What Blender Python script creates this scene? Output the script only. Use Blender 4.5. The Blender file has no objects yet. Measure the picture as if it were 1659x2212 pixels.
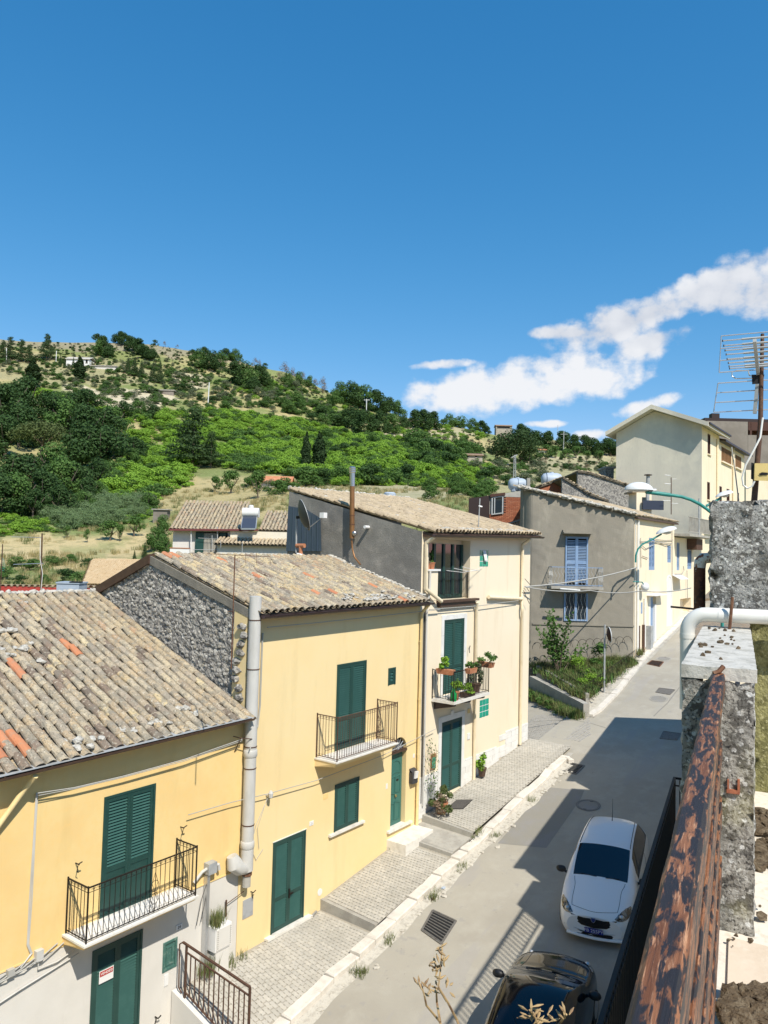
import bpy,bmesh,math,random
import numpy as np
from mathutils import Vector,Matrix,noise as mnoise
R=math.radians
random.seed(7)
scn=bpy.context.scene
COL=scn.collection
# ------------------------------------------------------------------ camera
# world: X runs up the street, Y across it (towards the yellow houses), Z up; eye 10 m up
CAMZ=10.0
FPX,PITCH,ROLL,YAW=1647.2,R(2.951),R(1.436),R(36.045)
PW,PH=1659.0,2212.0
_F0=np.array([math.cos(YAW),math.sin(YAW),0.0]);_R0=np.array([math.sin(YAW),-math.cos(YAW),0.0])
_U0=np.array([0,0,1.0])
FW=_F0*math.cos(PITCH)+_U0*math.sin(PITCH)
_U1=_U0*math.cos(PITCH)-_F0*math.sin(PITCH)
RT=_R0*math.cos(ROLL)+_U1*math.sin(ROLL)
UP=_U1*math.cos(ROLL)-_R0*math.sin(ROLL)
cam_d=bpy.data.cameras.new('camera');cam=bpy.data.objects.new('camera',cam_d);COL.objects.link(cam)
m=Matrix.Identity(4)
for i in range(3):
 m[i][0]=RT[i];m[i][1]=UP[i];m[i][2]=-FW[i]
m[2][3]=CAMZ
cam.matrix_world=m
cam_d.sensor_fit='VERTICAL';cam_d.sensor_height=36.0;cam_d.lens=36.0*FPX/PH
cam_d.clip_start=0.05;cam_d.clip_end=6000
scn.camera=cam
scn.cycles.diffuse_bounces=3
# survey helpers: where a sight line of the survey photo meets a real plane
def ray(x,y):return FW*FPX+RT*(x-PW/2)-UP*(y-PH/2)
def _w(d,t):return Vector((d[0]*t,d[1]*t,d[2]*t+CAMZ))
def onY(x,y,Y):d=ray(x,y);return _w(d,Y/d[1])
def onX(x,y,X):d=ray(x,y);return _w(d,X/d[0])
def onZ(x,y,Z):d=ray(x,y);return _w(d,(Z-CAMZ)/d[2])
def onP(x,y,p,n):
 d=Vector(ray(x,y));o=Vector((0,0,CAMZ));return o+d*(((Vector(p)-o).dot(n))/d.dot(n))
def proj(p):
 v=np.array([p[0],p[1],p[2]-CAMZ]);z=v@FW
 return(PW/2+FPX*(v@RT)/z,PH/2-FPX*(v@UP)/z,z)
def Zm(x0,y0,s):
 return lambda a,b:((x0+a/s)*.86406,(y0+b/s)*.86406)
# ------------------------------------------------------------------ sun and sky
SUNV=Vector((0.385,0.76,-1.0)).normalized()
EL=math.asin(-SUNV.z)
sun_d=bpy.data.lights.new('sun','SUN');sun_d.energy=5.0;sun_d.angle=R(0.53);sun_d.color=(1.0,.94,.83)
sun=bpy.data.objects.new('sun',sun_d);COL.objects.link(sun)
sun.rotation_euler=SUNV.to_track_quat('-Z','Y').to_euler();sun.location=(-20,-40,60)
w=bpy.data.worlds.new('World');scn.world=w;w.use_nodes=True
nt=w.node_tree;N=nt.nodes;L=nt.links
for n in list(N):N.remove(n)
def WN(t,**k):
 n=N.new(t)
 for a,b in k.items():setattr(n,a,b)
 return n
def wmath(op,a,b=None,c=None,clamp=False):
 n=WN('ShaderNodeMath',operation=op);n.use_clamp=clamp
 for i,v in enumerate((a,b,c)):
  if v is None:continue
  if isinstance(v,(int,float)):n.inputs[i].default_value=v
  else:L.new(v,n.inputs[i])
 return n.outputs[0]
sky=WN('ShaderNodeTexSky',sky_type='NISHITA');sky.sun_disc=False
sky.sun_elevation=EL;sky.sun_rotation=math.atan2(-SUNV.x,-SUNV.y)
sky.altitude=600;sky.air_density=1.0;sky.dust_density=.1;sky.ozone_density=2.2
hs=WN('ShaderNodeHueSaturation');hs.inputs['Saturation'].default_value=1.22;hs.inputs['Hue'].default_value=.492
L.new(sky.outputs[0],hs.inputs['Color'])
sc3=WN('ShaderNodeSeparateColor');L.new(hs.outputs[0],sc3.inputs[0]);cb3=WN('ShaderNodeCombineColor')
for i,(ka,kp) in enumerate(((1.0,1.30),(1.58,.80),(2.36,.66))):L.new(wmath('MULTIPLY',wmath('POWER',sc3.outputs[i],kp),ka),cb3.inputs[i])
tc=WN('ShaderNodeTexCoord');sep=WN('ShaderNodeSeparateXYZ');L.new(tc.outputs['Generated'],sep.inputs[0])
az=wmath('ARCTAN2',sep.outputs[1],sep.outputs[0]);elv=wmath('ARCSINE',sep.outputs[2])
comb=WN('ShaderNodeCombineXYZ');L.new(az,comb.inputs[0]);L.new(elv,comb.inputs[1])
def wnoise(scale,detail,rough,off=(0,0,0),dist=0.0):
 mp=WN('ShaderNodeMapping');mp.inputs['Location'].default_value=off;mp.inputs['Scale'].default_value=(1,1.25,1)
 L.new(comb.outputs[0],mp.inputs[0])
 t=WN('ShaderNodeTexNoise');t.inputs['Scale'].default_value=scale;t.inputs['Detail'].default_value=detail
 t.inputs['Roughness'].default_value=rough;t.inputs['Distortion'].default_value=dist
 L.new(mp.outputs[0],t.inputs['Vector']);return t.outputs['Fac']
def azel(x,y):
 d=ray(x,y);d=d/np.linalg.norm(d);return math.atan2(d[1],d[0]),math.asin(d[2])
# cumulus banks: centre (survey px), half sizes (px), tilt
CL=[(1130,830,262,62,8),(985,855,120,45,0),(1275,820,105,42,-5),(955,787,75,13,4),
(1345,695,155,50,14),(1400,745,95,36,16),(1230,716,90,18,0),(1575,612,120,50,14),(1665,628,100,56,8),
(1395,880,70,22,18),(1180,915,55,10,0),(1275,940,50,14,0)]
n1=wnoise(14,9,.58,(3.1,.7,0),0)
wrp=WN('ShaderNodeVectorMath',operation='ADD');nz_=WN('ShaderNodeTexNoise');nz_.inputs['Scale'].default_value=30;nz_.inputs['Detail'].default_value=5;L.new(comb.outputs[0],nz_.inputs['Vector']);sv_=WN('ShaderNodeVectorMath',operation='SCALE');sv_.inputs['Scale'].default_value=.035;L.new(nz_.outputs['Color'],sv_.inputs[0]);L.new(comb.outputs[0],wrp.inputs[0]);L.new(sv_.outputs[0],wrp.inputs[1])
vo_=WN('ShaderNodeTexVoronoi');vo_.inputs['Scale'].default_value=36;L.new(wrp.outputs[0],vo_.inputs['Vector']);n2=wnoise(60,5,.6,(0,5,2))
dens=None;hgt=None
for(cx,cy,rx,ry,tilt) in CL:
 a0,e0=azel(cx,cy);k=1/FPX
 ca,sa=math.cos(R(tilt)),math.sin(R(tilt))
 da=wmath('MULTIPLY',wmath('SUBTRACT',az,a0),-math.cos(e0));de=wmath('SUBTRACT',elv,e0)
 u=wmath('ADD',wmath('MULTIPLY',da,ca/(rx*k)),wmath('MULTIPLY',de,sa/(rx*k)))
 v=wmath('ADD',wmath('MULTIPLY',da,-sa/(ry*k)),wmath('MULTIPLY',de,ca/(ry*k)))
 q=wmath('SUBTRACT',1.0,wmath('ADD',wmath('MULTIPLY',u,u),wmath('MULTIPLY',v,v)))
 q=wmath('MAXIMUM',q,-1.5)
 vv=wmath('MULTIPLY',wmath('MULTIPLY_ADD',q,.5,.5),v)
 dens=q if dens is None else wmath('SMOOTH_MAX',dens,q,.35)
 hgt=vv if hgt is None else wmath('MAXIMUM',hgt,vv)
f=wmath('ADD',wmath('MULTIPLY',dens,1.15),wmath('MULTIPLY',wmath('SUBTRACT',n1,.5),2.5))
f=wmath('ADD',f,wmath('MULTIPLY',wmath('SUBTRACT',.45,vo_.outputs['Distance']),.75))
f=wmath('ADD',f,wmath('MULTIPLY',wmath('SUBTRACT',n2,.5),.9))
mr=WN('ShaderNodeMapRange');mr.interpolation_type='SMOOTHSTEP'
mr.inputs['From Min'].default_value=.0;mr.inputs['From Max'].default_value=.95;L.new(f,mr.inputs['Value'])
core=WN('ShaderNodeMapRange');core.inputs['From Min'].default_value=-.3;core.inputs['From Max'].default_value=.95
L.new(wmath('ADD',wmath('MULTIPLY',hgt,.8),wmath('ADD',wmath('MULTIPLY_ADD',n1,1.5,-.35),wmath('MULTIPLY',vo_.outputs['Distance'],-.5))),core.inputs['Value'])
cc=WN('ShaderNodeMix',data_type='RGBA');L.new(core.outputs[0],cc.inputs['Factor'])
cc.inputs['A'].default_value=(4.9,5.3,6.1,1);cc.inputs['B'].default_value=(7.9,8.0,8.25,1)
mx=WN('ShaderNodeMix',data_type='RGBA');L.new(wmath('MULTIPLY',mr.outputs[0],.97),mx.inputs['Factor'])
L.new(cb3.outputs[0],mx.inputs['A']);L.new(cc.outputs['Result'],mx.inputs['B'])
bg=WN('ShaderNodeBackground');bg.inputs['Strength'].default_value=.10;L.new(mx.outputs['Result'],bg.inputs['Color'])
wo=WN('ShaderNodeOutputWorld');L.new(bg.outputs[0],wo.inputs[0])
vs=scn.view_settings;vs.view_transform='Standard';vs.look='None';vs.exposure=0.2;vs.gamma=1.0;vs.use_curve_mapping=False
# ------------------------------------------------------------------ mesh builder
class MB:
 def __init__(s):s.v=[];s.f=[];s.mi=[];s.cm=0
 def quad(s,a,b,c,d):n=len(s.v);s.v+=[tuple(a),tuple(b),tuple(c),tuple(d)];s.f.append((n,n+1,n+2,n+3));s.mi.append(s.cm);return s
 def poly(s,pts):n=len(s.v);s.v+=[tuple(p) for p in pts];s.f.append(tuple(range(n,n+len(pts))));s.mi.append(s.cm);return s
 def box(s,x0,x1,y0,y1,z0,z1):
  n=len(s.v)
  s.v+=[(x,y,z) for z in(z0,z1) for y in(y0,y1) for x in(x0,x1)]
  for q in((0,2,3,1),(4,5,7,6),(0,1,5,4),(2,6,7,3),(0,4,6,2),(1,3,7,5)):
   s.f.append(tuple(n+i for i in q));s.mi.append(s.cm)
  return s
 def hexa(s,p):
  n=len(s.v);s.v+=[tuple(q) for q in p]
  for q in((3,2,1,0),(4,5,6,7),(0,1,5,4),(1,2,6,5),(2,3,7,6),(3,0,4,7)):
   s.f.append(tuple(n+i for i in q));s.mi.append(s.cm)
  return s
 def beam(s,a,b,wx,wz,up=(0,0,1)):
  a=Vector(a);b=Vector(b);d=(b-a).normalized();u=Vector(up)
  if abs(d.dot(u))>.98:u=Vector((1,0,0))
  r=d.cross(u).normalized();u=r.cross(d).normalized()
  r*=wx/2;u*=wz/2
  return s.hexa([a-r-u,a+r-u,a+r+u,a-r+u,b-r-u,b+r-u,b+r+u,b-r+u])
 def prism(s,pts,vec):
  n=len(s.v);k=len(pts);v=Vector(vec)
  s.v+=[tuple(p) for p in pts]+[tuple(Vector(p)+v) for p in pts]
  s.f.append(tuple(range(n+k-1,n-1,-1)));s.mi.append(s.cm)
  s.f.append(tuple(range(n+k,n+2*k)));s.mi.append(s.cm)
  for i in range(k):
   j=(i+1)%k;s.f.append((n+i,n+j,n+k+j,n+k+i));s.mi.append(s.cm)
  return s
 def tube(s,pts,r,n=6,cap=True):
  pts=[Vector(p) for p in pts];b=len(s.v);K=len(pts)
  rs=r if isinstance(r,(list,tuple)) else[r]*K
  prev=None
  for i,p in enumerate(pts):
   d=((pts[min(i+1,K-1)]-p).normalized()+(p-pts[max(i-1,0)]).normalized())
   d=d.normalized() if d.length>1e-6 else Vector((0,0,1))
   if prev is None:
    u=Vector((0,0,1)) if abs(d.z)<.9 else Vector((1,0,0))
    prev=d.cross(u).normalized()
   prev=(prev-d*prev.dot(d)).normalized();q=d.cross(prev)
   for k in range(n):
    a=2*math.pi*k/n;s.v.append(tuple(p+(prev*math.cos(a)+q*math.sin(a))*rs[i]))
  for i in range(K-1):
   for k in range(n):
    k2=(k+1)%n
    s.f.append((b+i*n+k,b+i*n+k2,b+(i+1)*n+k2,b+(i+1)*n+k));s.mi.append(s.cm)
  if cap:
   s.f.append(tuple(b+k for k in range(n-1,-1,-1)));s.f.append(tuple(b+(K-1)*n+k for k in range(n)));s.mi+=[s.cm]*2
  return s
 def lathe(s,prof,c=(0,0,0),n=12,axis='z'):
  b=len(s.v);c=Vector(c)
  for(r,z) in prof:
   for k in range(n):
    a=2*math.pi*k/n
    p=(r*math.cos(a),r*math.sin(a),z)
    if axis=='x':p=(z,p[0],p[1])
    if axis=='y':p=(p[0],z,p[1])
    s.v.append(tuple(c+Vector(p)))
  for i in range(len(prof)-1):
   for k in range(n):
    k2=(k+1)%n;s.f.append((b+i*n+k,b+i*n+k2,b+(i+1)*n+k2,b+(i+1)*n+k));s.mi.append(s.cm)
  s.f.append(tuple(b+k for k in range(n-1,-1,-1)));s.f.append(tuple(b+(len(prof)-1)*n+k for k in range(n)));s.mi+=[s.cm]*2
  return s
 def grid(s,fn,nu,nv):
  b=len(s.v)
  for j in range(nv+1):
   for i in range(nu+1):s.v.append(tuple(fn(i/nu,j/nv)))
  for j in range(nv):
   for i in range(nu):
    k=b+j*(nu+1)+i;s.f.append((k,k+1,k+nu+2,k+nu+1));s.mi.append(s.cm)
  return s
 def blob(s,c,r,n=2,seed=0,amp=.25,flat=1.0):
  bm=bmesh.new();bmesh.ops.create_icosphere(bm,subdivisions=n,radius=1.0)
  b=len(s.v);c=Vector(c);rr=r if isinstance(r,(tuple,list)) else(r,r,r*flat)
  for v in bm.verts:
   k=1+amp*(mnoise.noise(v.co*1.4+Vector((seed*3.7,seed*1.3,0))))*1.6
   s.v.append(tuple(c+Vector((v.co.x*rr[0]*k,v.co.y*rr[1]*k,v.co.z*rr[2]*k))))
  for f_ in bm.faces:s.f.append(tuple(b+v.index for v in f_.verts));s.mi.append(s.cm)
  bm.free();return s
 def move(s,M,start=0):
  for i in range(start,len(s.v)):s.v[i]=tuple(M@Vector(s.v[i]))
  return s
 def mesh(s,name,mats,off=None,smooth=False):
  me=bpy.data.meshes.new(name)
  v=s.v if off is None else[(a-off[0],b-off[1],c-off[2]) for a,b,c in s.v]
  me.from_pydata(v,[],s.f)
  for mt in(mats if isinstance(mats,(list,tuple)) else[mats]):me.materials.append(mt)
  if any(s.mi):me.polygons.foreach_set('material_index',s.mi)
  if smooth:
   me.polygons.foreach_set('use_smooth',[True]*len(me.polygons))
   try:me.set_sharp_from_angle(angle=R(42))
   except Exception:pass
  me.update();return me
ORG={}
def root_of(p):
 while p.parent is not None:p=p.parent
 return p
def obj(name,mb,mat,parent=None,smooth=False,kind=None,local=False,label=None):
 off=None
 if parent is not None and not local:off=ORG.get(root_of(parent).name)
 me=mb if isinstance(mb,bpy.types.Mesh) else mb.mesh(name,mat,off,smooth)
 o=bpy.data.objects.new(name,me);COL.objects.link(o)
 if parent is not None:o.parent=parent
 if kind:o['kind']=kind
 if label:o['label']=label
 return o
def inst(name,me,parent,loc=(0,0,0),rot=(0,0,0),scale=None,mat=None,label=None):
 """one more individual that shares mesh data; loc in world metres unless the root is rotated"""
 o=bpy.data.objects.new(name,me);COL.objects.link(o);o.parent=parent
 off=ORG.get(root_of(parent).name,(0,0,0)) if parent is not None else(0,0,0)
 o.location=(loc[0]-off[0],loc[1]-off[1],loc[2]-off[2]);o.rotation_euler=rot
 if scale is not None:o.scale=scale if isinstance(scale,(tuple,list)) else(scale,)*3
 if mat is not None:
  o.material_slots[0].link='OBJECT';o.material_slots[0].material=mat
 return o
def thing(name,label,cat,loc=(0,0,0),group=None,rot=None):
 o=bpy.data.objects.new(name,None);COL.objects.link(o);o.location=loc;o.empty_display_size=.3
 if rot is not None:o.rotation_euler=rot
 o['label']=label;o['category']=cat
 if group:o['group']=group
 ORG[o.name]=tuple(loc);return o
def tag(o,label,cat,group=None,kind=None):
 if label:o['label']=label
 if cat:o['category']=cat
 if group:o['group']=group
 if kind:o['kind']=kind
 return o
# ------------------------------------------------------------------ materials
def mat(name,base,rough=.85,layers=(),bump=(),metal=0.0,spec=.35,coord='P',rnd=None,coat=0,trans=0,island=None,attr=None):
 """layers: (kind, scale, colour, lo, hi[, stretch xyz][, detail]); bump: (kind, scale, strength, distance)"""
 mt=bpy.data.materials.new(name);mt.use_nodes=True;t=mt.node_tree;nn=t.nodes;ll=t.links
 b=nn['Principled BSDF'];b.inputs['Roughness'].default_value=rough;b.inputs['Metallic'].default_value=metal
 b.inputs['Specular IOR Level'].default_value=spec
 if coat:b.inputs['Coat Weight'].default_value=coat;b.inputs['Coat Roughness'].default_value=.04
 if coord=='P':cs=nn.new('ShaderNodeNewGeometry').outputs['Position']
 else:cs=nn.new('ShaderNodeTexCoord').outputs['Object']
 def tex(kind,scale,st=(1,1,1),detail=6,rough_=.6):
  mp=nn.new('ShaderNodeMapping');mp.inputs['Scale'].default_value=st;ll.new(cs,mp.inputs[0])
  if kind=='v' or kind=='c' or kind=='e':
   x=nn.new('ShaderNodeTexVoronoi');x.inputs['Scale'].default_value=scale
   if kind=='e':x.feature='DISTANCE_TO_EDGE'
   ll.new(mp.outputs[0],x.inputs['Vector'])
   if kind=='c':
    sp=nn.new('ShaderNodeSeparateColor');ll.new(x.outputs['Color'],sp.inputs[0]);return sp.outputs[0]
   return x.outputs['Distance']
  x=nn.new('ShaderNodeTexNoise');x.inputs['Scale'].default_value=scale;x.inputs['Detail'].default_value=detail
  x.inputs['Roughness'].default_value=rough_
  if kind=='d':x.inputs['Distortion'].default_value=1.2
  ll.new(mp.outputs[0],x.inputs['Vector']);return x.outputs['Fac']
 col=None
 if attr:
  a=nn.new('ShaderNodeAttribute');a.attribute_name=attr;col=a.outputs['Color']
 elif rnd or island:
  ramp=nn.new('ShaderNodeValToRGB');cols=rnd or island
  e=ramp.color_ramp.elements
  while len(e)<len(cols):e.new(.5)
  for i,c in enumerate(cols):e[i].position=i/(len(cols)-1)*.999;e[i].color=(*c,1)
  src=nn.new('ShaderNodeObjectInfo').outputs['Random'] if rnd else nn.new('ShaderNodeNewGeometry').outputs['Random Per Island']
  ll.new(src,ramp.inputs[0]);col=ramp.outputs[0]
 else:
  c=nn.new('ShaderNodeRGB');c.outputs[0].default_value=(*base,1);col=c.outputs[0]
 for ly in layers:
  kind,scale,c2,lo,hi=ly[:5];st=ly[5] if len(ly)>5 else(1,1,1);dt=ly[6] if len(ly)>6 else 6
  k=nn.new('ShaderNodeMapRange');k.interpolation_type='SMOOTHSTEP'
  k.inputs['From Min'].default_value=lo;k.inputs['From Max'].default_value=hi
  amt=c2[3] if len(c2)>3 else 1.0
  k.inputs['To Max'].default_value=amt
  ll.new(tex(kind,scale,st,dt),k.inputs['Value'])
  mxn=nn.new('ShaderNodeMix');mxn.data_type='RGBA'
  ll.new(k.outputs[0],mxn.inputs['Factor']);ll.new(col,mxn.inputs['A'])
  mxn.inputs['B'].default_value=(*c2[:3],1);col=mxn.outputs['Result']
 ll.new(col,b.inputs['Base Color'])
 last=None
 for(kind,scale,stn,dist) in bump:
  bn=nn.new('ShaderNodeBump');bn.inputs['Strength'].default_value=stn;bn.inputs['Distance'].default_value=dist
  ll.new(tex(kind,scale),bn.inputs['Height'])
  if last is not None:ll.new(last,bn.inputs['Normal'])
  last=bn.outputs[0]
 if last is not None:ll.new(last,b.inputs['Normal'])
 if trans:
  tr=nn.new('ShaderNodeBsdfTranslucent');ll.new(col,tr.inputs['Color'])
  ms=nn.new('ShaderNodeMixShader');ms.inputs[0].default_value=trans
  ll.new(b.outputs[0],ms.inputs[1]);ll.new(tr.outputs[0],ms.inputs[2])
  ll.new(ms.outputs[0],nn['Material Output'].inputs['Surface'])
 return mt
def glass(name,col=(.02,.03,.04),rough=.05):
 return mat(name,col,rough,spec=.8)
M={}
M['yellow1']=mat('yellow plaster',(.81,.60,.27),.9,[('n',.6,(.77,.50,.20,.6),.35,.7),('n',2.2,(.68,.47,.19,.45),.5,.75,(1,1,.2)),('n',9,(.84,.55,.2,.4),.45,.75)],[('n',55,.12,.01)])
M['yellow2']=mat('pale yellow plaster',(.80,.63,.345),.9,[('n',.5,(.79,.59,.29,.7),.35,.7),('n',2.0,(.68,.51,.25,.45),.5,.75,(1,1,.16)),('n',7,(.84,.63,.31,.5),.45,.75)],[('n',55,.12,.01)])
M['cream']=mat('cream plaster',(.81,.705,.535),.9,[('n',.5,(.79,.67,.49,.7),.35,.7),('n',1.8,(.66,.52,.34,.4),.52,.75,(1,1,.18))],[('n',55,.1,.01)])
M['white_plaster']=mat('greyish white plaster',(.66,.63,.58),.9,[('n',.7,(.58,.55,.50,.8),.35,.7),('n',3,(.50,.46,.40,.5),.55,.75,(1,1,.3))],[('n',40,.2,.012)])
M['greywall']=mat('grey cement render',(.27,.255,.225),.95,[('n',.45,(.20,.19,.17,.9),.42,.62,(1,1,.6)),('n',2.3,(.36,.335,.29,.65),.48,.72),('n',22,(.16,.15,.135,.7),.5,.72)],[('n',28,.6,.03),('v',60,.25,.01)])
M['greyhouse']=mat('weathered grey render',(.265,.24,.195),.95,[('n',.35,(.175,.16,.135,.85),.45,.65,(1,1,.5)),('n',1.4,(.38,.345,.28,.7),.5,.75,(1,1,.4)),('n',26,(.20,.185,.16,.5),.5,.7)],[('n',30,.45,.03)])
M['tallgrey']=mat('bare grey gable render',(.72,.66,.54),.95,[('n',.16,(.54,.51,.44,.9),.44,.6),('n',.6,(.78,.72,.58,.7),.5,.72),('n',8,(.55,.51,.42,.4),.5,.75,(1,1,.35))],[('n',20,.3,.03)])
M['rubble']=mat('rubble stone wall',(.38,.355,.315),.95,[('c',9,(.17,.16,.15),.35,.7),('n',1.1,(.19,.18,.165,.7),.45,.68),('n',13,(.60,.57,.51,.85),.54,.66),('n',40,(.10,.095,.09,.7),.52,.68)],[('n',14,.7,.05),('n',60,.5,.02)])
M['tilebase']=mat('roof bedding',(.10,.085,.065),.95,[('n',6,(.17,.15,.11),.4,.7)],[('n',20,.5,.03)])
LICH=[('n',7,(.28,.245,.185,.8),.47,.6),('n',17,(.54,.48,.37,.85),.55,.65),('n',33,(.10,.09,.07,.85),.54,.64),('n',3,(.20,.185,.15,.55),.5,.66),('v',14,(.52,.50,.44,.55),.12,.02)]
TB=[('n',26,.7,.02),('n',80,.4,.008)]
M['tile_a']=mat('old roof tile',(.4,.3,.2),.95,LICH,TB,rnd=[(.36,.285,.19),(.45,.37,.255),(.40,.305,.195),(.48,.36,.215),(.31,.245,.18),(.43,.36,.265),(.50,.41,.27)])
M['tile_new']=mat('orange roof tile',(.5,.2,.1),.9,[('n',9,(.36,.25,.17,.6),.5,.7),('n',40,(.3,.2,.14,.5),.55,.7)],TB[:1],rnd=[(.50,.19,.085),(.56,.24,.12),(.44,.17,.085)])
M['tile_dark']=mat('dark mossy roof tile',(.2,.15,.1),.95,LICH[1:],TB,rnd=[(.19,.145,.105),(.25,.18,.13),(.16,.125,.095)])
M['tile_y']=mat('buff roof tile',(.5,.4,.2),.95,LICH[:3],TB,rnd=[(.52,.40,.22),(.56,.46,.28),(.48,.35,.19)])
M['tile_stuff']=mat('old roof tile field',(.4,.3,.2),.95,LICH,TB,island=[(.36,.275,.17),(.45,.355,.225),(.39,.295,.18),(.46,.30,.18),(.32,.245,.16),(.47,.38,.25),(.50,.39,.23)])
M['tile_pale']=mat('sun bleached roof tile field',(.5,.4,.3),.95,[('n',7,(.29,.23,.155,.7),.5,.62),('n',30,(.50,.43,.32,.8),.56,.7),('n',16,(.12,.10,.075,.7),.58,.66)],TB,island=[(.43,.335,.215),(.50,.395,.26),(.38,.295,.195),(.52,.41,.26),(.46,.37,.265)])
M['mortar']=mat('lime mortar lump',(.52,.49,.43),.95,[('n',12,(.30,.28,.24),.45,.65),('n',40,(.62,.59,.53),.5,.7)],[('n',30,.7,.03)])
M['green']=mat('dark green shutter paint',(.016,.055,.046),.45,[('n',3,(.022,.068,.058,.8),.4,.7)],spec=.4)
M['green_slat_lit']=mat('green shutter slats',(.034,.098,.08),.42,[('n',5,(.045,.115,.095,.8),.4,.7)],spec=.45)  # sunlight on the slats put into the colour, lighter than the frame paint
M['green_old']=mat('faded green paint',(.06,.15,.125),.7,[('n',12,(.16,.24,.2),.5,.7),('n',30,(.04,.1,.085),.5,.7)])
M['blue']=mat('pale blue shutter paint',(.20,.30,.47),.6,[('n',4,(.25,.35,.5),.4,.7)])
M['iron']=mat('dark wrought iron',(.022,.018,.015),.6,[('n',18,(.06,.03,.018,.7),.55,.75)],metal=.3)
M['iron_br']=mat('rust brown iron',(.085,.045,.03),.75,[('n',14,(.14,.075,.045),.5,.7)])
M['gutter_br']=mat('brown painted gutter',(.075,.042,.03),.5,[('n',6,(.10,.06,.04),.4,.7)])
M['gutter_dk']=mat('dark brown gutter',(.04,.025,.022),.4)
M['zinc']=mat('grey sheet metal',(.42,.43,.43),.55,[('n',4,(.32,.33,.33),.4,.7)],metal=.2)
M['pvc_grey']=mat('grey plastic pipe',(.55,.535,.50),.5,[('n',3,(.47,.455,.42),.45,.7,(1,1,.3)),('n',12,(.42,.39,.33,.4),.55,.75)])
M['pvc_white']=mat('white plastic pipe',(.72,.71,.67),.35,[('n',6,(.63,.60,.52,.6),.5,.75)])
M['pipe_y']=mat('yellow painted pipe',(.82,.64,.32),.6,[('n',4,(.74,.56,.27),.45,.7)])
M['pipe_c']=mat('cream painted pipe',(.80,.68,.48),.6,[('n',4,(.72,.6,.4),.45,.7)])
M['marble']=mat('white marble slab',(.72,.69,.63),.5,[('n',5,(.6,.57,.51),.45,.7)])
M['whitetile']=mat('white stone cladding',(.76,.75,.72),.6,[('n',3,(.68,.66,.62),.4,.7)])
M['concrete']=mat('concrete',(.40,.38,.335),.95,[('n',2,(.32,.30,.265),.4,.65),('n',14,(.22,.205,.18,.7),.56,.72)],[('n',25,.4,.02)])
M['asphalt']=mat('worn asphalt',(.375,.345,.285),.95,[('n',.35,(.335,.305,.25),.4,.65),('n',1.7,(.41,.38,.32,.7),.45,.7),('n',120,(.27,.26,.24,.6),.5,.7,(1,1,1),2),('n',3.5,(.30,.285,.26,.6),.60,.68),('n',9,(.17,.16,.145,.8),.70,.73),('n',.9,(.33,.31,.285,.5),.56,.62,(.25,1.6,1))],[('n',90,.35,.01)])
M['asphalt_patch']=mat('newer asphalt patch',(.255,.24,.205),.95,[('n',1.5,(.26,.25,.24),.4,.7),('n',130,(.15,.145,.14,.6),.5,.7,(1,1,1),2)],[('n',90,.35,.01)])
M['gutter_stone']=mat('rough gutter stone',(.52,.485,.415),.95,[('n',7,(.38,.345,.29),.45,.7),('n',30,(.26,.23,.19,.6),.55,.7)],[('n',30,.6,.03)])
M['kerb']=mat('white limestone kerb',(.66,.615,.545),.9,[('n',3,(.55,.505,.44),.4,.7),('n',18,(.42,.38,.32,.6),.58,.75)],[('n',35,.35,.012)])
M['paver']=mat('concrete paver',(.45,.42,.36),.95,[('n',.7,(.36,.335,.285,.75),.4,.65),('n',5,(.54,.505,.44,.6),.5,.72),('n',60,(.30,.28,.24,.6),.52,.7)],[('n',70,.4,.008)],rnd=[(.43,.40,.345),(.49,.455,.39),(.40,.375,.325),(.46,.43,.375)])
M['paver_stuff']=mat('concrete paver field',(.45,.42,.36),.95,[('n',.7,(.36,.335,.285,.75),.4,.65),('n',5,(.54,.505,.44,.6),.5,.72),('n',60,(.30,.28,.24,.6),.52,.7)],[('n',70,.4,.008)],island=[(.43,.40,.345),(.49,.455,.39),(.40,.375,.325),(.46,.43,.375)])
M['pavebed']=mat('paver joint sand',(.34,.31,.26),.95,[('n',3,(.34,.31,.255),.4,.7),('n',14,(.15,.14,.095,.6),.56,.7)],[('n',60,.4,.01)])
M['slate']=mat('grey lava cobble',(.30,.285,.26),.9,[('n',6,(.38,.36,.33),.4,.7)],[('n',40,.4,.01)],island=[(.27,.255,.235),(.34,.325,.30),(.31,.295,.27),(.37,.355,.325)])
M['grate']=mat('cast iron grate',(.19,.18,.165),.7,[('n',12,(.14,.125,.11),.45,.7)],metal=.4)
M['rust']=mat('rusted steel',(.16,.075,.04),.85,[('n',6,(.09,.04,.025),.4,.65),('n',20,(.22,.12,.07),.5,.7)])
M['black']=mat('black rubber',(.012,.012,.013),.6)
M['wire']=mat('grey cable',(.40,.39,.36),.7)
M['wire_dk']=mat('dark cable',(.06,.055,.05),.7)
M['alu']=mat('aluminium',(.55,.56,.57),.4,metal=.8)
M['teal']=mat('teal painted steel',(.03,.22,.19),.45,[('n',9,(.05,.27,.24),.4,.7)])
M['lampwhite']=mat('grey white lamp shell',(.66,.67,.67),.45)
M['white']=mat('white paint',(.74,.73,.71),.5)
M['terracotta']=mat('terracotta',(.42,.17,.085),.85,[('n',8,(.52,.25,.14),.45,.7)],coord='O')
M['brick']=mat('red brick',(.34,.115,.06),.9,[('n',20,(.24,.08,.045),.45,.7)],[('n',40,.4,.01)],island=[(.36,.12,.06),(.29,.095,.05),(.42,.16,.085),(.33,.13,.075)])
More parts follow.
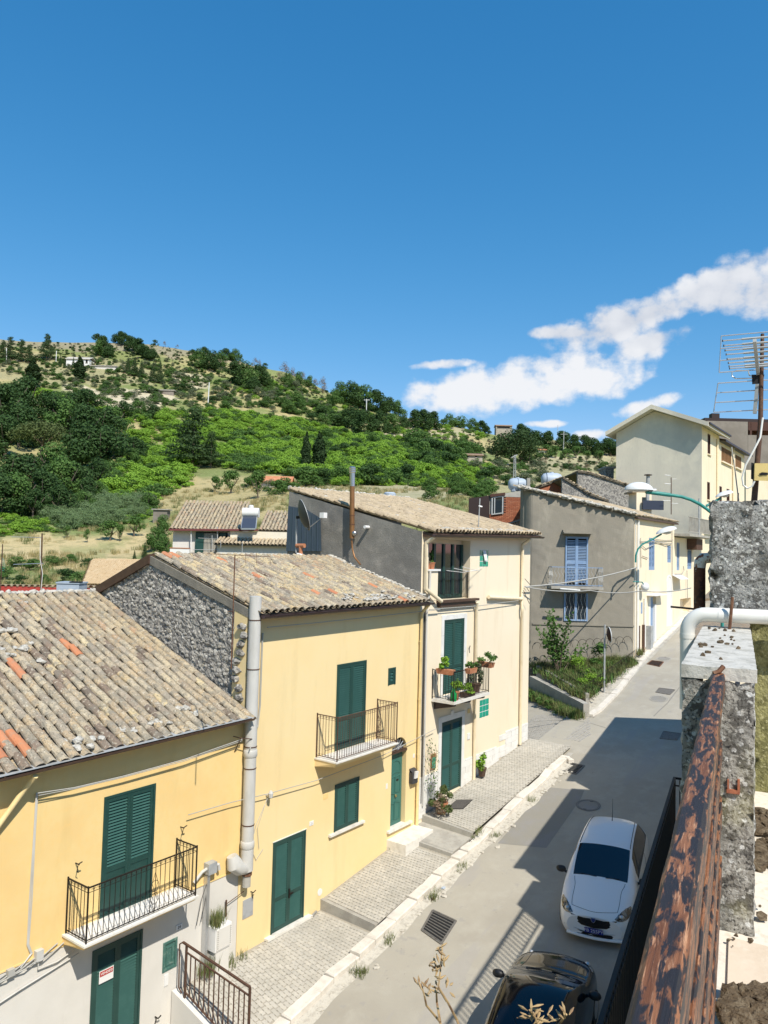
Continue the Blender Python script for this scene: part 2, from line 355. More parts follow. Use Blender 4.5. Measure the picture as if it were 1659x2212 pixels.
M['red']=mat('red parapet paint',(.42,.055,.045),.8,[('n',3,(.48,.085,.065),.4,.7),('n',14,(.33,.045,.04,.6),.5,.7)])
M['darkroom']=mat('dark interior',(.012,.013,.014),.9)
M['glass']=glass('window glass')
M['glassblock']=mat('green glass block',(.02,.30,.20),.12,[('n',8,(.03,.38,.27),.4,.7)],spec=.7)
M['tank']=mat('grey blue plastic tank',(.36,.42,.50),.5,[('n',3,(.42,.48,.55),.4,.7)])
M['sheet']=mat('blue grey corrugated sheet',(.075,.105,.145),.45,[('n',2,(.12,.15,.19),.45,.7,(1,1,.2)),('n',10,(.20,.22,.25,.6),.6,.8,(1,1,.3))],metal=.3)
M['copper']=mat('brown flue pipe',(.27,.135,.055),.4,[('n',5,(.2,.1,.045),.4,.7)],metal=.35)
M['steel']=mat('stainless steel',(.5,.5,.5),.25,metal=.9)
M['wood_dk']=mat('dark brown window wood',(.07,.028,.018),.6)
M['wood_lt']=mat('light brown window wood',(.30,.16,.075),.6)
# ================================================================== GROUND
GR,GX,GZ=.17,12.97,-.05
def road_z(X):return GZ+GR*(X-GX)
def onR(x,y,dz=0.0):
 d=ray(x,y);t=(GZ+dz-GR*GX-CAMZ)/(d[2]-GR*d[0]);return _w(d,t)
def lane_z(X,Y):return road_z(X)-.15*max(0,Y-12.0)
def onLane(x,y,dz=0.0):
 d=ray(x,y);t=(GZ+dz-GR*GX+.15*12-CAMZ)/(d[2]-GR*d[0]+.15*d[1]);return _w(d,t)
def sstep(a,b,x):
 t=min(1,max(0,(x-a)/(b-a)));return t*t*(3-2*t)
def lerp(a,b,t):return a+(b-a)*t
def interp(tab,x):
 if x<=tab[0][0]:return tab[0][1]
 for(x0,y0),(x1,y1) in zip(tab,tab[1:]):
  if x<=x1:return y0+(y1-y0)*(x-x0)/(x1-x0)
 return tab[-1][1]
# hillside profile: for survey directions (px), distance -> height line seen (px)
HP={0:[(45,1300),(60,1255),(85,1195),(100,1140),(125,1060),(160,980),(200,900),(260,835),(300,785),(340,730)],
300:[(45,1300),(60,1250),(85,1190),(105,1130),(130,1060),(165,980),(205,900),(250,850),(300,790),(340,740)],
450:[(45,1295),(60,1240),(85,1150),(105,1105),(130,1055),(163,990),(203,920),(250,870),(300,812),(338,762)],
600:[(45,1290),(60,1225),(85,1130),(105,1080),(130,1045),(160,1000),(200,950),(250,890),(300,845),(330,803)],
760:[(45,1270),(60,1205),(85,1120),(108,1075),(135,1045),(165,1005),(205,960),(255,920),(300,890),(340,865)],
900:[(45,1260),(60,1190),(85,1110),(110,1070),(140,1045),(170,1010),(210,970),(260,940),(310,918),(360,908)],
1150:[(45,1240),(60,1190),(85,1130),(120,1080),(150,1055),(190,1030),(240,1005),(300,980),(350,958),(400,945)],
1400:[(45,1230),(60,1200),(85,1150),(120,1105),(160,1075),(200,1050),(250,1025),(300,1005),(360,985),(400,978)],
1659:[(45,1235),(60,1210),(85,1165),(120,1125),(160,1095),(200,1070),(250,1045),(300,1025),(360,1005),(400,995)]}
HK=sorted(HP)
HT={}
for k in HK:
 tab=[(0,3.5),(28,4.5)]
 for d_,y_ in HP[k]:
  r_=ray(k,y_);tab.append((d_,CAMZ+d_*r_[2]/math.hypot(r_[0],r_[1])))
 de,ze=tab[-1]
 tab+=[(de+15,ze+.5),(de+60,ze-8),(de+260,ze-60),(3500,-60)]
 HT[k]=tab
def xcol(x,y):
 a=YAW-math.atan2(y,x)
 a=max(R(-42),min(R(42),a));return 830+1647*math.tan(a)
def hill(x,y):
 d=math.hypot(x,y);c=xcol(x,y)
 if c<=HK[0]:return interp(HT[HK[0]],d)
 if c>=HK[-1]:return interp(HT[HK[-1]],d)
 for a,b in zip(HK,HK[1:]):
  if c<=b:
   t=sstep(a,b,c)*.4+.6*(c-a)/(b-a)
   return lerp(interp(HT[a],d),interp(HT[b],d),t)
def terrain(x,y):
 d=math.hypot(x,y)
 h=hill(x,y)
 n=mnoise.noise(Vector((x*.018,y*.018,1.3)))*3.2+mnoise.noise(Vector((x*.06,y*.06,4.1)))*.9
 h+=n*sstep(95,190,d)*(1-.8*sstep(300,345,d))
 h+=mnoise.noise(Vector((x*.2,y*.2,7.7)))*.25*sstep(50,90,d)
 st=road_z(max(-30,min(75,x)))-.75-.1*max(0,min(30,y-13))
 k=sstep(24,44,y) if x>-20 else sstep(20,40,d)
 if y<=24:k=0 if x>-60 else 1
 return lerp(st,h,k)
def hit(x,y,dmin=40):
 d=ray(x,y);d=d/math.hypot(d[0],d[1]);t=dmin
 while t<600:
  p=_w(d,t)
  if p.z<=terrain(p.x,p.y):
   lo,hi=t-2,t
   for _ in range(10):
    mi=(lo+hi)/2;q=_w(d,mi)
    if q.z<=terrain(q.x,q.y):hi=mi
    else:lo=mi
   q=_w(d,hi);return Vector((q.x,q.y,terrain(q.x,q.y)))
  t+=2
 return None
def hit2(x,y):
 for k in range(40):
  p=hit(x,y+2*k)
  if p is not None:return p
 return None
def inpoly(p,poly):
 c=False;x,y=p;j=len(poly)-1
 for i in range(len(poly)):
  (xi,yi),(xj,yj)=poly[i],poly[j]
  if(yi>y)!=(yj>y) and x<(xj-xi)*(y-yi)/(yj-yi)+xi:c=not c
  j=i
 return c
# soils and swards, mapped from the survey (ground colour stays with the place)
STRAW,SAND,GRASS,LUSH,EARTH=(.46,.375,.185),(.62,.53,.38),(.20,.235,.075),(.10,.18,.035),(.30,.235,.15)
PATCH=[
([(-200,700),(720,700),(760,850),(600,800),(300,760),(-200,745)],(.29,.25,.17)),
([(-100,780),(50,850),(130,890),(60,900),(-100,860)],SAND),
([(130,835),(260,838),(380,850),(365,880),(240,880),(170,860)],SAND),
([(380,800),(450,810),(440,840),(370,830)],(.52,.45,.31)),
([(-100,760),(200,770),(330,800),(330,830),(100,835),(-100,800)],(.33,.30,.16)),
([(340,1060),(400,1020),(440,1035),(625,1060),(625,1120),(380,1110),(330,1095)],STRAW),
([(-100,1170),(150,1150),(320,1150),(330,1170),(280,1215),(150,1230),(-100,1215)],(.60,.47,.25)),
([(130,1180),(290,1165),(230,1205),(150,1205)],(.36,.34,.15)),
([(255,965),(290,985),(280,1000),(250,1003)],(.50,.37,.2)),
([(-100,1110),(150,1120),(300,1090),(330,1130),(200,1150),(-100,1170)],(.19,.24,.075)),
([(800,935),(960,935),(960,965),(830,960)],(.5,.43,.29)),
([(960,970),(1010,1005),(1330,975),(1330,1010),(1150,1010),(1000,1010)],(.48,.41,.26)),
([(1080,1000),(1340,985),(1340,1075),(900,1070),(1050,1030)],(.36,.325,.185)),
([(640,1040),(900,1035),(1000,1060),(900,1090),(640,1075)],(.42,.38,.24)),
([(860,900),(1000,905),(1060,930),(950,955),(850,930)],(.40,.36,.22)),
]
def ground_col(x,y,z):
 px_,py_,zz=proj((x,y,z))
 n=mnoise.noise(Vector((x*.05,y*.05,2.2)))+.5*mnoise.noise(Vector((x*.16,y*.16,9)))
 d=math.hypot(x,y)
 base=Vector(GRASS).lerp(Vector(STRAW),sstep(-.1,.6,n))
 base=base.lerp(Vector(LUSH),.75*sstep(.1,.5,mnoise.noise(Vector((x*.035+9,y*.035,5)))))
 if zz>5:
  jx=14*mnoise.noise(Vector((x*.12,y*.12,3)));jy=9*mnoise.noise(Vector((x*.12,y*.12,6)))
  for poly,c in PATCH:
   if inpoly((px_+jx,py_+jy),poly):base=Vector(c).lerp(base,.12+.2*max(0,n))
 return base
az_l=[R(a) for a in np.concatenate([np.arange(-170,0,6),np.arange(0,76,.3),np.arange(76,190,6)])]
rad=[0.0]+list(np.geomspace(14,110,60))+list(np.linspace(112,420,130))+[440,480,560,700,1000,1800,3400]
gv,gf,gc=[],[],[]
for r_ in rad:
 for a in az_l:
  x,y=r_*math.cos(a),r_*math.sin(a);z=terrain(x,y)
  gv.append((x,y,z));c=ground_col(x,y,z);gc+=[c[0],c[1],c[2],1]
na=len(az_l)
for j in range(len(rad)-1):
 for i in range(na):
  i2=(i+1)%na;gf.append((j*na+i,j*na+i2,(j+1)*na+i2,(j+1)*na+i))
me=bpy.data.meshes.new('hillside');me.from_pydata(gv,[],gf)
ca=me.color_attributes.new('soil','FLOAT_COLOR','POINT');ca.data.foreach_set('color',gc)
me.polygons.foreach_set('use_smooth',[True]*len(me.polygons))
M['soil']=mat('dry hillside soil and grass',(.3,.3,.1),.95,[('n',.5,(.15,.155,.055,.55),.5,.68),('n',2.2,(.50,.43,.26,.45),.52,.7),('n',5,(.10,.11,.04,.5),.55,.72)],[('n',1.6,.9,.4),('n',7,.6,.15)],attr='soil')
me.materials.append(M['soil'])
hills=bpy.data.objects.new('hillside',me);COL.objects.link(hills);hills['kind']='structure'
# ---- street
E1=Vector((math.cos(R(10.97)),math.sin(R(10.97)),0));E2=Vector((-E1.y,E1.x,0))
def rightwall(X):return.1938*X+.22
b=MB()
xs=[-14+1.5*i for i in range(48)]
for x0,x1 in zip(xs,xs[1:]):
 k=8
 for j in range(k):
  def yy(X,t):return lerp(min(rightwall(X)-.4,8),13.6 if X<27.5 or X>37.5 else 13.0,t)
  b.quad((x0,yy(x0,j/k),road_z(x0)),(x1,yy(x1,j/k),road_z(x1)),(x1,yy(x1,(j+1)/k),road_z(x1)),(x0,yy(x0,(j+1)/k),road_z(x0)))
road=obj('road',b,M['asphalt'],kind='structure')
# resurfaced trench patches lying on the asphalt
b=MB()
P=[onR(*p) for p in((1075,1822),(1180,1832),(1255,1725),(1262,1708),(1180,1700))]
b.poly([(p.x,p.y,road_z(p.x)+.004) for p in P])
P=[onR(*p) for p in((1215,1560),(1290,1556),(1310,1590),(1230,1600))]
obj('road_patch',b,M['asphalt_patch'],road)
b=MB()
P=[onR(*p) for p in((1262,1650),(1300,1600),(1420,1600),(1400,1680),(1300,1720))]
# ---- lane to the left between the cream house and the grey house
b=MB()
lp=[(27.6,12.2),(33.5,12.2),(38.5,15.5),(38.5,30),(28.6,30),(28.6,13.0)]
for i in range(12):
 for j in range(14):
  x0,x1=28.3+i*.9,28.3+(i+1)*.9;y0,y1=12.6+j*1.0,12.6+(j+1)*1.0
  b.quad((x0,y0,lane_z(x0,y0)+.006),(x1,y0,lane_z(x1,y0)+.006),(x1,y1,lane_z(x1,y1)+.006),(x0,y1,lane_z(x0,y1)+.006))
lane=obj('lane',b,M['asphalt'],kind='structure')
b=MB()
random.seed(11)
for i in range(34):
 for j in range(26):
  r_=1.2+i*.115;a=-1.05+j*.115*1.0/max(.8,r_)*1.35
  cx,cy=28.1+r_*math.cos(a+.9),11.7+r_*math.sin(a+.9)
  q=proj((cx,cy,lane_z(cx,cy)))
  if not(1138<q[0]<1275 and 1545<q[1]<1655) or cx<28.4 and cy>12.7:continue
  h=.049;z=lane_z(cx,cy)+.012+random.uniform(0,.012)
  ca_,sa_=math.cos(a+.9),math.sin(a+.9)
  pts=[]
  for u,v in((-1,-1),(1,-1),(1,1),(-1,1)):
   du,dv=u*h+random.uniform(-.006,.006),v*h*1.05+random.uniform(-.006,.006)
   pts.append((cx+du*ca_-dv*sa_,cy+du*sa_+dv*ca_))
  b.hexa([(p[0],p[1],lane_z(*p)-.02) for p in pts]+[(lerp(cx,p[0],.88),lerp(cy,p[1],.88),lane_z(*p)+z-lane_z(cx,cy)) for p in pts])
obj('cobble',b,M['slate'],lane,kind='stuff')
# ---- near pavement: stepped bays between facade (Y 13.3) and kerb
BAYS=[(11.2,15.87,.53,.53,road_z(11.2)+.17,.47),(15.87,19.55,.78,1.30,.66,road_z(19.55)+.16),
(19.55,20.72,1.40,1.50,road_z(19.55)+.24,road_z(20.72)+.16),(20.72,28.45,1.72,2.72,road_z(20.72)+.30,road_z(28.4)+.15)]
def pave_z(X,Y,bay):
 x0,x1,a0,a1,k0,k1=bay
 t=(X-x0)/(x1-x0);s=(13.3-Y)/1.8
 return lerp(lerp(a0,a1,t),lerp(k0,k1,t),min(1,max(0,s)))
pavement=None
b=MB()
for bay in BAYS:
 x0,x1=bay[:2];nx=14
 top=lambda X,Y:pave_z(X,Y,bay)-.02
 for i in range(nx):
  for j in range(4):
   xa,xb=lerp(x0,x1,i/nx),lerp(x0,x1,(i+1)/nx);ya,yb=lerp(11.48,13.32,j/4),lerp(11.48,13.32,(j+1)/4)
   b.quad((xa,ya,top(xa,ya)),(xb,ya,top(xb,ya)),(xb,yb,top(xb,yb)),(xa,yb,top(xa,yb)))
# riser towards the lower bay
 b.quad((x0,11.48,road_z(x0)-.2),(x0,13.32,top(x0,13.3)-.9),(x0,13.32,top(x0,13.3)),(x0,11.48,top(x0,11.48)))
pavement=obj('pavement',b,M['pavebed'],kind='structure')
# concrete riser edges
for bay in BAYS[1:]:
 x0=bay[0]
 b=MB().hexa([(x0-.012,11.5,pave_z(x0,11.5,bay)-.30),(x0+.10,11.5,pave_z(x0,11.5,bay)-.30),(x0+.10,13.3,pave_z(x0,13.3,bay)-.5),(x0-.012,13.3,pave_z(x0,13.3,bay)-.5),
 (x0-.012,11.5,pave_z(x0,11.5,bay)+.004),(x0+.10,11.5,pave_z(x0,11.5,bay)+.004),(x0+.10,13.3,pave_z(x0,13.3,bay)+.004),(x0-.012,13.3,pave_z(x0,13.3,bay)+.004)])
 obj('step_edge',b,M['concrete'],pavement)
# zigzag interlocking pavers: 300 nearest single, the rest as one field
def paver_mesh():
 b=MB();w_,l_=.108,.212;k=.022;g=.004
 out=[(-l_/2+g,-w_/2+k),(-l_/4,-w_/2+g),(0,-w_/2+k),(l_/4,-w_/2+g),(l_/2-g,-w_/2+k),(l_/2-g,w_/2+k-2*g),(l_/4,w_/2-g),(0,w_/2+k-2*g),(-l_/4,w_/2-g),(-l_/2+g,w_/2+k-2*g)]
 n=len(out)
 b.v=[(x,y,0) for x,y in out]+[(x*.955,y*.93+.001,.012) for x,y in out]+[(x,y,-.05) for x,y in out]
 b.f=[tuple(range(n,2*n))]+[(i,(i+1)%n,n+(i+1)%n,n+i) for i in range(n)]+[(2*n+i,2*n+(i+1)%n,(i+1)%n,i) for i in range(n)]
 b.mi=[0]*len(b.f);return b
pm=paver_mesh();pme=pm.mesh('paver',M['paver'])
cand=[]
random.seed(5)
for bi,bay in enumerate(BAYS):
 if bi==2:continue
 x0,x1=bay[0]+(.12 if bi else.05),bay[1]
 nrow=int((x1-x0)/.108)
 for i in range(nrow):
  for j in range(9):
   X=x0+.054+i*.108;Y=11.59+j*.212+(.053 if i%2 else 0)
   if Y>13.2:continue
   q=proj((X,Y,pave_z(X,Y,bay)))
   cand.append((q[2],X,Y,bay))
cand.sort(key=lambda c:c[0])
vis=[c for c in cand if proj((c[1],c[2],pave_z(c[1],c[2],c[3])))[1]<2240]
single=set(id(c) for c in vis[:300]);fld=MB()
for c in cand:
 _,X,Y,bay=c
 z=pave_z(X,Y,bay)+random.uniform(-.004,.004)-.012
 sx=(pave_z(X+.1,Y,bay)-pave_z(X-.1,Y,bay))/.2;sy=(pave_z(X,Y+.1,bay)-pave_z(X,Y-.1,bay))/.2
 nrm=Vector((-sx,-sy,1)).normalized()
 rot=nrm.to_track_quat('Z','Y').to_matrix()
 xa=Vector((0,1,sy)).normalized();ya=nrm.cross(xa).normalized();xa=ya.cross(nrm)
 rm=Matrix((xa,ya,nrm)).transposed().to_4x4()
 rm=Matrix.Translation((X,Y,z))@rm@Matrix.Rotation(random.uniform(-.02,.02),4,'Z')@Matrix.Rotation(random.uniform(-.012,.012),4,'X')
 if id(c) in single:
  o=bpy.data.objects.new('paver',pme);COL.objects.link(o);o.parent=pavement;o.matrix_local=rm
 else:
  s0=len(fld.v);fld.f+=[tuple(s0+k for k in f_) for f_ in pm.f[:11]];fld.mi+=[0]*11
  fld.v+=[tuple(rm@Vector(v)) for v in pm.v[:20]]
obj('paver_field',fld,M['paver_stuff'],pavement,kind='stuff')
# smooth cement bay by the door
bay=BAYS[2];b=MB()
for j in range(3):
 ya,yb=lerp(11.5,13.3,j/3),lerp(11.5,13.3,(j+1)/3)
 b.quad((bay[0]+.1,ya,pave_z(bay[0]+.1,ya,bay)),(bay[1],ya,pave_z(bay[1],ya,bay)),(bay[1],yb,pave_z(bay[1],yb,bay)),(bay[0]+.1,yb,pave_z(bay[0]+.1,yb,bay)))
obj('cement_bay',b,M['concrete'],pavement)
# ---- kerb of single limestone blocks
kerb=obj('kerb',MB().hexa([(11.2,11.24,road_z(11.2)-.3),(28,11.24,road_z(28)-.3),(28,11.44,road_z(28)-.3),(11.2,11.44,road_z(11.2)-.3),
(11.2,11.24,road_z(11.2)+.05),(28,11.24,road_z(28)+.05),(28,11.44,road_z(28)+.05),(11.2,11.44,road_z(11.2)+.05)]),M['concrete'],kind='structure')
random.seed(3)
path=[(10.3,11.2)]
X=10.3
while X<26.6:X+=random.choice((.5,.62,.78,.9,.95));path.append((X,11.2+random.uniform(-.03,.03)))
path+=[(27.3,11.32),(27.85,11.62),(28.25,12.05),(28.5,12.6),(28.6,13.2)]
for i,((xa,ya),(xb,yb)) in enumerate(zip(path,path[1:])):
 d=Vector((xb-xa,yb-ya,0)).normalized();n=Vector((-d.y,d.x,0));wd=.30+random.uniform(-.015,.02);g=.008
 def top(x,y):return road_z(x)+(.155 if x<27.6 else.06)
 h=random.uniform(-.025,.05) if xa<27 else 0;tl=random.uniform(-.03,.03)
 A=Vector((xa,ya,0))+d*g;B=Vector((xb,yb,0))-d*g
 bev=.025
 pts=[A,B,B+n*wd,A+n*wd]
 bot=[(p.x,p.y,road_z(p.x)-.12) for p in pts]
 mid=[(p.x,p.y,top(p.x,p.y)+h+(tl if k in(1,2) else-tl)-bev) for k,p in enumerate(pts)]
 ins=[A+d*bev+n*bev,B-d*bev+n*bev,B-d*bev+n*(wd-bev),A+d*bev+n*(wd-bev)]
 tp=[(p.x,p.y,top(p.x,p.y)+h+(tl if k in(1,2) else-tl)+random.uniform(-.006,.006)) for k,p in enumerate(ins)]
 b=MB();b.v=bot+mid+tp
 b.f=[(0,1,5,4),(1,2,6,5),(2,3,7,6),(3,0,4,7),(4,5,9,8),(5,6,10,9),(6,7,11,10),(7,4,8,11),(8,9,10,11)];b.mi=[0]*9
 obj('kerb_stone',b,M['kerb'],kerb)
# far pavement along the garden and the grey house
FK=[(31.9,11.95),(32.7,11.86),(35.5,11.96),(38.4,12.24),(41.5,12.50),(45.1,12.6),(51,12.78),(56,12.9)]
fpv=obj('far_pavement',MB().quad((31.9,11.9,road_z(31.9)+.02),(56,12.85,road_z(56)+.02),(56,13.3,road_z(56)+.05),(31.9,12.7,road_z(31.9)+.05)),M['concrete'],kind='structure')
X=31.9;r9=random.Random(9)
while X<55:
 xb=X+r9.choice((.7,.9,1.1));ya,yb=interp(FK,X),interp(FK,xb);h=.11+r9.uniform(-.015,.02);g=.012
 obj('kerb_stone',MB().hexa([(X+g,ya,road_z(X)-.1),(xb-g,yb,road_z(xb)-.1),(xb-g,yb+.28,road_z(xb)-.1),(X+g,ya+.28,road_z(X)-.1),(X+g,ya+.01,road_z(X)+h),(xb-g,yb+.01,road_z(xb)+h),(xb-g,yb+.28,road_z(xb)+h),(X+g,ya+.28,road_z(X)+h)]),M['kerb'],fpv)
 yc,yd=lerp(12.72,13.05,sstep(32,42,X)),lerp(12.72,13.05,sstep(32,42,xb))
 if X>41:yc=yd=12.95
 if yc>ya+.34:obj('paving_slab',MB().hexa([(X+g,ya+.292,road_z(X)),(xb-g,yb+.292,road_z(xb)),(xb-g,yd,road_z(xb)),(X+g,yc,road_z(X)),(X+g,ya+.292,road_z(X)+h-.012),(xb-g,yb+.292,road_z(xb)+h-.012),(xb-g,yd,road_z(xb)+h),(X+g,yc,road_z(X)+h)]),M['gutter_stone'],fpv)
 X=xb
# rubble gutter between kerb and asphalt
b=MB();random.seed(8)
X=12.4
while X<27:
 wd=.28+.14*mnoise.noise(Vector((X*.9,0,0)));wd2=.28+.14*mnoise.noise(Vector(((X+.3)*.9,0,0)))
 b.quad((X,11.19-wd,road_z(X)+.004),(X+.3,11.19-wd2,road_z(X+.3)+.004),(X+.3,11.22,road_z(X+.3)+.05),(X,11.22,road_z(X)+.05));X+=.3
obj('gutter_strip',b,M['gutter_stone'],kerb)
b=MB()
for i in range(230):
 X=random.uniform(13,27) if i%3 else random.uniform(20.5,26.8)
 Y=11.2-abs(random.gauss(0,.16));s=random.uniform(.03,.11)
 b.blob((X,Y,road_z(X)+.01),(s,s*random.uniform(.6,1),s*.35),1,i,.3)
obj('gutter_rubble',b,M['gutter_stone'],kerb,kind='stuff')
# drains, covers
def flat_cover(name,label,pts,dz,m_,bars=0):
 P=[onR(*p) for p in pts]
 t=thing(name,label,'drain grate' if bars else 'manhole cover',sum(P,Vector())/len(P))
 b=MB();c=sum(P,Vector())/len(P)
 for p,q in zip(P,P[1:]+P[:1]):
  a1=p.copy();a1.z=road_z(p.x)+dz;a2=q.copy();a2.z=road_z(q.x)+dz
  b.beam(a1,a2,.05,.03)
 obj('frame',b,m_,t)
 b=MB()
 if bars:
  for k in range(bars):
   s=(k+.5)/bars;a1=P[0].lerp(P[3],s);a2=P[1].lerp(P[2],s)
   a1.z=road_z(a1.x)+dz;a2.z=road_z(a2.x)+dz;bb=MB().beam(a1,a2,.028,.02);obj('bar',bb,m_,t)
  obj('pit',MB().poly([(p.x,p.y,road_z(p.x)+.006) for p in P]),M['darkroom'],t)
 else:
  obj('plate',b.prism([(p.x,p.y,road_z(p.x)+.005) for p in P],(0,0,.008)),m_,t)
 return t
K=Zm(1100,1900,1659/700);Gz=Zm(1240,1100,1438/520);Az=Zm(560,1800,1572/540)
flat_cover('drain_grate','cast iron drain grate by the kerb below the yellow house',[(911,2010),(953,2040),(985,1990),(935,1967)],.008,M['grate'],9)
flat_cover('drain_grate','square drain grate half in shadow beyond the round manhole cover',[K(712,62),K(805,85),K(855,35),K(765,15)],.008,M['grate'],7)
flat_cover('drain_grate','rusty brown drain grate on the far sunlit road before the grey house',[Gz(1045,1550),Gz(1130,1568),Gz(1158,1535),Gz(1078,1525)],.008,M['rust'],5)
flat_cover('inspection_cover','small square steel cover in the far sunlit road next to a round one',[Gz(1105,1745),Gz(1200,1762),Gz(1236,1728),Gz(1130,1715)],.004,M['grate'])
flat_cover('inspection_cover','square steel cover lying in the shaded part of the road',[Gz(1135,2065),Gz(1250,2075),Gz(1275,2030),Gz(1160,2015)],.004,M['grate'])
def round_cover(label,c,r,m_):
 t=thing('manhole_cover',label,'manhole cover',(c.x,c.y,road_z(c.x)))
 b=MB();n=40
 for k in range(n):
  a0,a1=2*math.pi*k/n,2*math.pi*(k+1)/n
  for ra,rb,z in((r,r*1.09,.010),(r*.87,r*.94,.010)):
   P=[(c.x+q*math.cos(a),c.y+q*math.sin(a)) for q,a in((ra,a0),(rb,a0),(rb,a1),(ra,a1))]
   b.poly([(x,y,road_z(x)+z) for x,y in P])
 obj('ring',b,m_,t)
 obj('plate',MB().poly([(c.x+r*math.cos(2*math.pi*k/n),c.y+r*math.sin(2*math.pi*k/n),road_z(c.x+r*math.cos(2*math.pi*k/n))+.006) for k in range(n)]),M['asphalt_patch'],t)
 for s in(-1,1):obj('lug',MB().box(c.x+s*r*.8-.03,c.x+s*r*.8+.03,c.y-.04,c.y+.04,road_z(c.x+s*r*.8)+.006,road_z(c.x+s*r*.8)+.02),m_,t)
round_cover('round manhole cover in the road behind the white car',onR(*K(878,269)),.36,M['grate'])
round_cover('round manhole cover in the far sunlit road beside a square cover',onR(*Gz(1125,1790)),.38,M['concrete'])
round_cover('small pale round cover farthest up the road',onR(*Gz(1160,1513)),.36,M['concrete'])
# dark lines laid across the lane mouth and up the road
def dark_line(pts,w_=.03):
 b=MB();P=[onR(*p) for p in pts]
 for p,q in zip(P,P[1:]):
  b.beam((p.x,p.y,road_z(p.x)-.001),(q.x,q.y,road_z(q.x)-.001),w_,.012)
 obj('road_dark_line',b,M['asphalt_patch'],road)
dark_line([Gz(1285,1690),Gz(1230,1760),Gz(1185,1820),Gz(1130,1870),Gz(1090,1910)],.05)
dark_line([Gz(225,1950),Gz(400,1938),Gz(560,1940),Gz(660,1960),Gz(760,1990)],.04)  # cast shadow of the overhead cable, painted as a dark strip
# ================================================================== HOUSES ALONG THE STREET
FY=13.3
def text_mb(s,size,mat_,name,parent,loc,rotM,ext=.002):
 cu=bpy.data.curves.new('t','FONT');cu.body=s;cu.size=size;cu.align_x='CENTER';cu.align_y='CENTER';cu.extrude=ext
 to=bpy.data.objects.new('t',cu);me=bpy.data.meshes.new_from_object(to)
 bpy.data.objects.remove(to);bpy.data.curves.remove(cu)
 me.transform(Matrix.Translation(loc)@rotM);me.materials.append(mat_)
 o=ORG.get(root_of(parent).name,(0,0,0));me.transform(Matrix.Translation((-o[0],-o[1],-o[2])))
 return obj(name,me,None,parent)
FACE_STREET=Matrix.Rotation(R(90),4,'X')
def wall_holes(X0,X1,Z0,Z1,holes,Y=FY,zcuts=()):
 """front wall facing -Y with rectangular openings (x0,x1,z0,z1,depth) and their reveals"""
 b=MB()
 xs=sorted({X0,X1,*[h[0] for h in holes],*[h[1] for h in holes]});zs=sorted({Z0,Z1,*[h[2] for h in holes],*[h[3] for h in holes],*zcuts})
 for xa,xb in zip(xs,xs[1:]):
  for za,zb in zip(zs,zs[1:]):
   if xa<X0-1e-6 or xb>X1+1e-6 or za<Z0-1e-6 or zb>Z1+1e-6:continue
   xc,zc=(xa+xb)/2,(za+zb)/2
   if any(h[0]<xc<h[1] and h[2]<zc<h[3] for h in holes):continue
   b.quad((xa,Y,za),(xb,Y,za),(xb,Y,zb),(xa,Y,zb))
 for(x0,x1,z0,z1,d) in holes:
  b.quad((x0,Y,z0),(x0,Y,z1),(x0,Y+d,z1),(x0,Y+d,z0));b.quad((x1,Y,z0),(x1,Y+d,z0),(x1,Y+d,z1),(x1,Y,z1))
  b.quad((x0,Y,z1),(x1,Y,z1),(x1,Y+d,z1),(x0,Y+d,z1));b.quad((x0,Y,z0),(x0,Y+d,z0),(x1,Y+d,z0),(x1,Y,z0))
  b.quad((x0,Y+d,z0),(x0,Y+d,z1),(x1,Y+d,z1),(x1,Y+d,z0))
 return b
def shutter(parent,x0,x1,z0,z1,rails=(.0,.45,1.0),solid=(),Y=FY,m_='green',ms='green_slat_lit',name='shutter',pitch=.058,leaves=2):
 b=MB();fw=.05
 ya,yb=Y-.018,Y+.05
 for a,c in((x0,x0+fw),(x1-fw,x1)):b.box(a,c,ya,yb,z0,z1)
 b.box(x0+fw,x1-fw,ya+.001,yb,z1-fw,z1)
 fr=obj(name,b,M[m_],parent)
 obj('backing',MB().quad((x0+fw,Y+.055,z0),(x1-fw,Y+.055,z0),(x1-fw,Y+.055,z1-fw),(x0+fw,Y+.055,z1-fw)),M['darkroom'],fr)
 xi0,xi1=x0+fw+.004,x1-fw-.004;lw=(xi1-xi0)/leaves
 for k in range(leaves):
  a,c=xi0+k*lw+.002,xi0+(k+1)*lw-.002;st=.065;y1,y2=Y-.008,Y+.034
  zt,zb=z1-fw-.004,z0+.01;h=zt-zb
  lf=MB();lf.box(a,a+st,y1,y2,zb,zt);lf.box(c-st,c,y1,y2,zb,zt)
  sl=MB()
  rz=[zb+r_*h for r_ in rails]
  for i,z in enumerate(rz):
   hh=.05
   za,zc=(zb,zb+.1) if i==0 else((zt-.075,zt) if i==len(rz)-1 else(z-hh,z+hh))
   lf.box(a+st,c-st,y1+.002,y2,za,zc)
  for i in range(len(rz)-1):
   lo=rz[i]+(.1 if i==0 else.05);hi=rz[i+1]-(.075 if i==len(rz)-2 else.05)
   if i in solid:
    lf.box(a+st,c-st,y1+.016,y2,lo,hi);continue
   n=max(1,int((hi-lo)/pitch));p=(hi-lo)/n
   for q in range(n):
    zc=lo+(q+.5)*p
    s0=a+st;s1=c-st;dz=p*.36
    sl.hexa([(s0,Y-.006,zc-dz),(s1,Y-.006,zc-dz),(s1,Y+.002,zc-dz),(s0,Y+.002,zc-dz),
    (s0,Y+.034,zc+dz),(s1,Y+.034,zc+dz),(s1,Y+.042,zc+dz),(s0,Y+.042,zc+dz)])
  obj('shutter_leaf',lf,M[m_],fr)
  if sl.v:obj('slat',sl,M[ms],fr,kind='stuff')
 return fr
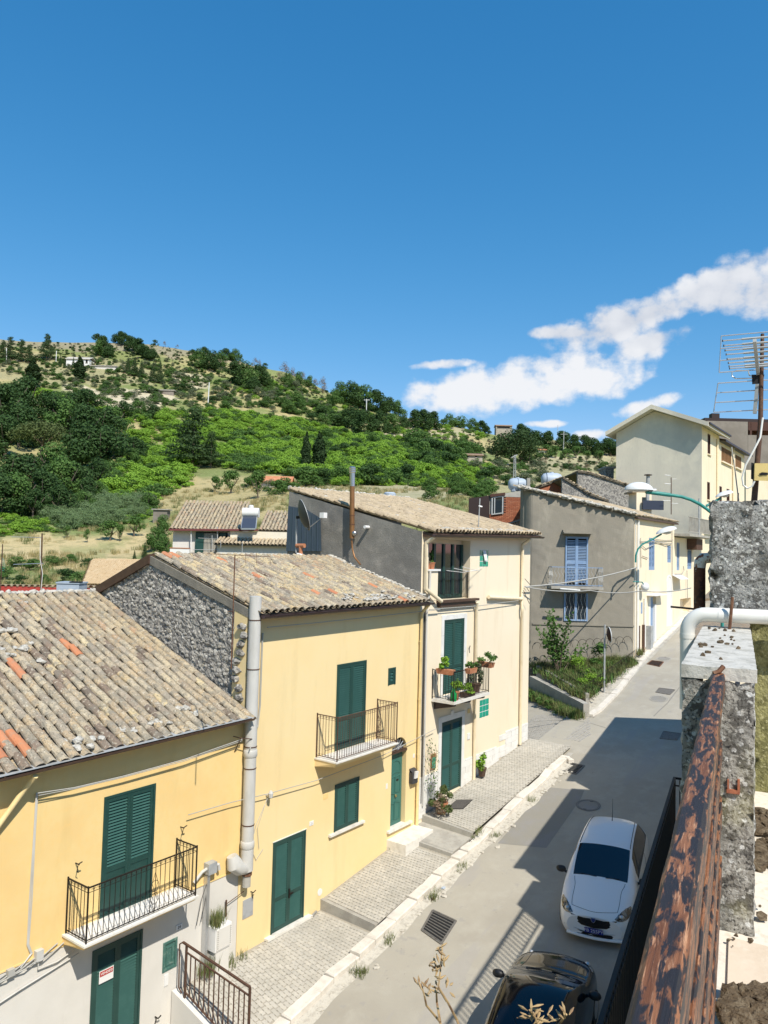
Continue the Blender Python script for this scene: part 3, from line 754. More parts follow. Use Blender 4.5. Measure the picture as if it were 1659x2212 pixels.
def scroll(b,c,r,ax,flip=1,rt=.004):
 c=Vector(c);pts=[]
 for k in range(8):
  a=k/7*4.6;rr=r*(1-.45*k/7)
  pts.append(c+ax*(math.cos(a)*rr*flip)+Vector((0,0,math.sin(a)*rr)))
 b.tube(pts,rt,4)
def railing(parent,path,z0,h,m_,gap=.115,r_=.0075,name='railing',scrolls=True,closed=False,top=.02):
 """path: list of (x,y); bars are single parts"""
 b=MB();P=[Vector((x,y,0)) for x,y in path];bars=[]
 for p,q in zip(P,P[1:]):
  b.beam(p+Vector((0,0,z0+h)),q+Vector((0,0,z0+h)),top*1.5,top)
  b.beam(p+Vector((0,0,z0+.06)),q+Vector((0,0,z0+.06)),top,top*.7)
  if scrolls:b.beam(p+Vector((0,0,z0+h-.09)),q+Vector((0,0,z0+h-.09)),.012,.006)
  L_=(q-p).length;n=max(2,round(L_/gap))
  for k in range(1,n):bars.append((p.lerp(q,k/n),(q-p).normalized()))
 for p in P:b.beam(p+Vector((0,0,z0)),p+Vector((0,0,z0+h+.03)),top*1.2,top*1.2)
 rl=obj(name,b,m_,parent)
 bm_=MB().tube([(0,0,.06),(0,0,h-.01)],r_,5).mesh('bar',m_)
 sc=MB()
 for p,d in bars:
  o=inst('bar',bm_,rl,(p.x,p.y,z0)) if True else None
  if scrolls:
   for s in(-1,1):
    scroll(sc,p+d*(s*.024)+Vector((0,0,z0+h-.05)),.021,d,s);scroll(sc,p+d*(s*.02)+Vector((0,0,z0+.10)),.019,d,s,.0035)
 if sc.v:obj('scrollwork',sc,m_,rl,kind='stuff')
 return rl,bars
TW,TL,TE=.235,.45,.36
def tile_mb(seed,long=TL):
 rn=random.Random(seed);b=MB();n=7
 rA,rB,hA,hB=.106,.082,.086,.062
 def ring(y,r_,h,inn=0):
  out=[]
  for k in range(n):
   a=math.pi*k/(n-1)
   j=1+rn.uniform(-.03,.03)
   out.append((math.cos(a)*(r_-inn)*j,y+rn.uniform(-.006,.006),math.sin(a)*(h-inn)*j))
  return out
 o0,o1,i0,i1=ring(0,rA,hA),ring(long,rB,hB),ring(0.004,rA,hA,.016),ring(.16,rB,hB,.018)
 b.v=o0+o1+i0+i1
 for k in range(n-1):
  b.f+=[(k,n+k,n+k+1,k+1),(k,k+1,2*n+k+1,2*n+k),(2*n+k,2*n+k+1,3*n+k+1,3*n+k)]
 b.mi=[0]*len(b.f);return b
TILE_MB=[tile_mb(s) for s in range(5)]
TILE_ME=[[t.mesh('tile',M[k]) for t in TILE_MB] for k in('tile_a',)][0]
def roof(parent,X0,X1,Ye,Ze,Yr,Zr,dzdx=0.0,nsingle=300,stuffmat='tile_stuff',pick=None,spacing=TW,exp=TE,seed=1,ridge=True,Xr0=None,Xr1=None,scale=1.0,flip=False):
 """barrel tile slope; eave at (Ye,Ze), ridge at (Yr,Zr); optional sheared verge (Xr0,Xr1 at the ridge)"""
 rn=random.Random(seed);sg=1 if Yr>Ye else-1
 Ls=math.hypot(Yr-Ye,Zr-Ze);pit=math.atan2(Zr-Ze,abs(Yr-Ye))
 dirv=Vector((0,(Yr-Ye)/Ls,(Zr-Ze)/Ls));nrm=Vector((0,-sg*math.sin(pit),math.cos(pit)));xv=Vector((1,0,dzdx)).normalized()
 if Xr0 is None:Xr0,Xr1=X0,X1
 bed=MB();o=Vector((0,Ye,Ze));bd=-.012
 A=lambda X,s:Vector((X,Ye,Ze+dzdx*(X-X0)))+dirv*s+nrm*bd
 bed.quad(A(X0,-.02),A(X1,-.02),A(Xr1,Ls),A(Xr0,Ls));
 rf=obj('roof',bed,M['tilebase'],parent)
# channel tiles between the covers
 ch=MB();nc=int(round((X1-X0)/spacing));nr=int(Ls/exp)+1
 for c in range(nc+1):
  X=X0+c*spacing
  for r_ in range(nr):
   s0,s1=r_*exp-(.03 if r_==0 else 0),min(Ls,(r_+1)*exp)
   if s1<=s0:continue
   t=(s0+s1)/2/Ls
   if not(lerp(X0,Xr0,t)-.05<X<lerp(X1,Xr1,t)+.05):continue
   for k in range(4):
    a0,a1=math.pi*k/4,math.pi*(k+1)/4
    f=lambda a,s,z:A(X,s)+xv*(math.cos(a)*.085*scale)+nrm*(.062-math.sin(a)*.055+z)*scale
    ch.quad(f(a0,s0,.014),f(a1,s0,.014),f(a1,s1,0),f(a0,s1,0))
 obj('channel_tile',ch,M[stuffmat],rf,kind='stuff')
 cells=[]
 for c in range(nc):
  X=X0+(c+.5)*spacing
  for r_ in range(nr):
   s=r_*exp-.05
   if s+TL*.8>Ls+.12:continue
   t=max(0,s/Ls)
   if not(lerp(X0,Xr0,t)-.02<X<lerp(X1,Xr1,t)+.02):continue
   p=A(X,s)+nrm*(.052*scale)
   q=proj(p);cells.append((q[2],c,r_,p,-30<q[0]<PW+20 and q[1]<PH+30))
 vis=sorted([c for c in cells if c[4]],key=lambda c:c[0])
 single={(c[1],c[2]) for c in vis[:nsingle]}
 fld=MB()
 base=Matrix((xv,dirv if not flip else dirv,nrm)).transposed().to_4x4()
 if sg<0:base=Matrix((-xv,dirv,nrm)).transposed().to_4x4()
 for(_,c,r_,p,v) in cells:
  rm=Matrix.Translation(p+nrm*rn.uniform(-.008,.012)+xv*rn.uniform(-.012,.012)+dirv*rn.uniform(-.03,.03))@base@Matrix.Rotation(rn.gauss(0,.035),4,'Z')@Matrix.Rotation(.075+rn.gauss(0,.022),4,'X')@Matrix.Rotation(rn.gauss(0,.04),4,'Y')
  if scale!=1.0:rm=rm@Matrix.Scale(scale,4)
  k=rn.randrange(5)
  if(c,r_) in single:
   ob=bpy.data.objects.new('tile',TILE_ME[k]);COL.objects.link(ob);ob.parent=rf
   lo=ORG.get(root_of(rf).name,(0,0,0));ob.matrix_local=Matrix.Translation((-lo[0],-lo[1],-lo[2]))@rm
   mm=pick(c,r_,p,rn) if pick else None
   if mm:ob.material_slots[0].link='OBJECT';ob.material_slots[0].material=M[mm]
  else:
   tb=TILE_MB[k];s0=len(fld.v);fld.v+=[tuple(rm@Vector(v_)) for v_ in tb.v]
   fld.f+=[tuple(s0+q for q in f_) for f_ in tb.f];fld.mi+=[0]*len(tb.f)
 if fld.v:obj('tile_field',fld,M[stuffmat],rf,smooth=True,kind='stuff')
 return rf
def gutter(parent,X0,X1,Y,z0,z1,m_,r_=.06,flat=None):
 b=MB()
 prof=[(math.cos(a)*r_,math.sin(a)*r_) for a in[math.pi*(1+k/6) for k in range(7)]]
 prof2=[(x*.86,z*.86+.002) for x,z in prof][::-1]
 ring=prof+prof2;n=len(ring)
 for X,z in((X0,z0),(X1,z1)):b.v+=[(X,Y+p[0],z+p[1]) for p in ring]
 for k in range(n):b.f.append((k,(k+1)%n,n+(k+1)%n,n+k))
 b.f+=[tuple(range(n-1,-1,-1)),tuple(range(n,2*n))];b.mi=[0]*len(b.f)
 g=obj('gutter',b,m_,parent)
 k=X0+.3
 while k<X1:
  t=(k-X0)/(X1-X0);bb=MB().beam((k,Y-r_-.004,lerp(z0,z1,t)+.01),(k,Y+r_+.05,lerp(z0,z1,t)+.02),.02,.012);obj('gutter_clip',bb,m_,g);k+=.85
 return g
def clips(parent,X,Y,zs,r_,m_):
 for z in zs:obj('pipe_clip',MB().lathe([(r_*1.12,z-.012),(r_*1.12,z+.012)],(X,Y,0),10),m_,parent)
# ---------------------------------------------------------------- house 1 : near yellow house
H1=thing('yellow_house','near deep yellow house with mottled tiled roof and white-grey ground floor','house',(8,14,0),group='houses along the left side of the street')
X0,X1=3.0,12.86
zt1=6.02
up_door=(9.18,10.40,2.66,5.04);lo_door=(9.07,10.22,-.5,2.14);sw=(10.76,11.13,1.02,1.63)
holes=[(*up_door,.07),(*lo_door,.07),(*sw,.1)]
b=wall_holes(X0,X1,2.50,zt1,[(9.18,10.40,2.66,5.04,.07)])
b.quad((X1,FY,2.5),(X1,20,2.5),(X1,20,zt1),(X1,FY,zt1));b.quad((X0,FY,-2),(X0,FY,zt1),(X0,25,zt1),(X0,25,-2))
obj('upper_wall',b,M['yellow1'],H1)
b=wall_holes(X0,X1,-2.0,2.497,[h for h in holes[1:]],Y=FY+.006)
obj('lower_wall',b,M['white_plaster'],H1)
obj('plaster_edge',MB().box(X0,12.62,FY-.012,FY+.02,2.485,2.515),M['yellow1'],H1)
rn1=random.Random(4)
runs={}
for _ in range(20):
 c=rn1.randint(0,31);r0=rn1.randint(0,16);n=rn1.randint(1,4)
 if c>20 and rn1.random()<.75:n=1 if rn1.random()<.4 else 0
 for k in range(n):runs[(c,r0+k)]='tile_new'
for c,r0,n in((9,2,4),(8,5,3),(11,7,3),(12,6,2),(10,10,5),(9,13,4),(13,3,2),(7,9,4),(11,1,2),(14,13,2),(8,0,3)):
 for k in range(n):runs[(c,r0+k)]='tile_new'
def pick1(c,r_,p,rn):
 if(c,r_) in runs:return runs[(c,r_)]
 u=rn.random()
 return 'tile_dark' if u<.10 else('tile_y' if u<.17 else None)
rf1=roof(H1,3.2,12.72,12.93,6.03,19.4,8.60,nsingle=300,pick=pick1,seed=21)
b=MB();b.quad((3.2,19.42,8.58),(3.2,24.5,6.6),(12.7,24.5,6.6),(12.7,19.42,8.58));obj('rear_slope',b,M['tile_stuff'],rf1)
b=MB();rr=random.Random(3)
for i in range(46):
 X=5.5+i*.16;b.blob((X+rr.uniform(-.05,.05),19.4+rr.uniform(-.06,.06),8.66+rr.uniform(0,.03)),(rr.uniform(.07,.13),rr.uniform(.06,.12),rr.uniform(.05,.09)),2,i,.3)
obj('ridge_mortar',b,M['mortar'],rf1,kind='stuff')
nS=Vector((0,-math.sin(math.atan2(2.57,6.47)),math.cos(math.atan2(2.57,6.47))))
def on_roof1(x,y):return onP(x,y,(8,12.93,6.12),nS)
b=MB()
for(zx,zy,s) in((105,575,.22),(225,650,.16),(30,470,.24),(10,580,.18),(190,545,.15),(160,300,.13),(720,1060,.16),(970,1020,.12),(780,1060,.14),(420,1120,.2),(480,1160,.17),(570,1110,.15),(1080,930,.2),(1150,960,.16),(900,1010,.15),(60,610,.14)):
 p=on_roof1(*Zm(0,1380,1659/700)(zx,zy))
 for k in range(3):b.blob(p+Vector((rr.uniform(-.14,.14),rr.uniform(-.14,.14),rr.uniform(0,.03))),(s*rr.uniform(.3,.65),s*rr.uniform(.3,.65),s*.28),2,int(zx)+k,.35)
obj('roof_mortar',b,M['mortar'],rf1,kind='stuff')
gutter(H1,3.2,12.74,12.86,5.97,6.08,M['gutter_br'],.065)
obj('eave_flashing',MB().hexa([(3.2,12.80,6.01),(12.72,12.80,6.10),(12.72,12.99,6.11),(3.2,12.99,6.02),(3.2,12.80,6.018),(12.72,12.80,6.108),(12.72,12.99,6.135),(3.2,12.99,6.045)]),M['zinc'],H1)
obj('soffit',MB().hexa([(3.2,12.93,5.90),(12.72,12.93,6.0),(12.72,FY+.01,6.0),(3.2,FY+.01,5.90),(3.2,12.93,5.97),(12.72,12.93,6.07),(12.72,FY+.01,6.18),(3.2,FY+.01,6.08)]),M['concrete'],H1)
shutter(H1,*up_door,rails=(0,.40,1),solid=(0,))
shutter(H1,*lo_door,rails=(0,.25,1),Y=FY+.004)
# small faded wooden hatch
b=MB();x0,x1,z0,z1=sw
for q in((x0,x1,z1-.05,z1),(x0,x1,z0,z0+.05),(x0,x0+.05,z0+.05,z1-.05),(x1-.05,x1,z0+.05,z1-.05)):b.box(q[0],q[1],FY-.01,FY+.05,q[2],q[3])
hatch=obj('hatch',b,M['green_old'],H1)
b=MB().box(x0+.05,x1-.05,FY+.02,FY+.045,z0+.05,z1-.05)
for q in((x0+.10,x1-.10,z1-.16,z1-.13),(x0+.10,x0+.13,z0+.13,z1-.16),(x1-.13,x1-.10,z0+.13,z1-.16),(x0+.10,x1-.10,z0+.10,z0+.13)):b.box(q[0],q[1],FY+.005,FY+.022,q[2],q[3])
obj('hatch_panel',b,M['green_old'],hatch)
# balcony
def balcony(parent,x0,x1,zt,depth,th,wallm,rail_m,inset,h,gap,taper=.12,scrolls=True,lip='marble',tiles=True):
 yb=FY;yf=FY-depth
 b=MB().hexa([(x0+taper*.3,yf+.1,zt-th),(x1-taper*.3,yf+.1,zt-th),(x1,yb+.02,zt-th*1.6),(x0,yb+.02,zt-th*1.6),
 (x0,yf+.03,zt-.045),(x1,yf+.03,zt-.045),(x1,yb+.02,zt-.045),(x0,yb+.02,zt-.045)])
 bal=obj('balcony',b,wallm,parent)
 obj('slab_edge',MB().box(x0-.02,x1+.02,yf,yb-.002,zt-.043,zt-.008),M[lip],bal)
 if tiles:
  n=int((x1-x0)/.2);k=max(2,int((depth-.1)/.2))
  tm=MB().box(-.097,.097,-.097,.097,-.006,.0).mesh('floor_tile',M['white'])
  for i in range(n):
   for j in range(k):
    inst('floor_tile',tm,bal,(x0+.1+(x1-x0-.2)*i/(n-1),yf+.12+j*.2,zt))
 i_=inset
 rl,bars=railing(bal,[(x0+i_,yb-.02),(x0+i_,yf+i_),(x1-i_,yf+i_),(x1-i_,yb-.02)],zt,h,rail_m,gap,scrolls=scrolls)
 return bal,rl
bal1,rl1=balcony(H1,8.42,11.05,2.72,.72,.12,M['yellow1'],M['iron'],.05,1.0,.115)
def cartouche(x,z,y,m_,parent):
 b=MB()
 for s in(-1,1):
  for dz in(.12,-.12):
   pts=[Vector((x+s*.09*math.sin(a)*(1 if dz>0 else 1),y,z+dz+.11*math.cos(a))) for a in[q*.5 for q in range(10)]]
   b.tube(pts,.006,4)
  b.tube([(x,y,z+.38),(x+s*.07,y,z+.18),(x,y,z),(x+s*.07,y,z-.18),(x,y,z-.38)],.006,4)
 obj('scroll_panel',b,m_,parent)
cartouche(9.95,3.15,FY-.68,M['iron'],rl1)
for X,z in((8.62,3.95),(11.1,3.95)):
 obj('pot_hook',MB().tube([(X,FY,z),(X,FY-.12,z),(X-.05,FY-.16,z+.03),(X+.02,FY-.19,z+.07)],.012,5).tube([(X-.03,FY-.13,z),(X-.05,FY-.13,z-.1),(X-.01,FY-.12,z-.14)],.008,5),M['iron'],H1)
# rain pipe leaving the gutter, cable trunk
obj('downpipe',MB().tube([(7.50,12.90,5.9),(7.47,13.08,5.72),(7.0,13.2,5.05),(5.2,13.22,2.9),(5.1,13.22,-1)],.05,10),M['pipe_y'],H1,smooth=True)
b=MB()
for k in range(3):
 d=(k-1)*.016;b.tube([(7.76+d,13.27,5.47),(7.75+d,13.275,4.6),(7.74+d*1.6,13.275,3.6),(7.73+d,13.28,2.80),(7.80+d,13.27,2.62),(7.6,13.26,2.45)],.009,5)
obj('cable_riser',b,M['pvc_grey'],H1)
b=MB()
rr=random.Random(9)
for k in range(7):
 X=5.8+.32*k;b.tube([(X,13.26,2.2+.12*k*.3),(X+.25,13.2,2.28+.1*k*.3),(X+.55,13.25,2.30+.1*k*.35),(X+.9,13.26,2.36+.05*k)],.012,5)
for k in range(4):b.box(6.3+.35*k,6.42+.35*k,13.2,13.29,2.28+.04*k,2.4+.04*k)
obj('cable_bundle',b,M['wire'],H1,kind='stuff')
obj('junction_box',MB().box(7.86,8.0,13.2,13.295,2.46,2.64),M['pvc_grey'],H1)
obj('conduit',MB().tube([(7.93,13.25,2.46),(7.93,13.25,2.3),(8.3,13.25,2.28),(8.75,13.26,2.38)],.014,5).tube([(6.0,13.25,1.78),(7.6,13.25,2.08),(8.75,13.26,2.25)],.016,5),M['pvc_grey'],H1)
obj('junction_box',MB().box(11.79,12.03,13.12,13.29,2.74,2.98),M['zinc'],H1)
obj('broken_duct',MB().tube([(11.48,13.24,2.66),(11.66,13.2,2.84),(11.85,13.2,2.88)],.035,7).tube([(12.0,13.22,2.88),(12.13,13.2,2.86),(12.16,13.2,2.74)],.04,7),M['pvc_grey'],H1)
b=MB().box(11.80,11.87,13.17,13.29,.5,2.72)
for q in((11.875,13.2),(11.90,13.22)):b.tube([(q[0],q[1],.5),(q[0]+.01,q[1],2.7)],.012,5)
obj('meter_conduit',b,M['alu'],H1)
for q in((11.70,1.75),(11.58,1.72)):obj('loose_wire',MB().tube([(11.84,13.2,2.62),(q[0]+.1,13.2,2.25),(q[0],13.22,q[1])],.009,4),M['wire_dk'],H1)
b=MB().box(11.94,12.42,13.0,13.29,1.05,1.56)
cab=obj('meter_cabinet',b,M['white'],H1)
obj('cabinet_door',MB().box(11.97,12.39,12.985,13.0,1.08,1.53),M['white_plaster'],cab)
for k in range(9):
 for X in(11.99,12.36):obj('vent_slot',MB().box(X,X+.03,12.98,12.986,1.12+k*.045,1.14+k*.045),M['concrete'],cab)
obj('cabinet_plinth',MB().box(11.98,12.38,13.02,13.29,.3,1.05),M['white_plaster'],H1)
obj('gate_bracket',MB().beam((12.46,13.25,1.58),(12.46,13.25,1.95),.02,.04).beam((12.46,13.22,1.88),(12.98,13.22,1.98),.012,.012),M['iron_br'],H1)
pl=obj('number_plate',MB().box(11.08,11.24,FY-.012,FY+.004,1.77,1.87),M['white'],H1)
text_mb('24',.085,M['wire_dk'],'numerals',pl,Vector((11.16,FY-.015,1.82)),FACE_STREET)
obj('bell_plate',MB().box(10.82,10.92,FY-.012,FY+.005,.72,.95),M['white'],H1)
obj('wall_hook',MB().tube([(10.62,FY,.2),(10.62,FY-.1,.2),(10.66,FY-.14,.26)],.014,5).tube([(10.62,FY-.05,.2),(10.56,FY-.08,.1)],.012,5),M['iron'],H1)
sg=thing('for_sale_sign','red and white VENDESI for sale sign hung on the lower green shutter','sign',(9.38,FY-.03,1.58))
obj('board',MB().box(9.22,9.54,FY-.03,FY-.026,1.46,1.70),M['white'],sg)
M['signred']=mat('sign red',(.42,.05,.04),.5)
obj('red_field',MB().box(9.235,9.525,FY-.034,FY-.031,1.59,1.685),M['signred'],sg)
text_mb('VENDESI',.068,M['white'],'lettering',sg,Vector((9.38,FY-.037,1.637)),FACE_STREET)
# ---------------------------------------------------------------- house 2 : pale yellow house
H2=thing('yellow_house','pale yellow house with arched green front door and thick grey pipe at its corner','house',(16,14,0),group='houses along the left side of the street')
X0,X1=12.87,20.36
gd=(13.99,15.19,.575,2.78);fd=(18.98,19.76,1.73,4.37);us=(16.28,17.6,4.55,6.88);ws=(16.33,17.4,2.38,3.64);vt=(18.69,19.07,6.01,6.52)
holes=[(*gd,.07),(fd[0],fd[1],fd[2],4.37,.22),(*us,.07),(*ws,.07),(*vt,.1)]
b=wall_holes(X0,X1,-1.5,8.58,holes)
b.quad((X0,FY,-1.5),(X0,FY,8.58),(X0,FY+.45,8.6),(X0,FY+.45,-1.5))
obj('front_wall',b,M['yellow2'],H2)
# arch spandrels over the door
b=MB();xc,rr_=(fd[0]+fd[1])/2,(fd[1]-fd[0])/2;zs_=4.37-rr_
for s in(-1,1):
 pts=[(xc+s*rr_*math.cos(a),FY-.001,zs_+rr_*math.sin(a)) for a in[k*math.pi/16 for k in range(9)]]
 for p,q in zip(pts,pts[1:]):
  b.quad(p,q,(q[0],FY-.001,4.372),(p[0],FY-.001,4.372));b.quad(p,q,(q[0],FY+.2,q[2]),(p[0],FY+.2,p[2]))
obj('door_arch',b,M['yellow2'],H2)
# rubble gable seen over the near roof
ys=np.linspace(13.3,20.2,116);gm=MB();rows=46
def gtop(y):return lerp(8.47,9.70,(y-13.0)/4.06) if y<17.06 else lerp(9.70,8.46,(y-17.06)/2.9)
def gfn(u,v):
 y=lerp(13.32,20.2,u);zt=gtop(y)-.05;zb=6.0+(y-12.93)*.397-.25 if y<19.4 else 8.3
 z=lerp(min(zb,zt-.01),zt,v)
 q=Vector((y*3.2,z*4.2,2));d=mnoise.cell(Vector((round(y*8+.8*mnoise.noise(q)),round(z*11+.8*mnoise.noise(q+Vector((9,0,0)))),0)))
 dsp=.018*d+.02*mnoise.noise(q*1.7)+.02*mnoise.noise(q*4)
 return(12.93-dsp-.02,y,z)
gm.grid(gfn,170,60);obj('gable_wall',gm,M['rubble'],H2)
b=MB();rr=random.Random(12)
M['chip']=mat('gable rubble chips',(.4,.38,.34),.95,[('n',25,(.20,.19,.17,.7),.5,.68)],[('n',50,.5,.01)],island=[(.46,.43,.38),(.30,.285,.26),(.56,.53,.47),(.24,.225,.2),(.38,.345,.28)])
for i in range(1500):
 v=gfn(rr.random()**1.15,rr.random());s_=rr.uniform(.02,.075)
 b.blob((v[0]+.012,v[1],v[2]),(s_*.55,s_*rr.uniform(.7,1.5),s_*rr.uniform(.5,1)),1,i,.35)
obj('rubble_stone',b,M['chip'],H2,kind='stuff');b=MB()
for i in range(9):
 b.blob((12.85,13.42+rr.uniform(-.06,.2),6.45+i*.21),(.09,.12,.09),2,i,.35)
obj('corner_stones',b,M['rubble'],H2,kind='stuff')
# verge bands
obj('verge_band',MB().hexa([(12.86,13.1,8.30),(12.99,13.1,8.30),(12.99,17.06,9.50),(12.86,17.06,9.50),(12.86,13.1,8.50),(12.99,13.1,8.50),(12.99,17.06,9.72),(12.86,17.06,9.72)]),M['greyhouse'],H2)
obj('verge_flashing',MB().hexa([(12.82,17.06,9.52),(13.02,17.06,9.52),(13.02,21.2,7.82),(12.82,21.2,7.82),(12.82,17.06,9.77),(13.02,17.06,9.77),(13.02,21.2,8.06),(12.82,21.2,8.06)]),M['gutter_br'],H2)
def pick2(c,r_,p,rn):
 u=rn.random()
 return 'tile_dark' if u<.06 else('tile_y' if u<.34 else('tile_new' if u<.36 else None))
rf2=roof(H2,12.98,20.30,12.93,8.46,17.06,9.70,nsingle=300,pick=pick2,seed=33)
b=MB().quad((12.98,17.08,9.68),(20.3,17.08,9.68),(20.3,22,7.6),(12.98,22,7.6));obj('rear_slope',b,M['tile_stuff'],rf2)
ridge_me=MB()
for k in range(6):
 pass
rt=tile_mb(77).mesh('ridge_tile',M['tile_y'])
for i in range(19):
 o=inst('ridge_tile',rt,rf2,(13.0+i*.385,17.06,9.74),(0,0,R(-90)+rr.gauss(0,.05)))
 o.scale=(1.25,1.0,.8)
b=MB()
for i in range(40):
 X=16.4+(i%24)*.14+rr.uniform(-.1,.1);s=rr.uniform(.04,.11);Y=12.98+abs(rr.gauss(0,.22));b.blob((X,Y,8.56+(Y-12.93)*.3+.05),(s,s,s*.45),2,i,.4)
for i in range(22):
 t=i/21;Y=lerp(13.2,17.0,t);b.blob((20.26+rr.uniform(-.06,.03),Y,8.46+(Y-12.93)*.3+.12),(.1,.13,.05),2,i+60,.35)
obj('roof_mortar',b,M['mortar'],rf2,kind='stuff')
gutter(H2,12.96,20.42,12.86,8.40,8.43,M['gutter_dk'],.065)
obj('fascia',MB().box(12.96,20.36,12.925,FY-.002,8.34,8.44),M['gutter_dk'],H2)
s=shutter(H2,*gd,rails=(0,.36,1));obj('handle',MB().beam((14.6,FY-.05,1.36),(14.72,FY-.05,1.36),.03,.03).box(14.59,14.63,FY-.04,FY,1.25,1.48),M['iron'],s)
obj('sill',MB().box(13.78,15.4,FY-.14,FY+.02,.52,.575),M['marble'],H2);obj('lintel_strip',MB().box(13.97,15.21,FY-.022,FY+.0,2.782,2.80),M['marble'],H2)
shutter(H2,*us,rails=(0,.36,1));shutter(H2,*ws,rails=(0,1),pitch=.055)
obj('sill',MB().box(16.1,17.62,FY-.09,FY+.02,2.32,2.378),M['marble'],H2)
shutter(H2,*vt,rails=(0,1),leaves=1,pitch=.07,name='vent_shutter')
# front door, fanlight
dy=FY+.14
dr=obj('door',MB().box(fd[0]+.02,fd[1]-.02,dy,dy+.05,fd[2],3.92),mat('door green',(.045,.15,.125),.4),H2)
b=MB();dm=dr.data.materials[0]
def mould(pts,w_=.022):
 for p,q in zip(pts,pts[1:]):b.beam((p[0],dy-.006,p[1]),(q[0],dy-.006,q[1]),.022,w_)
xl,xr=fd[0]+.12,fd[1]-.12;xm=xc
mould([(xl,3.25),(xl,3.45)]+[(xm+(xr-xl)/2*-math.cos(a),3.45+.2*math.sin(a)) for a in[k*math.pi/8 for k in range(9)]]+[(xr,3.25),(xm,3.3),(xl,3.25)])
for a,c in((xl,xm-.02),(xm+.02,xr)):
 mould([(a,2.72),(a,3.15),(c,3.18),(c,2.66),(a,2.72)]);mould([(a,1.88),(a,2.42),(c,2.36),(c,1.88),(a,1.88)])
obj('door_moulding',b,dm,dr)
obj('door_knob',MB().lathe([(.0,0),(.03,.0),(.045,.03),(.035,.06),(0,.065)],(xm+.02,dy-.065,2.6),10,'y'),mat('brass',(.5,.38,.16),.3,metal=.9),dr)
obj('letter_slot',MB().box(xm+.08,xm+.19,dy-.01,dy,3.02,3.07),M['iron'],dr)
obj('transom',MB().box(fd[0],fd[1],FY-.03,FY+.18,3.925,3.985),M['gutter_br'],H2)
b=MB()
for k in range(7):
 a=math.pi*(k+.5)/7;b.tube([(xc,FY+.06,3.99),(xc+.34*math.cos(a),FY+.06,3.99+.34*math.sin(a))],.012,5)
b.tube([(xc+.2*math.cos(a),FY+.06,3.99+.2*math.sin(a)) for a in[k*math.pi/10 for k in range(11)]],.01,5)
obj('fanlight_grille',b,M['alu'],H2)
obj('fanlight_glass',MB().quad((fd[0],FY+.12,3.985),(fd[1],FY+.12,3.985),(fd[1],FY+.12,4.37),(fd[0],FY+.12,4.37)),M['glass'],H2)
obj('door_sill',MB().box(18.80,20.05,FY-.1,FY-.002,1.67,1.73).box(18.985,19.755,FY-.002,FY+.135,1.72,1.738),M['marble'],H2)
obj('door_step',MB().hexa([(18.83,12.62,.7),(20.32,12.62,.7),(20.32,FY+.01,.7),(18.83,FY+.01,.7),(18.83,12.62,1.47),(20.32,12.62,1.52),(20.32,FY+.01,1.52),(18.83,FY+.01,1.47)]),M['marble'],H2)
bal2,rl2=balcony(H2,15.46,18.21,4.555,.76,.15,M['yellow2'],M['iron_br'],.04,1.12,.098,scrolls=True)
cartouche(17.28,5.1,FY-.72,M['iron_br'],rl2)
obj('bell_plate',MB().box(18.71,18.79,FY-.012,FY+.005,2.98,3.13),M['white'],H2);obj('bell_plate',MB().box(20.13,20.21,FY-.012,FY+.005,3.6,3.72),M['white'],H2)
pl=obj('number_plate',MB().box(15.32,15.48,FY-.012,FY+.005,2.82,2.93),M['white'],H2)
text_mb('26',.085,M['pvc_grey'],'numerals',pl,Vector((15.40,FY-.015,2.875)),FACE_STREET)
obj('vent_grille',MB().box(15.86,16.05,FY-.01,FY+.005,3.36,3.5),M['yellow1'],H2)
obj('round_vent',MB().lathe([(.09,-.012),(.09,.01)],(15.82,FY,.98),16,'y'),M['white'],H2)
obj('meter_door',MB().box(13.03,13.36,FY-.015,FY+.005,1.29,1.72),mat('galvanised door',(.45,.46,.47),.5,[('n',9,(.36,.37,.38),.45,.7)],metal=.3),H2)
obj('wall_hook',MB().tube([(13.28,FY,1.85),(13.28,FY-.09,1.85),(13.33,FY-.12,1.9)],.012,5).tube([(13.28,FY-.05,1.85),(13.3,FY-.06,1.7)],.01,5),M['iron'],H2)
mb_=obj('mailbox',MB().box(19.93,20.22,13.16,FY-.002,2.86,3.2).prism([(19.93,13.16,3.2),(20.22,13.16,3.2),(20.22,13.19,3.27),(20.22,FY-.002,3.3),(19.93,FY-.002,3.3),(19.93,13.19,3.27)][:2]+[(20.22,FY-.002,3.3),(19.93,FY-.002,3.3)],(0,0,.004)),mat('dark grey mailbox',(.05,.05,.055),.5),H2)
obj('letters',MB().hexa([(20.0,13.12,3.02),(20.16,13.12,3.02),(20.17,13.16,3.02),(20.0,13.16,3.02),(20.02,13.10,3.24),(20.2,13.11,3.22),(20.2,13.15,3.22),(20.02,13.15,3.24)]),M['white'],mb_)
pp=obj('downpipe',MB().tube([(20.31,12.95,8.36),(20.31,13.2,8.1),(20.31,13.22,1.5)],.05,10),M['pipe_y'],H2,smooth=True)
clips(pp,20.31,13.22,(7.2,5.4,3.7,2.3),.05,M['pipe_y'])
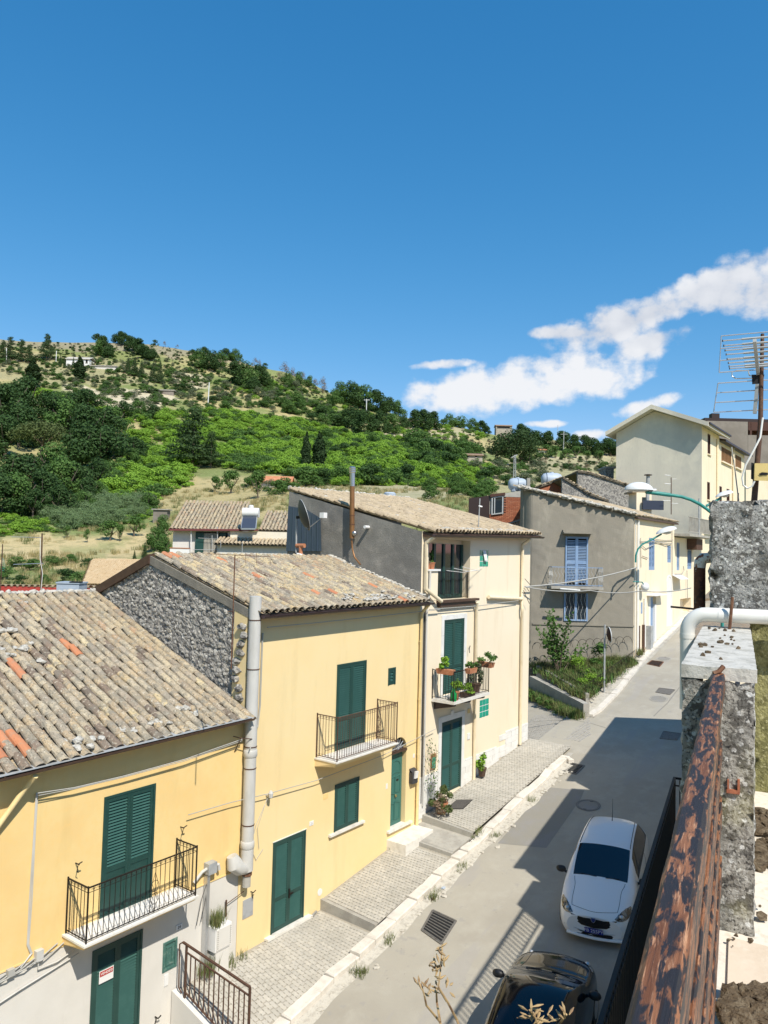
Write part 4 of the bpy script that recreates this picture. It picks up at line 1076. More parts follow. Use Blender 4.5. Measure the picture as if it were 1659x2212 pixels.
# wide grey soil pipe on the party line
GP=obj('soil_pipe',MB().tube([(12.94,13.12,8.86),(12.94,13.12,2.85)],.142,18),M['pvc_grey'],H2,smooth=True)
for z in(8.3,7.15,5.35,4.85,3.55):obj('pipe_clip',MB().lathe([(.150,z-.012),(.150,z+.012)],(12.94,13.12,0),18),M['iron_br'],GP)
for z in(5.2,3.1):obj('pipe_socket',MB().lathe([(.15,z-.09),(.163,z-.07),(.163,z+.06),(.15,z+.08)],(12.94,13.12,0),18),M['pvc_grey'],GP,smooth=True)
obj('pipe_elbow',MB().tube([(12.94,13.12,3.0),(12.94,13.12,2.5)],.15,16).tube([(12.92,13.12,2.55),(12.70,13.12,2.62),(12.55,13.12,2.75),(12.5,13.16,2.95)],[.13,.16,.19,.12],16),M['pvc_grey'],GP,smooth=True)
obj('pipe_stub',MB().tube([(12.97,13.14,2.5),(12.97,13.14,2.38)],.125,12),M['rust'],GP);obj('pipe_stub',MB().tube([(12.97,13.14,2.38),(12.97,13.14,2.12)],.1,12),M['concrete'],GP)
obj('wire_bracket',MB().tube([(12.55,FY,5.62),(12.55,13.05,5.62),(12.86,13.0,5.55)],.012,5).tube([(12.55,13.05,5.62),(12.6,FY,5.25)],.012,5),M['iron_br'],GP)
# dangling wires on the wall
obj('wire_bracket',MB().tube([(13.69,FY,4.0),(13.69,FY-.16,4.05)],.02,6).lathe([(.05,0),(.06,.1),(.03,.16)],(13.69,FY-.16,3.98),8),M['pvc_grey'],H2)
obj('loose_wire',MB().tube([(13.69,13.24,3.95),(13.35,13.26,3.4),(13.2,13.28,2.9),(13.4,13.28,2.55),(13.62,13.27,2.75)],.008,4).tube([(13.66,13.25,3.9),(13.4,13.26,3.3),(13.48,13.27,2.8)],.006,4),M['wire'],H2)
obj('cable_riser',MB().tube([(13.35,13.27,7.95),(13.34,13.27,6.2),(13.30,13.27,5.75),(13.12,13.2,5.5),(12.75,12.95,5.35)],.013,5).tube([(13.38,13.27,7.95),(13.37,13.27,6.2),(13.31,13.27,5.7)],.009,5),M['wire'],H2)
# ---------------------------------------------------------------- house 3 : cream house with loggia
H3=thing('cream_house','tall cream house with a roofed loggia and flower filled balcony at the lane corner','house',(24,14,0),group='houses along the left side of the street')
X0,X1=20.37,28.36
us=(21.79,23.13,5.31,7.77);ls=(21.77,23.10,2.06,4.41);lg=(20.78,23.48,8.44,10.45)
gb1=(24.17,24.82,9.53,10.15);gb2=(24.37,25.06,4.13,4.77)
holes=[(*us,.07),(*ls,.07),(*lg,.36),(*gb1,.05),(*gb2,.05)]
b=wall_holes(X0,X1,-.5,10.68,holes)
b.quad((X1,FY,-.5),(X1,21,-.5),(X1,21,10.7),(X1,FY,10.7))
obj('front_wall',b,M['cream'],H3)
g3t=lambda y:lerp(10.58,12.10,(y-13.0)/6.1)
def g3(u,v):
 y=lerp(FY+.01,19.12,u);zb=8.2+(y-13.3)*.28 if y<17.06 else 9.3;z=lerp(zb,g3t(y),v)
 return(20.37-.012*mnoise.noise(Vector((y*3,z*3,0))),y,z)
obj('side_wall',MB().grid(g3,60,40).quad((20.37,19.12,4),(20.37,19.12,12.08),(20.7,19.3,12.1),(20.7,19.3,4)).quad((20.7,19.3,4),(20.7,19.3,12.1),(28.3,19.6,12.5),(28.3,19.6,4)),M['greywall'],H3)
rf3=roof(H3,20.42,28.38,12.90,10.64,19.25,12.16,dzdx=.022,nsingle=0,stuffmat='tile_pale',seed=5)
b=MB()
for i in range(34):b.blob((20.6+i*.235,19.28,12.24+.022*i*.235),(rr.uniform(.09,.13),.12,rr.uniform(.07,.12)),1,i,.3)
for i in range(60):X=rr.uniform(20.6,28);Y=rr.choice((13.0,13.1,rr.uniform(13,19)));b.blob((X,Y,10.74+(Y-12.9)*.24+.022*(X-20.4)),(rr.uniform(.05,.12),.1,.05),1,i,.3)
obj('roof_mortar',b,M['mortar'],rf3,kind='stuff')
obj('roof_tank',MB().lathe([(.0,0),(.26,0),(.27,.18),(.2,.24),(0,.25)],(27.2,19.5,12.36),14),M['tank'],H3)
gutter(H3,20.35,28.55,12.84,10.56,10.74,M['gutter_dk'],.07)
obj('fascia',MB().hexa([(20.40,12.90,10.50),(28.45,12.90,10.68),(28.45,FY-.002,10.68),(20.40,FY-.002,10.50),(20.40,12.90,10.60),(28.45,12.90,10.78),(28.45,FY-.002,10.82),(20.40,FY-.002,10.64)]),M['gutter_br'],H3)
sh=shutter(H3,*us,rails=(0,.36,1));shutter(H3,*ls,rails=(0,.37,1))
# glass block windows
def blocks(x0,x1,z0,z1,nx,nz,tilt=False):
 g=obj('block_window',MB().box(x0,x1,FY+.012,FY+.045,z0,z1),M['white'],H3)
 dx,dz=(x1-x0)/nx,(z1-z0)/nz
 for i in range(nx):
  for j in range(nz):
   bm_=MB().box(x0+i*dx+.018,x0+(i+1)*dx-.018,FY-.004,FY+.02,z0+j*dz+.018,z0+(j+1)*dz-.018)
   obj('glass_block',bm_,M['glassblock'],g)
 if tilt:obj('vent_sash',MB().hexa([(x0+dx+.01,FY-.1,z0+dz+.02),(x0+2*dx,FY-.1,z0+dz+.02),(x0+2*dx,FY-.08,z0+dz+.02),(x0+dx+.01,FY-.08,z0+dz+.02),(x0+dx,FY-.01,z1-.03),(x0+2*dx,FY-.01,z1-.03),(x0+2*dx,FY+.0,z1-.03),(x0+dx,FY+.0,z1-.03)]),M['white'],g)
blocks(*gb1,3,3,True);blocks(*gb2,3,3)
# marble surrounds cut in blocks
b_=[]
for(a,c,z0,z1) in((us[0]-.16,us[0],5.31,7.93),(us[1],us[1]+.16,5.31,7.93)):
 for k in range(4):b_.append((a,c,lerp(z0,z1,k/4)+.004,lerp(z0,z1,(k+1)/4)-.004))
b_.append((us[0]+.002,us[1]-.002,us[3]+.004,7.93))
for(a,c,z0,z1) in((ls[0]-.17,ls[0],2.0,4.6),(ls[1],ls[1]+.17,2.0,4.6)):
 for k in range(4):b_.append((a,c,lerp(z0,z1,k/4)+.004,lerp(z0,z1,(k+1)/4)-.004))
xm=(ls[0]+ls[1])/2
b_+=[(ls[0]+.002,xm-.1,ls[3]+.004,4.6),(xm+.1,ls[1]-.002,ls[3]+.004,4.6),(xm-.095,xm+.095,ls[3]+.004,4.72)]
for q in b_:obj('surround_block',MB().box(q[0],q[1],FY-.035,FY+.01,q[2],q[3]),M['whitetile'],H3)
# white cladding of the base
n=0
for row in range(12):
 z=1.2+row*.205
 x=20.4-(.5 if row%2 else 0)
 while x<28.36:
  xa,xb=max(20.4,x),min(28.34,x+.98);x+=1.0
  ztop=2.90 if xb<=25.7 else 3.33
  if xa<25.68<xb:xb=25.68 if z+.2>2.9 else xb
  if xb<=25.69:ztop=2.90
  for(sa,sb) in((xa,min(xb,21.59)),(max(xa,23.29),xb)):
   if sb-sa<.05 or z+.02>ztop:continue
   if z+.2<pave_z(max(20.8,sb),13.3,BAYS[3])-.02:continue
   obj('cladding_slab',MB().box(sa+.003,sb-.003,FY-.022,FY+.01,z+.003,min(z+.202,ztop)),M['whitetile'],H3)
# loggia: parapet, floor ledge, glazed doors, rail
obj('parapet',MB().box(20.79,21.38,FY+.002,FY+.16,8.45,9.40),M['cream'],H3);obj('coping',MB().box(20.74,21.46,FY-.05,FY+.24,9.40,9.46),M['white'],H3)
lf=obj('loggia_glazing',MB().box(20.8,23.46,FY+.28,FY+.34,8.45,8.6),M['green'],H3)
for x in(20.85,21.5,22.1,22.7,23.3):obj('mullion',MB().box(x,x+.12,FY+.25,FY+.34,8.6,10.3),M['green'],lf)
for x in(20.97,21.62,22.22,22.82):obj('pane',MB().box(x,x+.48,FY+.29,FY+.31,8.6,10.3),M['glass'],lf)
obj('drip_ledge',MB().box(21.3,23.85,FY-.2,FY-.002,8.36,8.44).box(21.36,23.7,FY-.13,FY-.002,8.22,8.36),M['gutter_br'],H3)
railing(H3,[(21.40,FY+.05),(23.44,FY+.05)],8.44,.92,M['iron'],.1,scrolls=False)
tl=obj('washing_line',MB().tube([(21.5,FY-.25,9.42),(22.3,FY-.4,9.36),(23.2,FY-.3,9.42),(24.3,FY-.05,9.52)],.008,4).tube([(21.7,FY-.4,9.5),(22.5,FY-.5,9.4),(23.3,FY-.45,9.42)],.008,4).tube([(22.0,FY-.55,9.55),(22.9,FY-.6,9.43),(23.5,FY-.4,9.42)],.008,4),M['white'],H3)
# rain pipes
for pts,r_ in(([(20.47,12.9,10.5),(20.48,13.2,10.3),(20.48,13.2,8.85),(21.3,13.1,8.42)],.065),([(23.72,13.12,8.3),(23.84,13.2,8.05),(23.9,13.22,2.1)],.055),([(27.48,12.9,10.62),(27.45,13.2,10.4),(27.45,13.2,8.1),(27.38,13.15,7.95),(27.40,13.15,7.75),(27.5,13.2,7.6),(27.52,13.22,2.65)],.06),
([(24.72,13.2,8.44),(27.4,13.2,8.28)],.07)):
 obj('downpipe',MB().tube(pts,r_,10),M['pipe_c'],H3,smooth=True)
obj('drain_tube',MB().tube([(20.78,13.22,9.42),(20.76,13.22,8.7),(20.66,13.24,8.3),(20.68,13.24,2.0)],.032,7),M['pvc_grey'],H3,smooth=True)
obj('cable_riser',MB().tube([(20.60,13.27,8.3),(20.6,13.27,2.1)],.018,5).tube([(20.55,13.27,8.2),(20.56,13.27,4.2)],.012,5),M['wire_dk'],H3)
# flower balcony
yb,yf=FY,12.44;x0,x1,zt=21.12,23.5,5.29
bal3=obj('balcony',MB().box(x0,x1,yf,FY-.002,zt-.09,zt),M['marble'],H3)
for X in(21.35,22.3,23.25):obj('bracket',MB().prism([(X-.06,FY-.003,zt-.36),(X-.06,FY-.003,zt-.092),(X-.06,yf+.08,zt-.092),(X-.06,yf+.1,zt-.18)],(.12,0,0)),M['gutter_dk'],bal3)
railing(bal3,[(x0+.03,FY-.02),(x0+.03,yf+.04),(x1-.03,yf+.04),(x1-.03,FY-.02)],zt,.93,M['iron'],.105,scrolls=False)
obj('wall_hook',MB().tube([(23.6,FY,6.75),(23.42,FY-.1,6.8),(23.38,FY-.1,6.7),(23.4,FY-.1,6.55)],.012,5),M['iron'],H3)
obj('small_box_frame',MB().box(21.15,21.42,FY-.05,FY+.0,3.02,3.5),M['wood_lt'],H3);obj('small_box_door',MB().box(21.18,21.38,FY-.056,FY-.05,3.06,3.4),M['glassblock'],H3)
obj('bell_plate',MB().box(23.5,23.68,FY-.03,FY+.0,3.55,3.75),M['white'],H3);obj('bell_plate',MB().box(23.5,23.66,FY-.02,FY+.0,4.45,4.6),M['yellow1'],H3)
obj('meter_door',MB().box(20.95,21.4,FY-.06,FY-.023,1.95,2.6),M['zinc'],H3)
obj('sheet_cladding',MB().poly([tuple(onX(*Zm(700,1140,1659/300)(*p),20.33)) for p in((85,1318),(575,1318),(560,860),(350,735),(115,690))]),M['sheet'],H3)
b=MB()
for k in range(7):
 a=Vector(onX(*Zm(700,1140,1659/300)(90+70*k,1315),20.32));c=Vector(onX(*Zm(700,1140,1659/300)(120+66*k,705+max(0,k-3)*42),20.32));b.beam(a,c,.03,.02)
obj('sheet_rib',b,M['sheet'],H3)
# ================================================================== OUR SIDE OF THE STREET
def TP(s,l,z=0.0):v=E1*s+E2*l;return Vector((v.x,v.y,CAMZ+z))
def onE1(x,y,s):return onP(x,y,E1*s,E1)
class TB_(MB):
 def tbox(s,s0,s1,l0,l1,z0,z1):
  return s.hexa([TP(s0,l0,z0),TP(s1,l0,z0),TP(s1,l1,z0),TP(s0,l1,z0),TP(s0,l0,z1),TP(s1,l0,z1),TP(s1,l1,z1),TP(s0,l1,z1)])
def rough_box(s0,s1,l0,l1,z0,z1,step,amp,freq=9,faces='ftlr',seed=0):
 """box in terrace axes with broken, displaced render on its faces"""
 b=MB();n=lambda d:max(2,int(d/step))
 def disp(p,nv):
  q=Vector(p)*freq+Vector((seed,0,0))
  d=mnoise.noise(q)*.5+mnoise.noise(q*2.3)*.35+.3*mnoise.noise(q*5)
  return p+nv*(d*amp)
 def edge(p):
  return p
 def face(o,u,v,nu,nv_,nn):
  b.grid(lambda a,c:disp(o+u*a+v*c,nn),nu,nv_)
 S,Lw,Z=s1-s0,l1-l0,z1-z0;ez=Vector((0,0,1))
 if 'f' in faces:face(TP(s0,l1,z0),-E2*Lw,ez*Z,n(Lw),n(Z),-E1)
 if 't' in faces:face(TP(s0,l1,z1),-E2*Lw,E1*S,n(Lw),n(S),ez)
 if 'l' in faces:face(TP(s1,l1,z0),-E1*S,ez*Z,n(S),n(Z),E2)
 if 'r' in faces:face(TP(s0,l0,z0),E1*S,ez*Z,n(S),n(Z),-E2)
 if 'b' in faces:face(TP(s1,l0,z0),E2*Lw,ez*Z,n(Lw),n(Z),E1)
 bm=bmesh.new();me=b.mesh('t',[]);bm.from_mesh(me);bmesh.ops.remove_doubles(bm,verts=bm.verts,dist=amp*.9);
 b2=MB();b2.v=[tuple(v.co) for v in bm.verts];b2.f=[tuple(v.index for v in f.verts) for f in bm.faces];b2.mi=[0]*len(b2.f)
 bm.free();bpy.data.meshes.remove(me);return b2
LICHEN=[('n',14,(.10,.095,.085,.9),.47,.56),('n',40,(.50,.49,.45,.9),.53,.60),('v',22,(.70,.70,.67,.85),.27,.20),('n',75,(.045,.042,.038,.9),.56,.62),('n',5,(.13,.125,.11,.8),.52,.7)]
M['pillar']=mat('lichened rough concrete',(.33,.315,.28),.95,LICHEN+[('n',2.2,(.36,.33,.15,.5),.56,.74)],[('n',60,.8,.012),('n',22,.6,.02)])
M['block']=mat('grey lichened block wall',(.30,.295,.28),.95,LICHEN,[('n',70,.9,.012),('n',26,.8,.02)])
M['pillartop']=mat('weathered cement coping',(.56,.535,.48),.95,[('n',11,(.40,.38,.33),.45,.65),('n',60,(.27,.25,.21,.7),.57,.7)],[('n',60,.6,.008)])
M['mossy']=mat('mossy rough plaster',(.30,.28,.12),.95,[('n',14,(.16,.15,.06),.42,.62),('n',50,(.46,.43,.24,.8),.54,.68)],[('n',45,.9,.02)])
M['flag']=mat('beige crazy paving flag',(.66,.56,.44),.85,[('n',4,(.60,.49,.37),.4,.65),('n',18,(.70,.62,.51,.6),.5,.7),('n',3,(.50,.42,.33,.5),.6,.75)],[('n',50,.25,.006)])
M['flagmortar']=mat('pale flag mortar',(.72,.65,.55),.95,[('n',25,(.60,.53,.43),.45,.7)],[('n',80,.4,.005)])
M['soilcrust']=mat('dried soil crust',(.12,.085,.05),.95,[('n',30,(.20,.155,.10),.45,.65),('n',90,(.05,.035,.022,.8),.52,.68)],[('n',60,1.0,.02)])
def woodmat(name,axis):
 mt=bpy.data.materials.new(name);mt.use_nodes=True;t=mt.node_tree;nn=t.nodes;ll=t.links;b=nn['Principled BSDF']
 b.inputs['Roughness'].default_value=.5;b.inputs['Specular IOR Level'].default_value=.35
 geo=nn.new('ShaderNodeNewGeometry')
 mp=nn.new('ShaderNodeMapping');mp.vector_type='POINT';mp.inputs['Rotation'].default_value=(0,0,-R(10.97));ll.new(geo.outputs['Position'],mp.inputs[0])
 def noise_(st,sc,det=6,dist=0):
  m2=nn.new('ShaderNodeMapping');m2.inputs['Scale'].default_value=st;ll.new(mp.outputs[0],m2.inputs[0])
  x=nn.new('ShaderNodeTexNoise');x.inputs['Scale'].default_value=sc;x.inputs['Detail'].default_value=det;x.inputs['Roughness'].default_value=.65;x.inputs['Distortion'].default_value=dist
  ll.new(m2.outputs[0],x.inputs['Vector']);return x.outputs['Fac']
 def ramp(f,lo,hi):
  k=nn.new('ShaderNodeMapRange');k.interpolation_type='SMOOTHSTEP';k.inputs['From Min'].default_value=lo;k.inputs['From Max'].default_value=hi;ll.new(f,k.inputs['Value']);return k.outputs[0]
 def mixc(f,a,c):
  m_=nn.new('ShaderNodeMix');m_.data_type='RGBA';ll.new(f,m_.inputs['Factor'])
  for s_,v in(('A',a),('B',c)):
   if isinstance(v,tuple):m_.inputs[s_].default_value=(*v,1)
   else:ll.new(v,m_.inputs[s_])
  return m_.outputs['Result']
 grain=noise_((2.2,60,60),1.0,8,.4);patch=noise_((11,60,60),1.0,9,.5);fine=noise_((14,200,200),1.0,6,.3)
 c=mixc(ramp(grain,.4,.62),(.15,.055,.022),(.30,.125,.055))
 c=mixc(ramp(fine,.52,.66),c,(.46,.24,.13))
 c=mixc(ramp(patch,.45,.53),c,(.022,.019,.021))
 g2=noise_((3,110,110),1.0,4,.1);c=mixc(ramp(g2,.60,.68),c,(.03,.017,.012))
 ll.new(c,b.inputs['Base Color'])
 bn=nn.new('ShaderNodeBump');bn.inputs['Strength'].default_value=.8;bn.inputs['Distance'].default_value=.004;ll.new(grain,bn.inputs['Height'])
 b2=nn.new('ShaderNodeBump');b2.inputs['Strength'].default_value=.6;b2.inputs['Distance'].default_value=.002;ll.new(fine,b2.inputs['Height']);ll.new(bn.outputs[0],b2.inputs['Normal'])
 ll.new(b2.outputs[0],b.inputs['Normal']);return mt
M['wood']=woodmat('charred peeling timber',0)
# ---- terrace house (mostly below and behind the eye): wall to the street, floor slab
TH=thing('terrace_house','house under the terrace with a dark metal balcony hanging over the street','house',tuple(TP(6,-2,-9)))
b=TB_()
b.tbox(-5,6.3,-7,.05,-10.5,-1.62).tbox(6.31,16.6,-7,-.02,-9.5,-2.6)
b.tbox(16.61,17.88,-6,.9,-9.5,-2.6)  # unseen filler block, added to keep sun through the gap off the white car
obj('wall',b,M['white_plaster'],TH)
floor=obj('terrace_floor',TB_().tbox(-5,6.3,-7,.10,-1.615,-1.515),M['flagmortar'],kind='structure')
rr=random.Random(17)
# irregular flags: jittered hex cells
def flags():
 pts={}
 sx,sy=.46,.42
 for i in range(-2,10):
  for j in range(-4,2):
   pts[(i,j)]=(i*sx+(j%2)*sx*.5+rr.uniform(-.1,.1),j*sy+rr.uniform(-.09,.09))
 for i in range(-1,9):
  for j in range(-3,1):
   odd=j%2;c=pts[(i,j)]
   nb=[(i+1,j),(i+odd,j+1),(i-1+odd,j+1),(i-1,j),(i-1+odd,j-1),(i+odd,j-1)]
   if any(k not in pts for k in nb):continue
   P=[]
   for k in range(6):
    a,d=pts[nb[k]],pts[nb[(k+1)%6]];v=((c[0]+a[0]+d[0])/3,(c[1]+a[1]+d[1])/3)
    P.append(v)
   yield c,P
for c,P in flags():
 if c[0]>5.2 or c[1]>-.12 and c[0]>3.3:continue
 Q=[]
 for k,v in enumerate(P):
  d=math.hypot(v[0]-c[0],v[1]-c[1]);f_=1-.014/d*rr.uniform(.7,1.5);Q.append((c[0]+(v[0]-c[0])*f_,min(.04,c[1]+(v[1]-c[1])*f_)))
  w2=P[(k+1)%6];Q.append((c[0]+((v[0]+w2[0])/2-c[0])*.95+rr.uniform(-.012,.012),min(.04,c[1]+((v[1]+w2[1])/2-c[1])*.95+rr.uniform(-.012,.012))))
 obj('flagstone',MB().prism([TP(q[0],q[1],-1.514) for q in Q],(0,0,.012)),M['flag'],floor)
# ---- parapet wall, block wall and pipe
pw=thing('parapet_wall','short lichened concrete parapet wall with a worn pale top beside the rail','wall',tuple(TP(4.5,.08,-1.5)))
obj('coping',rough_box(3.497,5.62,-.062,.226,-.50,-.446,.018,.006,14,'ftlr'),M['pillartop'],pw,smooth=True)
obj('body',rough_box(3.505,5.60,-.05,.224,-1.62,-.50,.013,.022,16,'flr',3),M['pillar'],pw,smooth=True)
b=MB();rr=random.Random(2)
for i in range(26):
 s_,l_=rr.uniform(3.7,5.4),rr.uniform(-.02,.19);b.blob(TP(s_,l_,-.443),(rr.uniform(.006,.016),)*3,1,i,.4)
obj('dropping',b,M['soilcrust'],pw,kind='stuff')
obj('exposed_brick',TB_().tbox(3.492,3.53,.0,.05,-.955,-.94).tbox(3.492,3.53,.0,.009,-.94,-.895).tbox(3.492,3.53,.04,.047,-.94,-.90),M['brick'],pw)
bw=thing('block_wall','taller grey lichened wall block standing behind the white pipe','wall',tuple(TP(6,-.7,-1.5)))
obj('body',rough_box(5.66,6.35,-1.6,.185,-.40,.40,.016,.035,12,'ftlr',8),M['block'],bw,smooth=True)
obj('base',rough_box(5.68,6.35,-1.6,-.07,-1.62,-.40,.03,.03,9,'fl',5),M['mossy'],bw,smooth=True)
wp=thing('drain_pipe','white plastic pipe with an elbow lying across the parapet wall','pipe',tuple(TP(5.52,0,-.4)))
pts=[TP(5.53,-1.7,-.355),TP(5.53,-.1,-.362),TP(5.53,.13,-.365)]+[TP(5.53,.20+.12*math.sin(a),-.365-.12*(1-math.cos(a))) for a in[k*math.pi/16 for k in range(9)]]+[TP(5.53,.32,-.56),TP(5.53,.32,-1.0)]
obj('pipe',MB().tube(pts,.047,16),M['pvc_white'],wp,smooth=True)
obj('pipe_socket',MB().tube([TP(5.53,.095,-.365),TP(5.53,.13,-.365)],.0495,16),M['pvc_white'],wp,smooth=True);obj('pipe_socket',MB().tube([TP(5.53,.32,-.50),TP(5.53,.32,-.53)],.0495,16),M['pvc_white'],wp,smooth=True)
obj('rebar_stub',MB().tube([TP(5.46,.062,-.45),TP(5.46,.045,-.24)],.010,6),M['rust'],pw)
fp=thing('flue_pipe','rusty peeling flue pipe with a curved cowl beside the grey wall block','pipe',tuple(TP(5.9,.26,-.4)))
obj('pipe',MB().tube([TP(5.9,.262,-.40),TP(5.9,.262,-.055)],.040,14),mat('rusty peeling paint',(.10,.035,.018),.7,[('n',18,(.62,.58,.52),.60,.64),('n',9,(.035,.016,.012),.48,.6),('n',40,(.2,.07,.03,.6),.5,.65)]),fp,smooth=True)
obj('cowl',MB().tube([TP(5.9,.262,-.06),TP(5.9,.258,-.02),TP(5.9,.235,.008),TP(5.9,.19,.012)],[.041,.043,.041,.036],14),mat('flaking white paint',(.70,.66,.58),.7,[('n',16,(.22,.07,.03),.54,.6),('n',40,(.35,.15,.08,.7),.58,.66)]),fp,smooth=True)
obj('bracket',MB().tube([TP(5.9,.455,-.348),TP(5.9,.2,-.36)],.008,6),M['iron_br'],fp)
# ---- timber rail of the terrace
rl=thing('wooden_railing','charred peeling timber handrail over a plank side leading into the parapet wall','railing',tuple(TP(1.5,.08,-1.5)))
def rail_prism(s0,s1,l0,l1,z0,z1,bev,nseg=60):
 prof=[(l0,z0),(l0,z1-bev),(l0+bev,z1),(l1-bev,z1),(l1,z1-bev),(l1,z0)]
 b=MB();n=len(prof)
 for k in range(nseg+1):
  s_=lerp(s0,s1,k/nseg)
  for(l,z) in prof:
   j=.0018*mnoise.noise(Vector((s_*6,l*40,z*40)));b.v.append(tuple(TP(s_,l+j,z+j*.8)))
 for k in range(nseg):
  for i in range(n):
   i2=(i+1)%n;b.f.append((k*n+i,k*n+i2,(k+1)*n+i2,(k+1)*n+i))
 b.f+=[tuple(range(n-1,-1,-1)),tuple(nseg*n+i for i in range(n))];b.mi=[0]*len(b.f);return b
obj('handrail',rail_prism(-.6,3.50,.056,.106,-.535,-.470,.007),M['wood'],rl)
zz=[-.537,-.60,-.675,-.74,-.82,-.895,-.97,-1.06,-1.13,-1.21,-1.30,-1.385,-1.49]
for k,(a,c) in enumerate(zip(zz,zz[1:])):
 obj('plank',rail_prism(-.6,3.49,.066+.007*((k*5)%3),.094,c+.006,a,.004,40),M['wood'],rl)
obj('end_strap',MB().tube([TP(3.485,.062,-.44),TP(3.47,.08,-.462),TP(3.46,.1,-.47)],.010,6),M['rust'],rl)
# ---- dark balcony of the floor below
lb=obj('lower_balcony',TB_().tbox(-1,16.9,-.01,1.26,-5.75,-5.6),M['concrete'],TH)
zt=CAMZ-5.6
b=TB_()
b.tbox(-1,17.1,1.20,1.25,-4.54,-4.50).tbox(-1,17.1,1.21,1.24,-4.68,-4.655).tbox(-1,17.1,1.21,1.24,-5.54,-5.51)
b.tbox(17.06,17.1,.0,1.2,-4.54,-4.50).tbox(17.06,17.09,.0,1.2,-4.68,-4.655).tbox(17.06,17.1,1.20,1.25,-5.6,-4.54)
lr=obj('balcony_railing',b,M['iron'],lb)
bm_=MB().tube([(0,0,0),(0,0,.98)],.012,5).mesh('bar',M['iron'])
for k in range(118):
 p=TP(-.6+k*.15,1.225,-5.53);inst('bar',bm_,lr,tuple(p))
for k in range(8):inst('bar',bm_,lr,tuple(TP(17.08,.14+k*.14,-5.53)))
nr_=obj('terrace_railing',TB_().tbox(8,16.4,.0,.06,-1.70,-1.62).tbox(8,16.4,.01,.05,-2.5,-2.46),M['iron'],TH)
bm_=MB().tube([(0,0,0),(0,0,.8)],.02,5).mesh('bar',M['iron'])
for k in range(57):inst('bar',bm_,nr_,tuple(TP(8.05+k*.148,.03,-2.5)))
# ---- neighbours that shade the road
def neighbour(name,label,s0,s1,l,ze,wallm,n_):
 t=thing(name,label,'house',tuple(TP((s0+s1)/2,l-3,-9)))
 obj('wall',TB_().tbox(s0,s1,l-6,l-.3,-10.5,ze-.1),M[wallm],t)
 b=TB_().hexa([TP(s0,l,ze-.08),TP(s1,l,ze-.08),TP(s1,l-6.2,ze+1.4),TP(s0,l-6.2,ze+1.4),TP(s0,l,ze),TP(s1,l,ze),TP(s1,l-6.2,ze+1.5),TP(s0,l-6.2,ze+1.5)])
 rf=obj('roof',b,M['tile_stuff'],t)
 return t
neighbour('town_house','lower tiled neighbour house beyond the terrace shading the road',17.9,23.6,1.02,-1.70,'cream',1)
neighbour('town_house','taller tiled neighbour house farther up on our side of the road',23.9,30.9,1.02,-1.15,'white_plaster',2)
b=TB_().tbox(31.2,46,-.9,-.6,-7.5,-5.2)
obj('garden_wall',b,M['concrete']);tag(bpy.data.objects['garden_wall'],'low concrete garden wall farther up on our side of the road','wall')
b=MB()
for s_ in np.arange(-5,17,1.0):
 P=[TP(s_,.06),TP(s_+1,.06),TP(s_+1,.9),TP(s_,.9)]
 b.hexa([(p.x,p.y,road_z(p.x)-.1) for p in P]+[(p.x,p.y,road_z(p.x)+.12) for p in P])
obj('right_pavement',b,M['concrete'],kind='structure')
# ---- soil crust, chips and dead weeds on the terrace
b=MB();rr=random.Random(6)
for i in range(70):
 p=onZ(*Zm(1700,2250,1570/220)(rr.uniform(820,1700),rr.uniform(1580,2150)),CAMZ-1.49);s_=rr.uniform(.02,.05)
 b.blob(p+Vector((0,0,-.004)),(s_,s_*rr.uniform(.6,1),s_*.5),2,i,.5)
sc=obj('soil_crust',b,M['soilcrust']);tag(sc,None,None,kind='stuff')
b=MB()
for i in range(60):
 p=onZ(rr.uniform(1632,1690),rr.uniform(1755,1870),CAMZ-1.5);s_=rr.uniform(.02,.06);b.blob(p,(s_,s_*.8,s_*.5),2,i,.5)
sc=obj('soil_heap',b,M['soilcrust']);tag(sc,None,None,kind='stuff')
b=MB()
for zx,zy,s_ in((1450,290,.034),(1270,730,.015),(870,712,.011),(960,690,.008),(1000,625,.012),(940,820,.005),(1350,1450,.006),(1430,110,.01),(880,1570,.022),(980,1600,.02),(850,2000,.02)):
 b.blob(onZ(*Zm(1700,2250,1570/220)(zx,zy),CAMZ-1.495),(s_,s_*.7,s_*.55),1,int(zx),.5)
sc=obj('soil_chips',b,M['soilcrust']);tag(sc,None,None,kind='stuff')
M['dryplant']=mat('dead straw stem',(.42,.29,.14),.8,[('n',60,(.22,.13,.07),.45,.65)])
def at_d(x,y,dist):d=Vector(ray(x,y)).normalized();return Vector((0,0,CAMZ))+d*dist
def weed(name,label,chains,heads,d0):
 t=thing(name,label,'plant',tuple(at_d(*chains[0][0],d0)))
 b=MB()
 for ch in chains:
  pts=[at_d(x,y,d0+.02*math.sin(i*1.7)) for i,(x,y) in enumerate(ch)];b.tube(pts,[.0015-.0007*i/len(pts) for i in range(len(pts))],5)
 obj('stem',b,M['dryplant'],t)
 b=MB();r_=random.Random(len(heads))
 for(x,y,s_) in heads:
  for k in range(5):
   p=at_d(x+r_.uniform(-7,7),y+r_.uniform(-12,12),d0+r_.uniform(-.01,.01));q=Vector((r_.uniform(-1,1),r_.uniform(-1,1),r_.uniform(-.2,1))).normalized()
   b.tube([p,p+q*s_*.4,p+q*s_*.75],[.0004,.0015,.0004],5)
 obj('seed_head',b,M['dryplant'],t,kind='stuff')
Kw=Zm(1050,2300,1659/450)
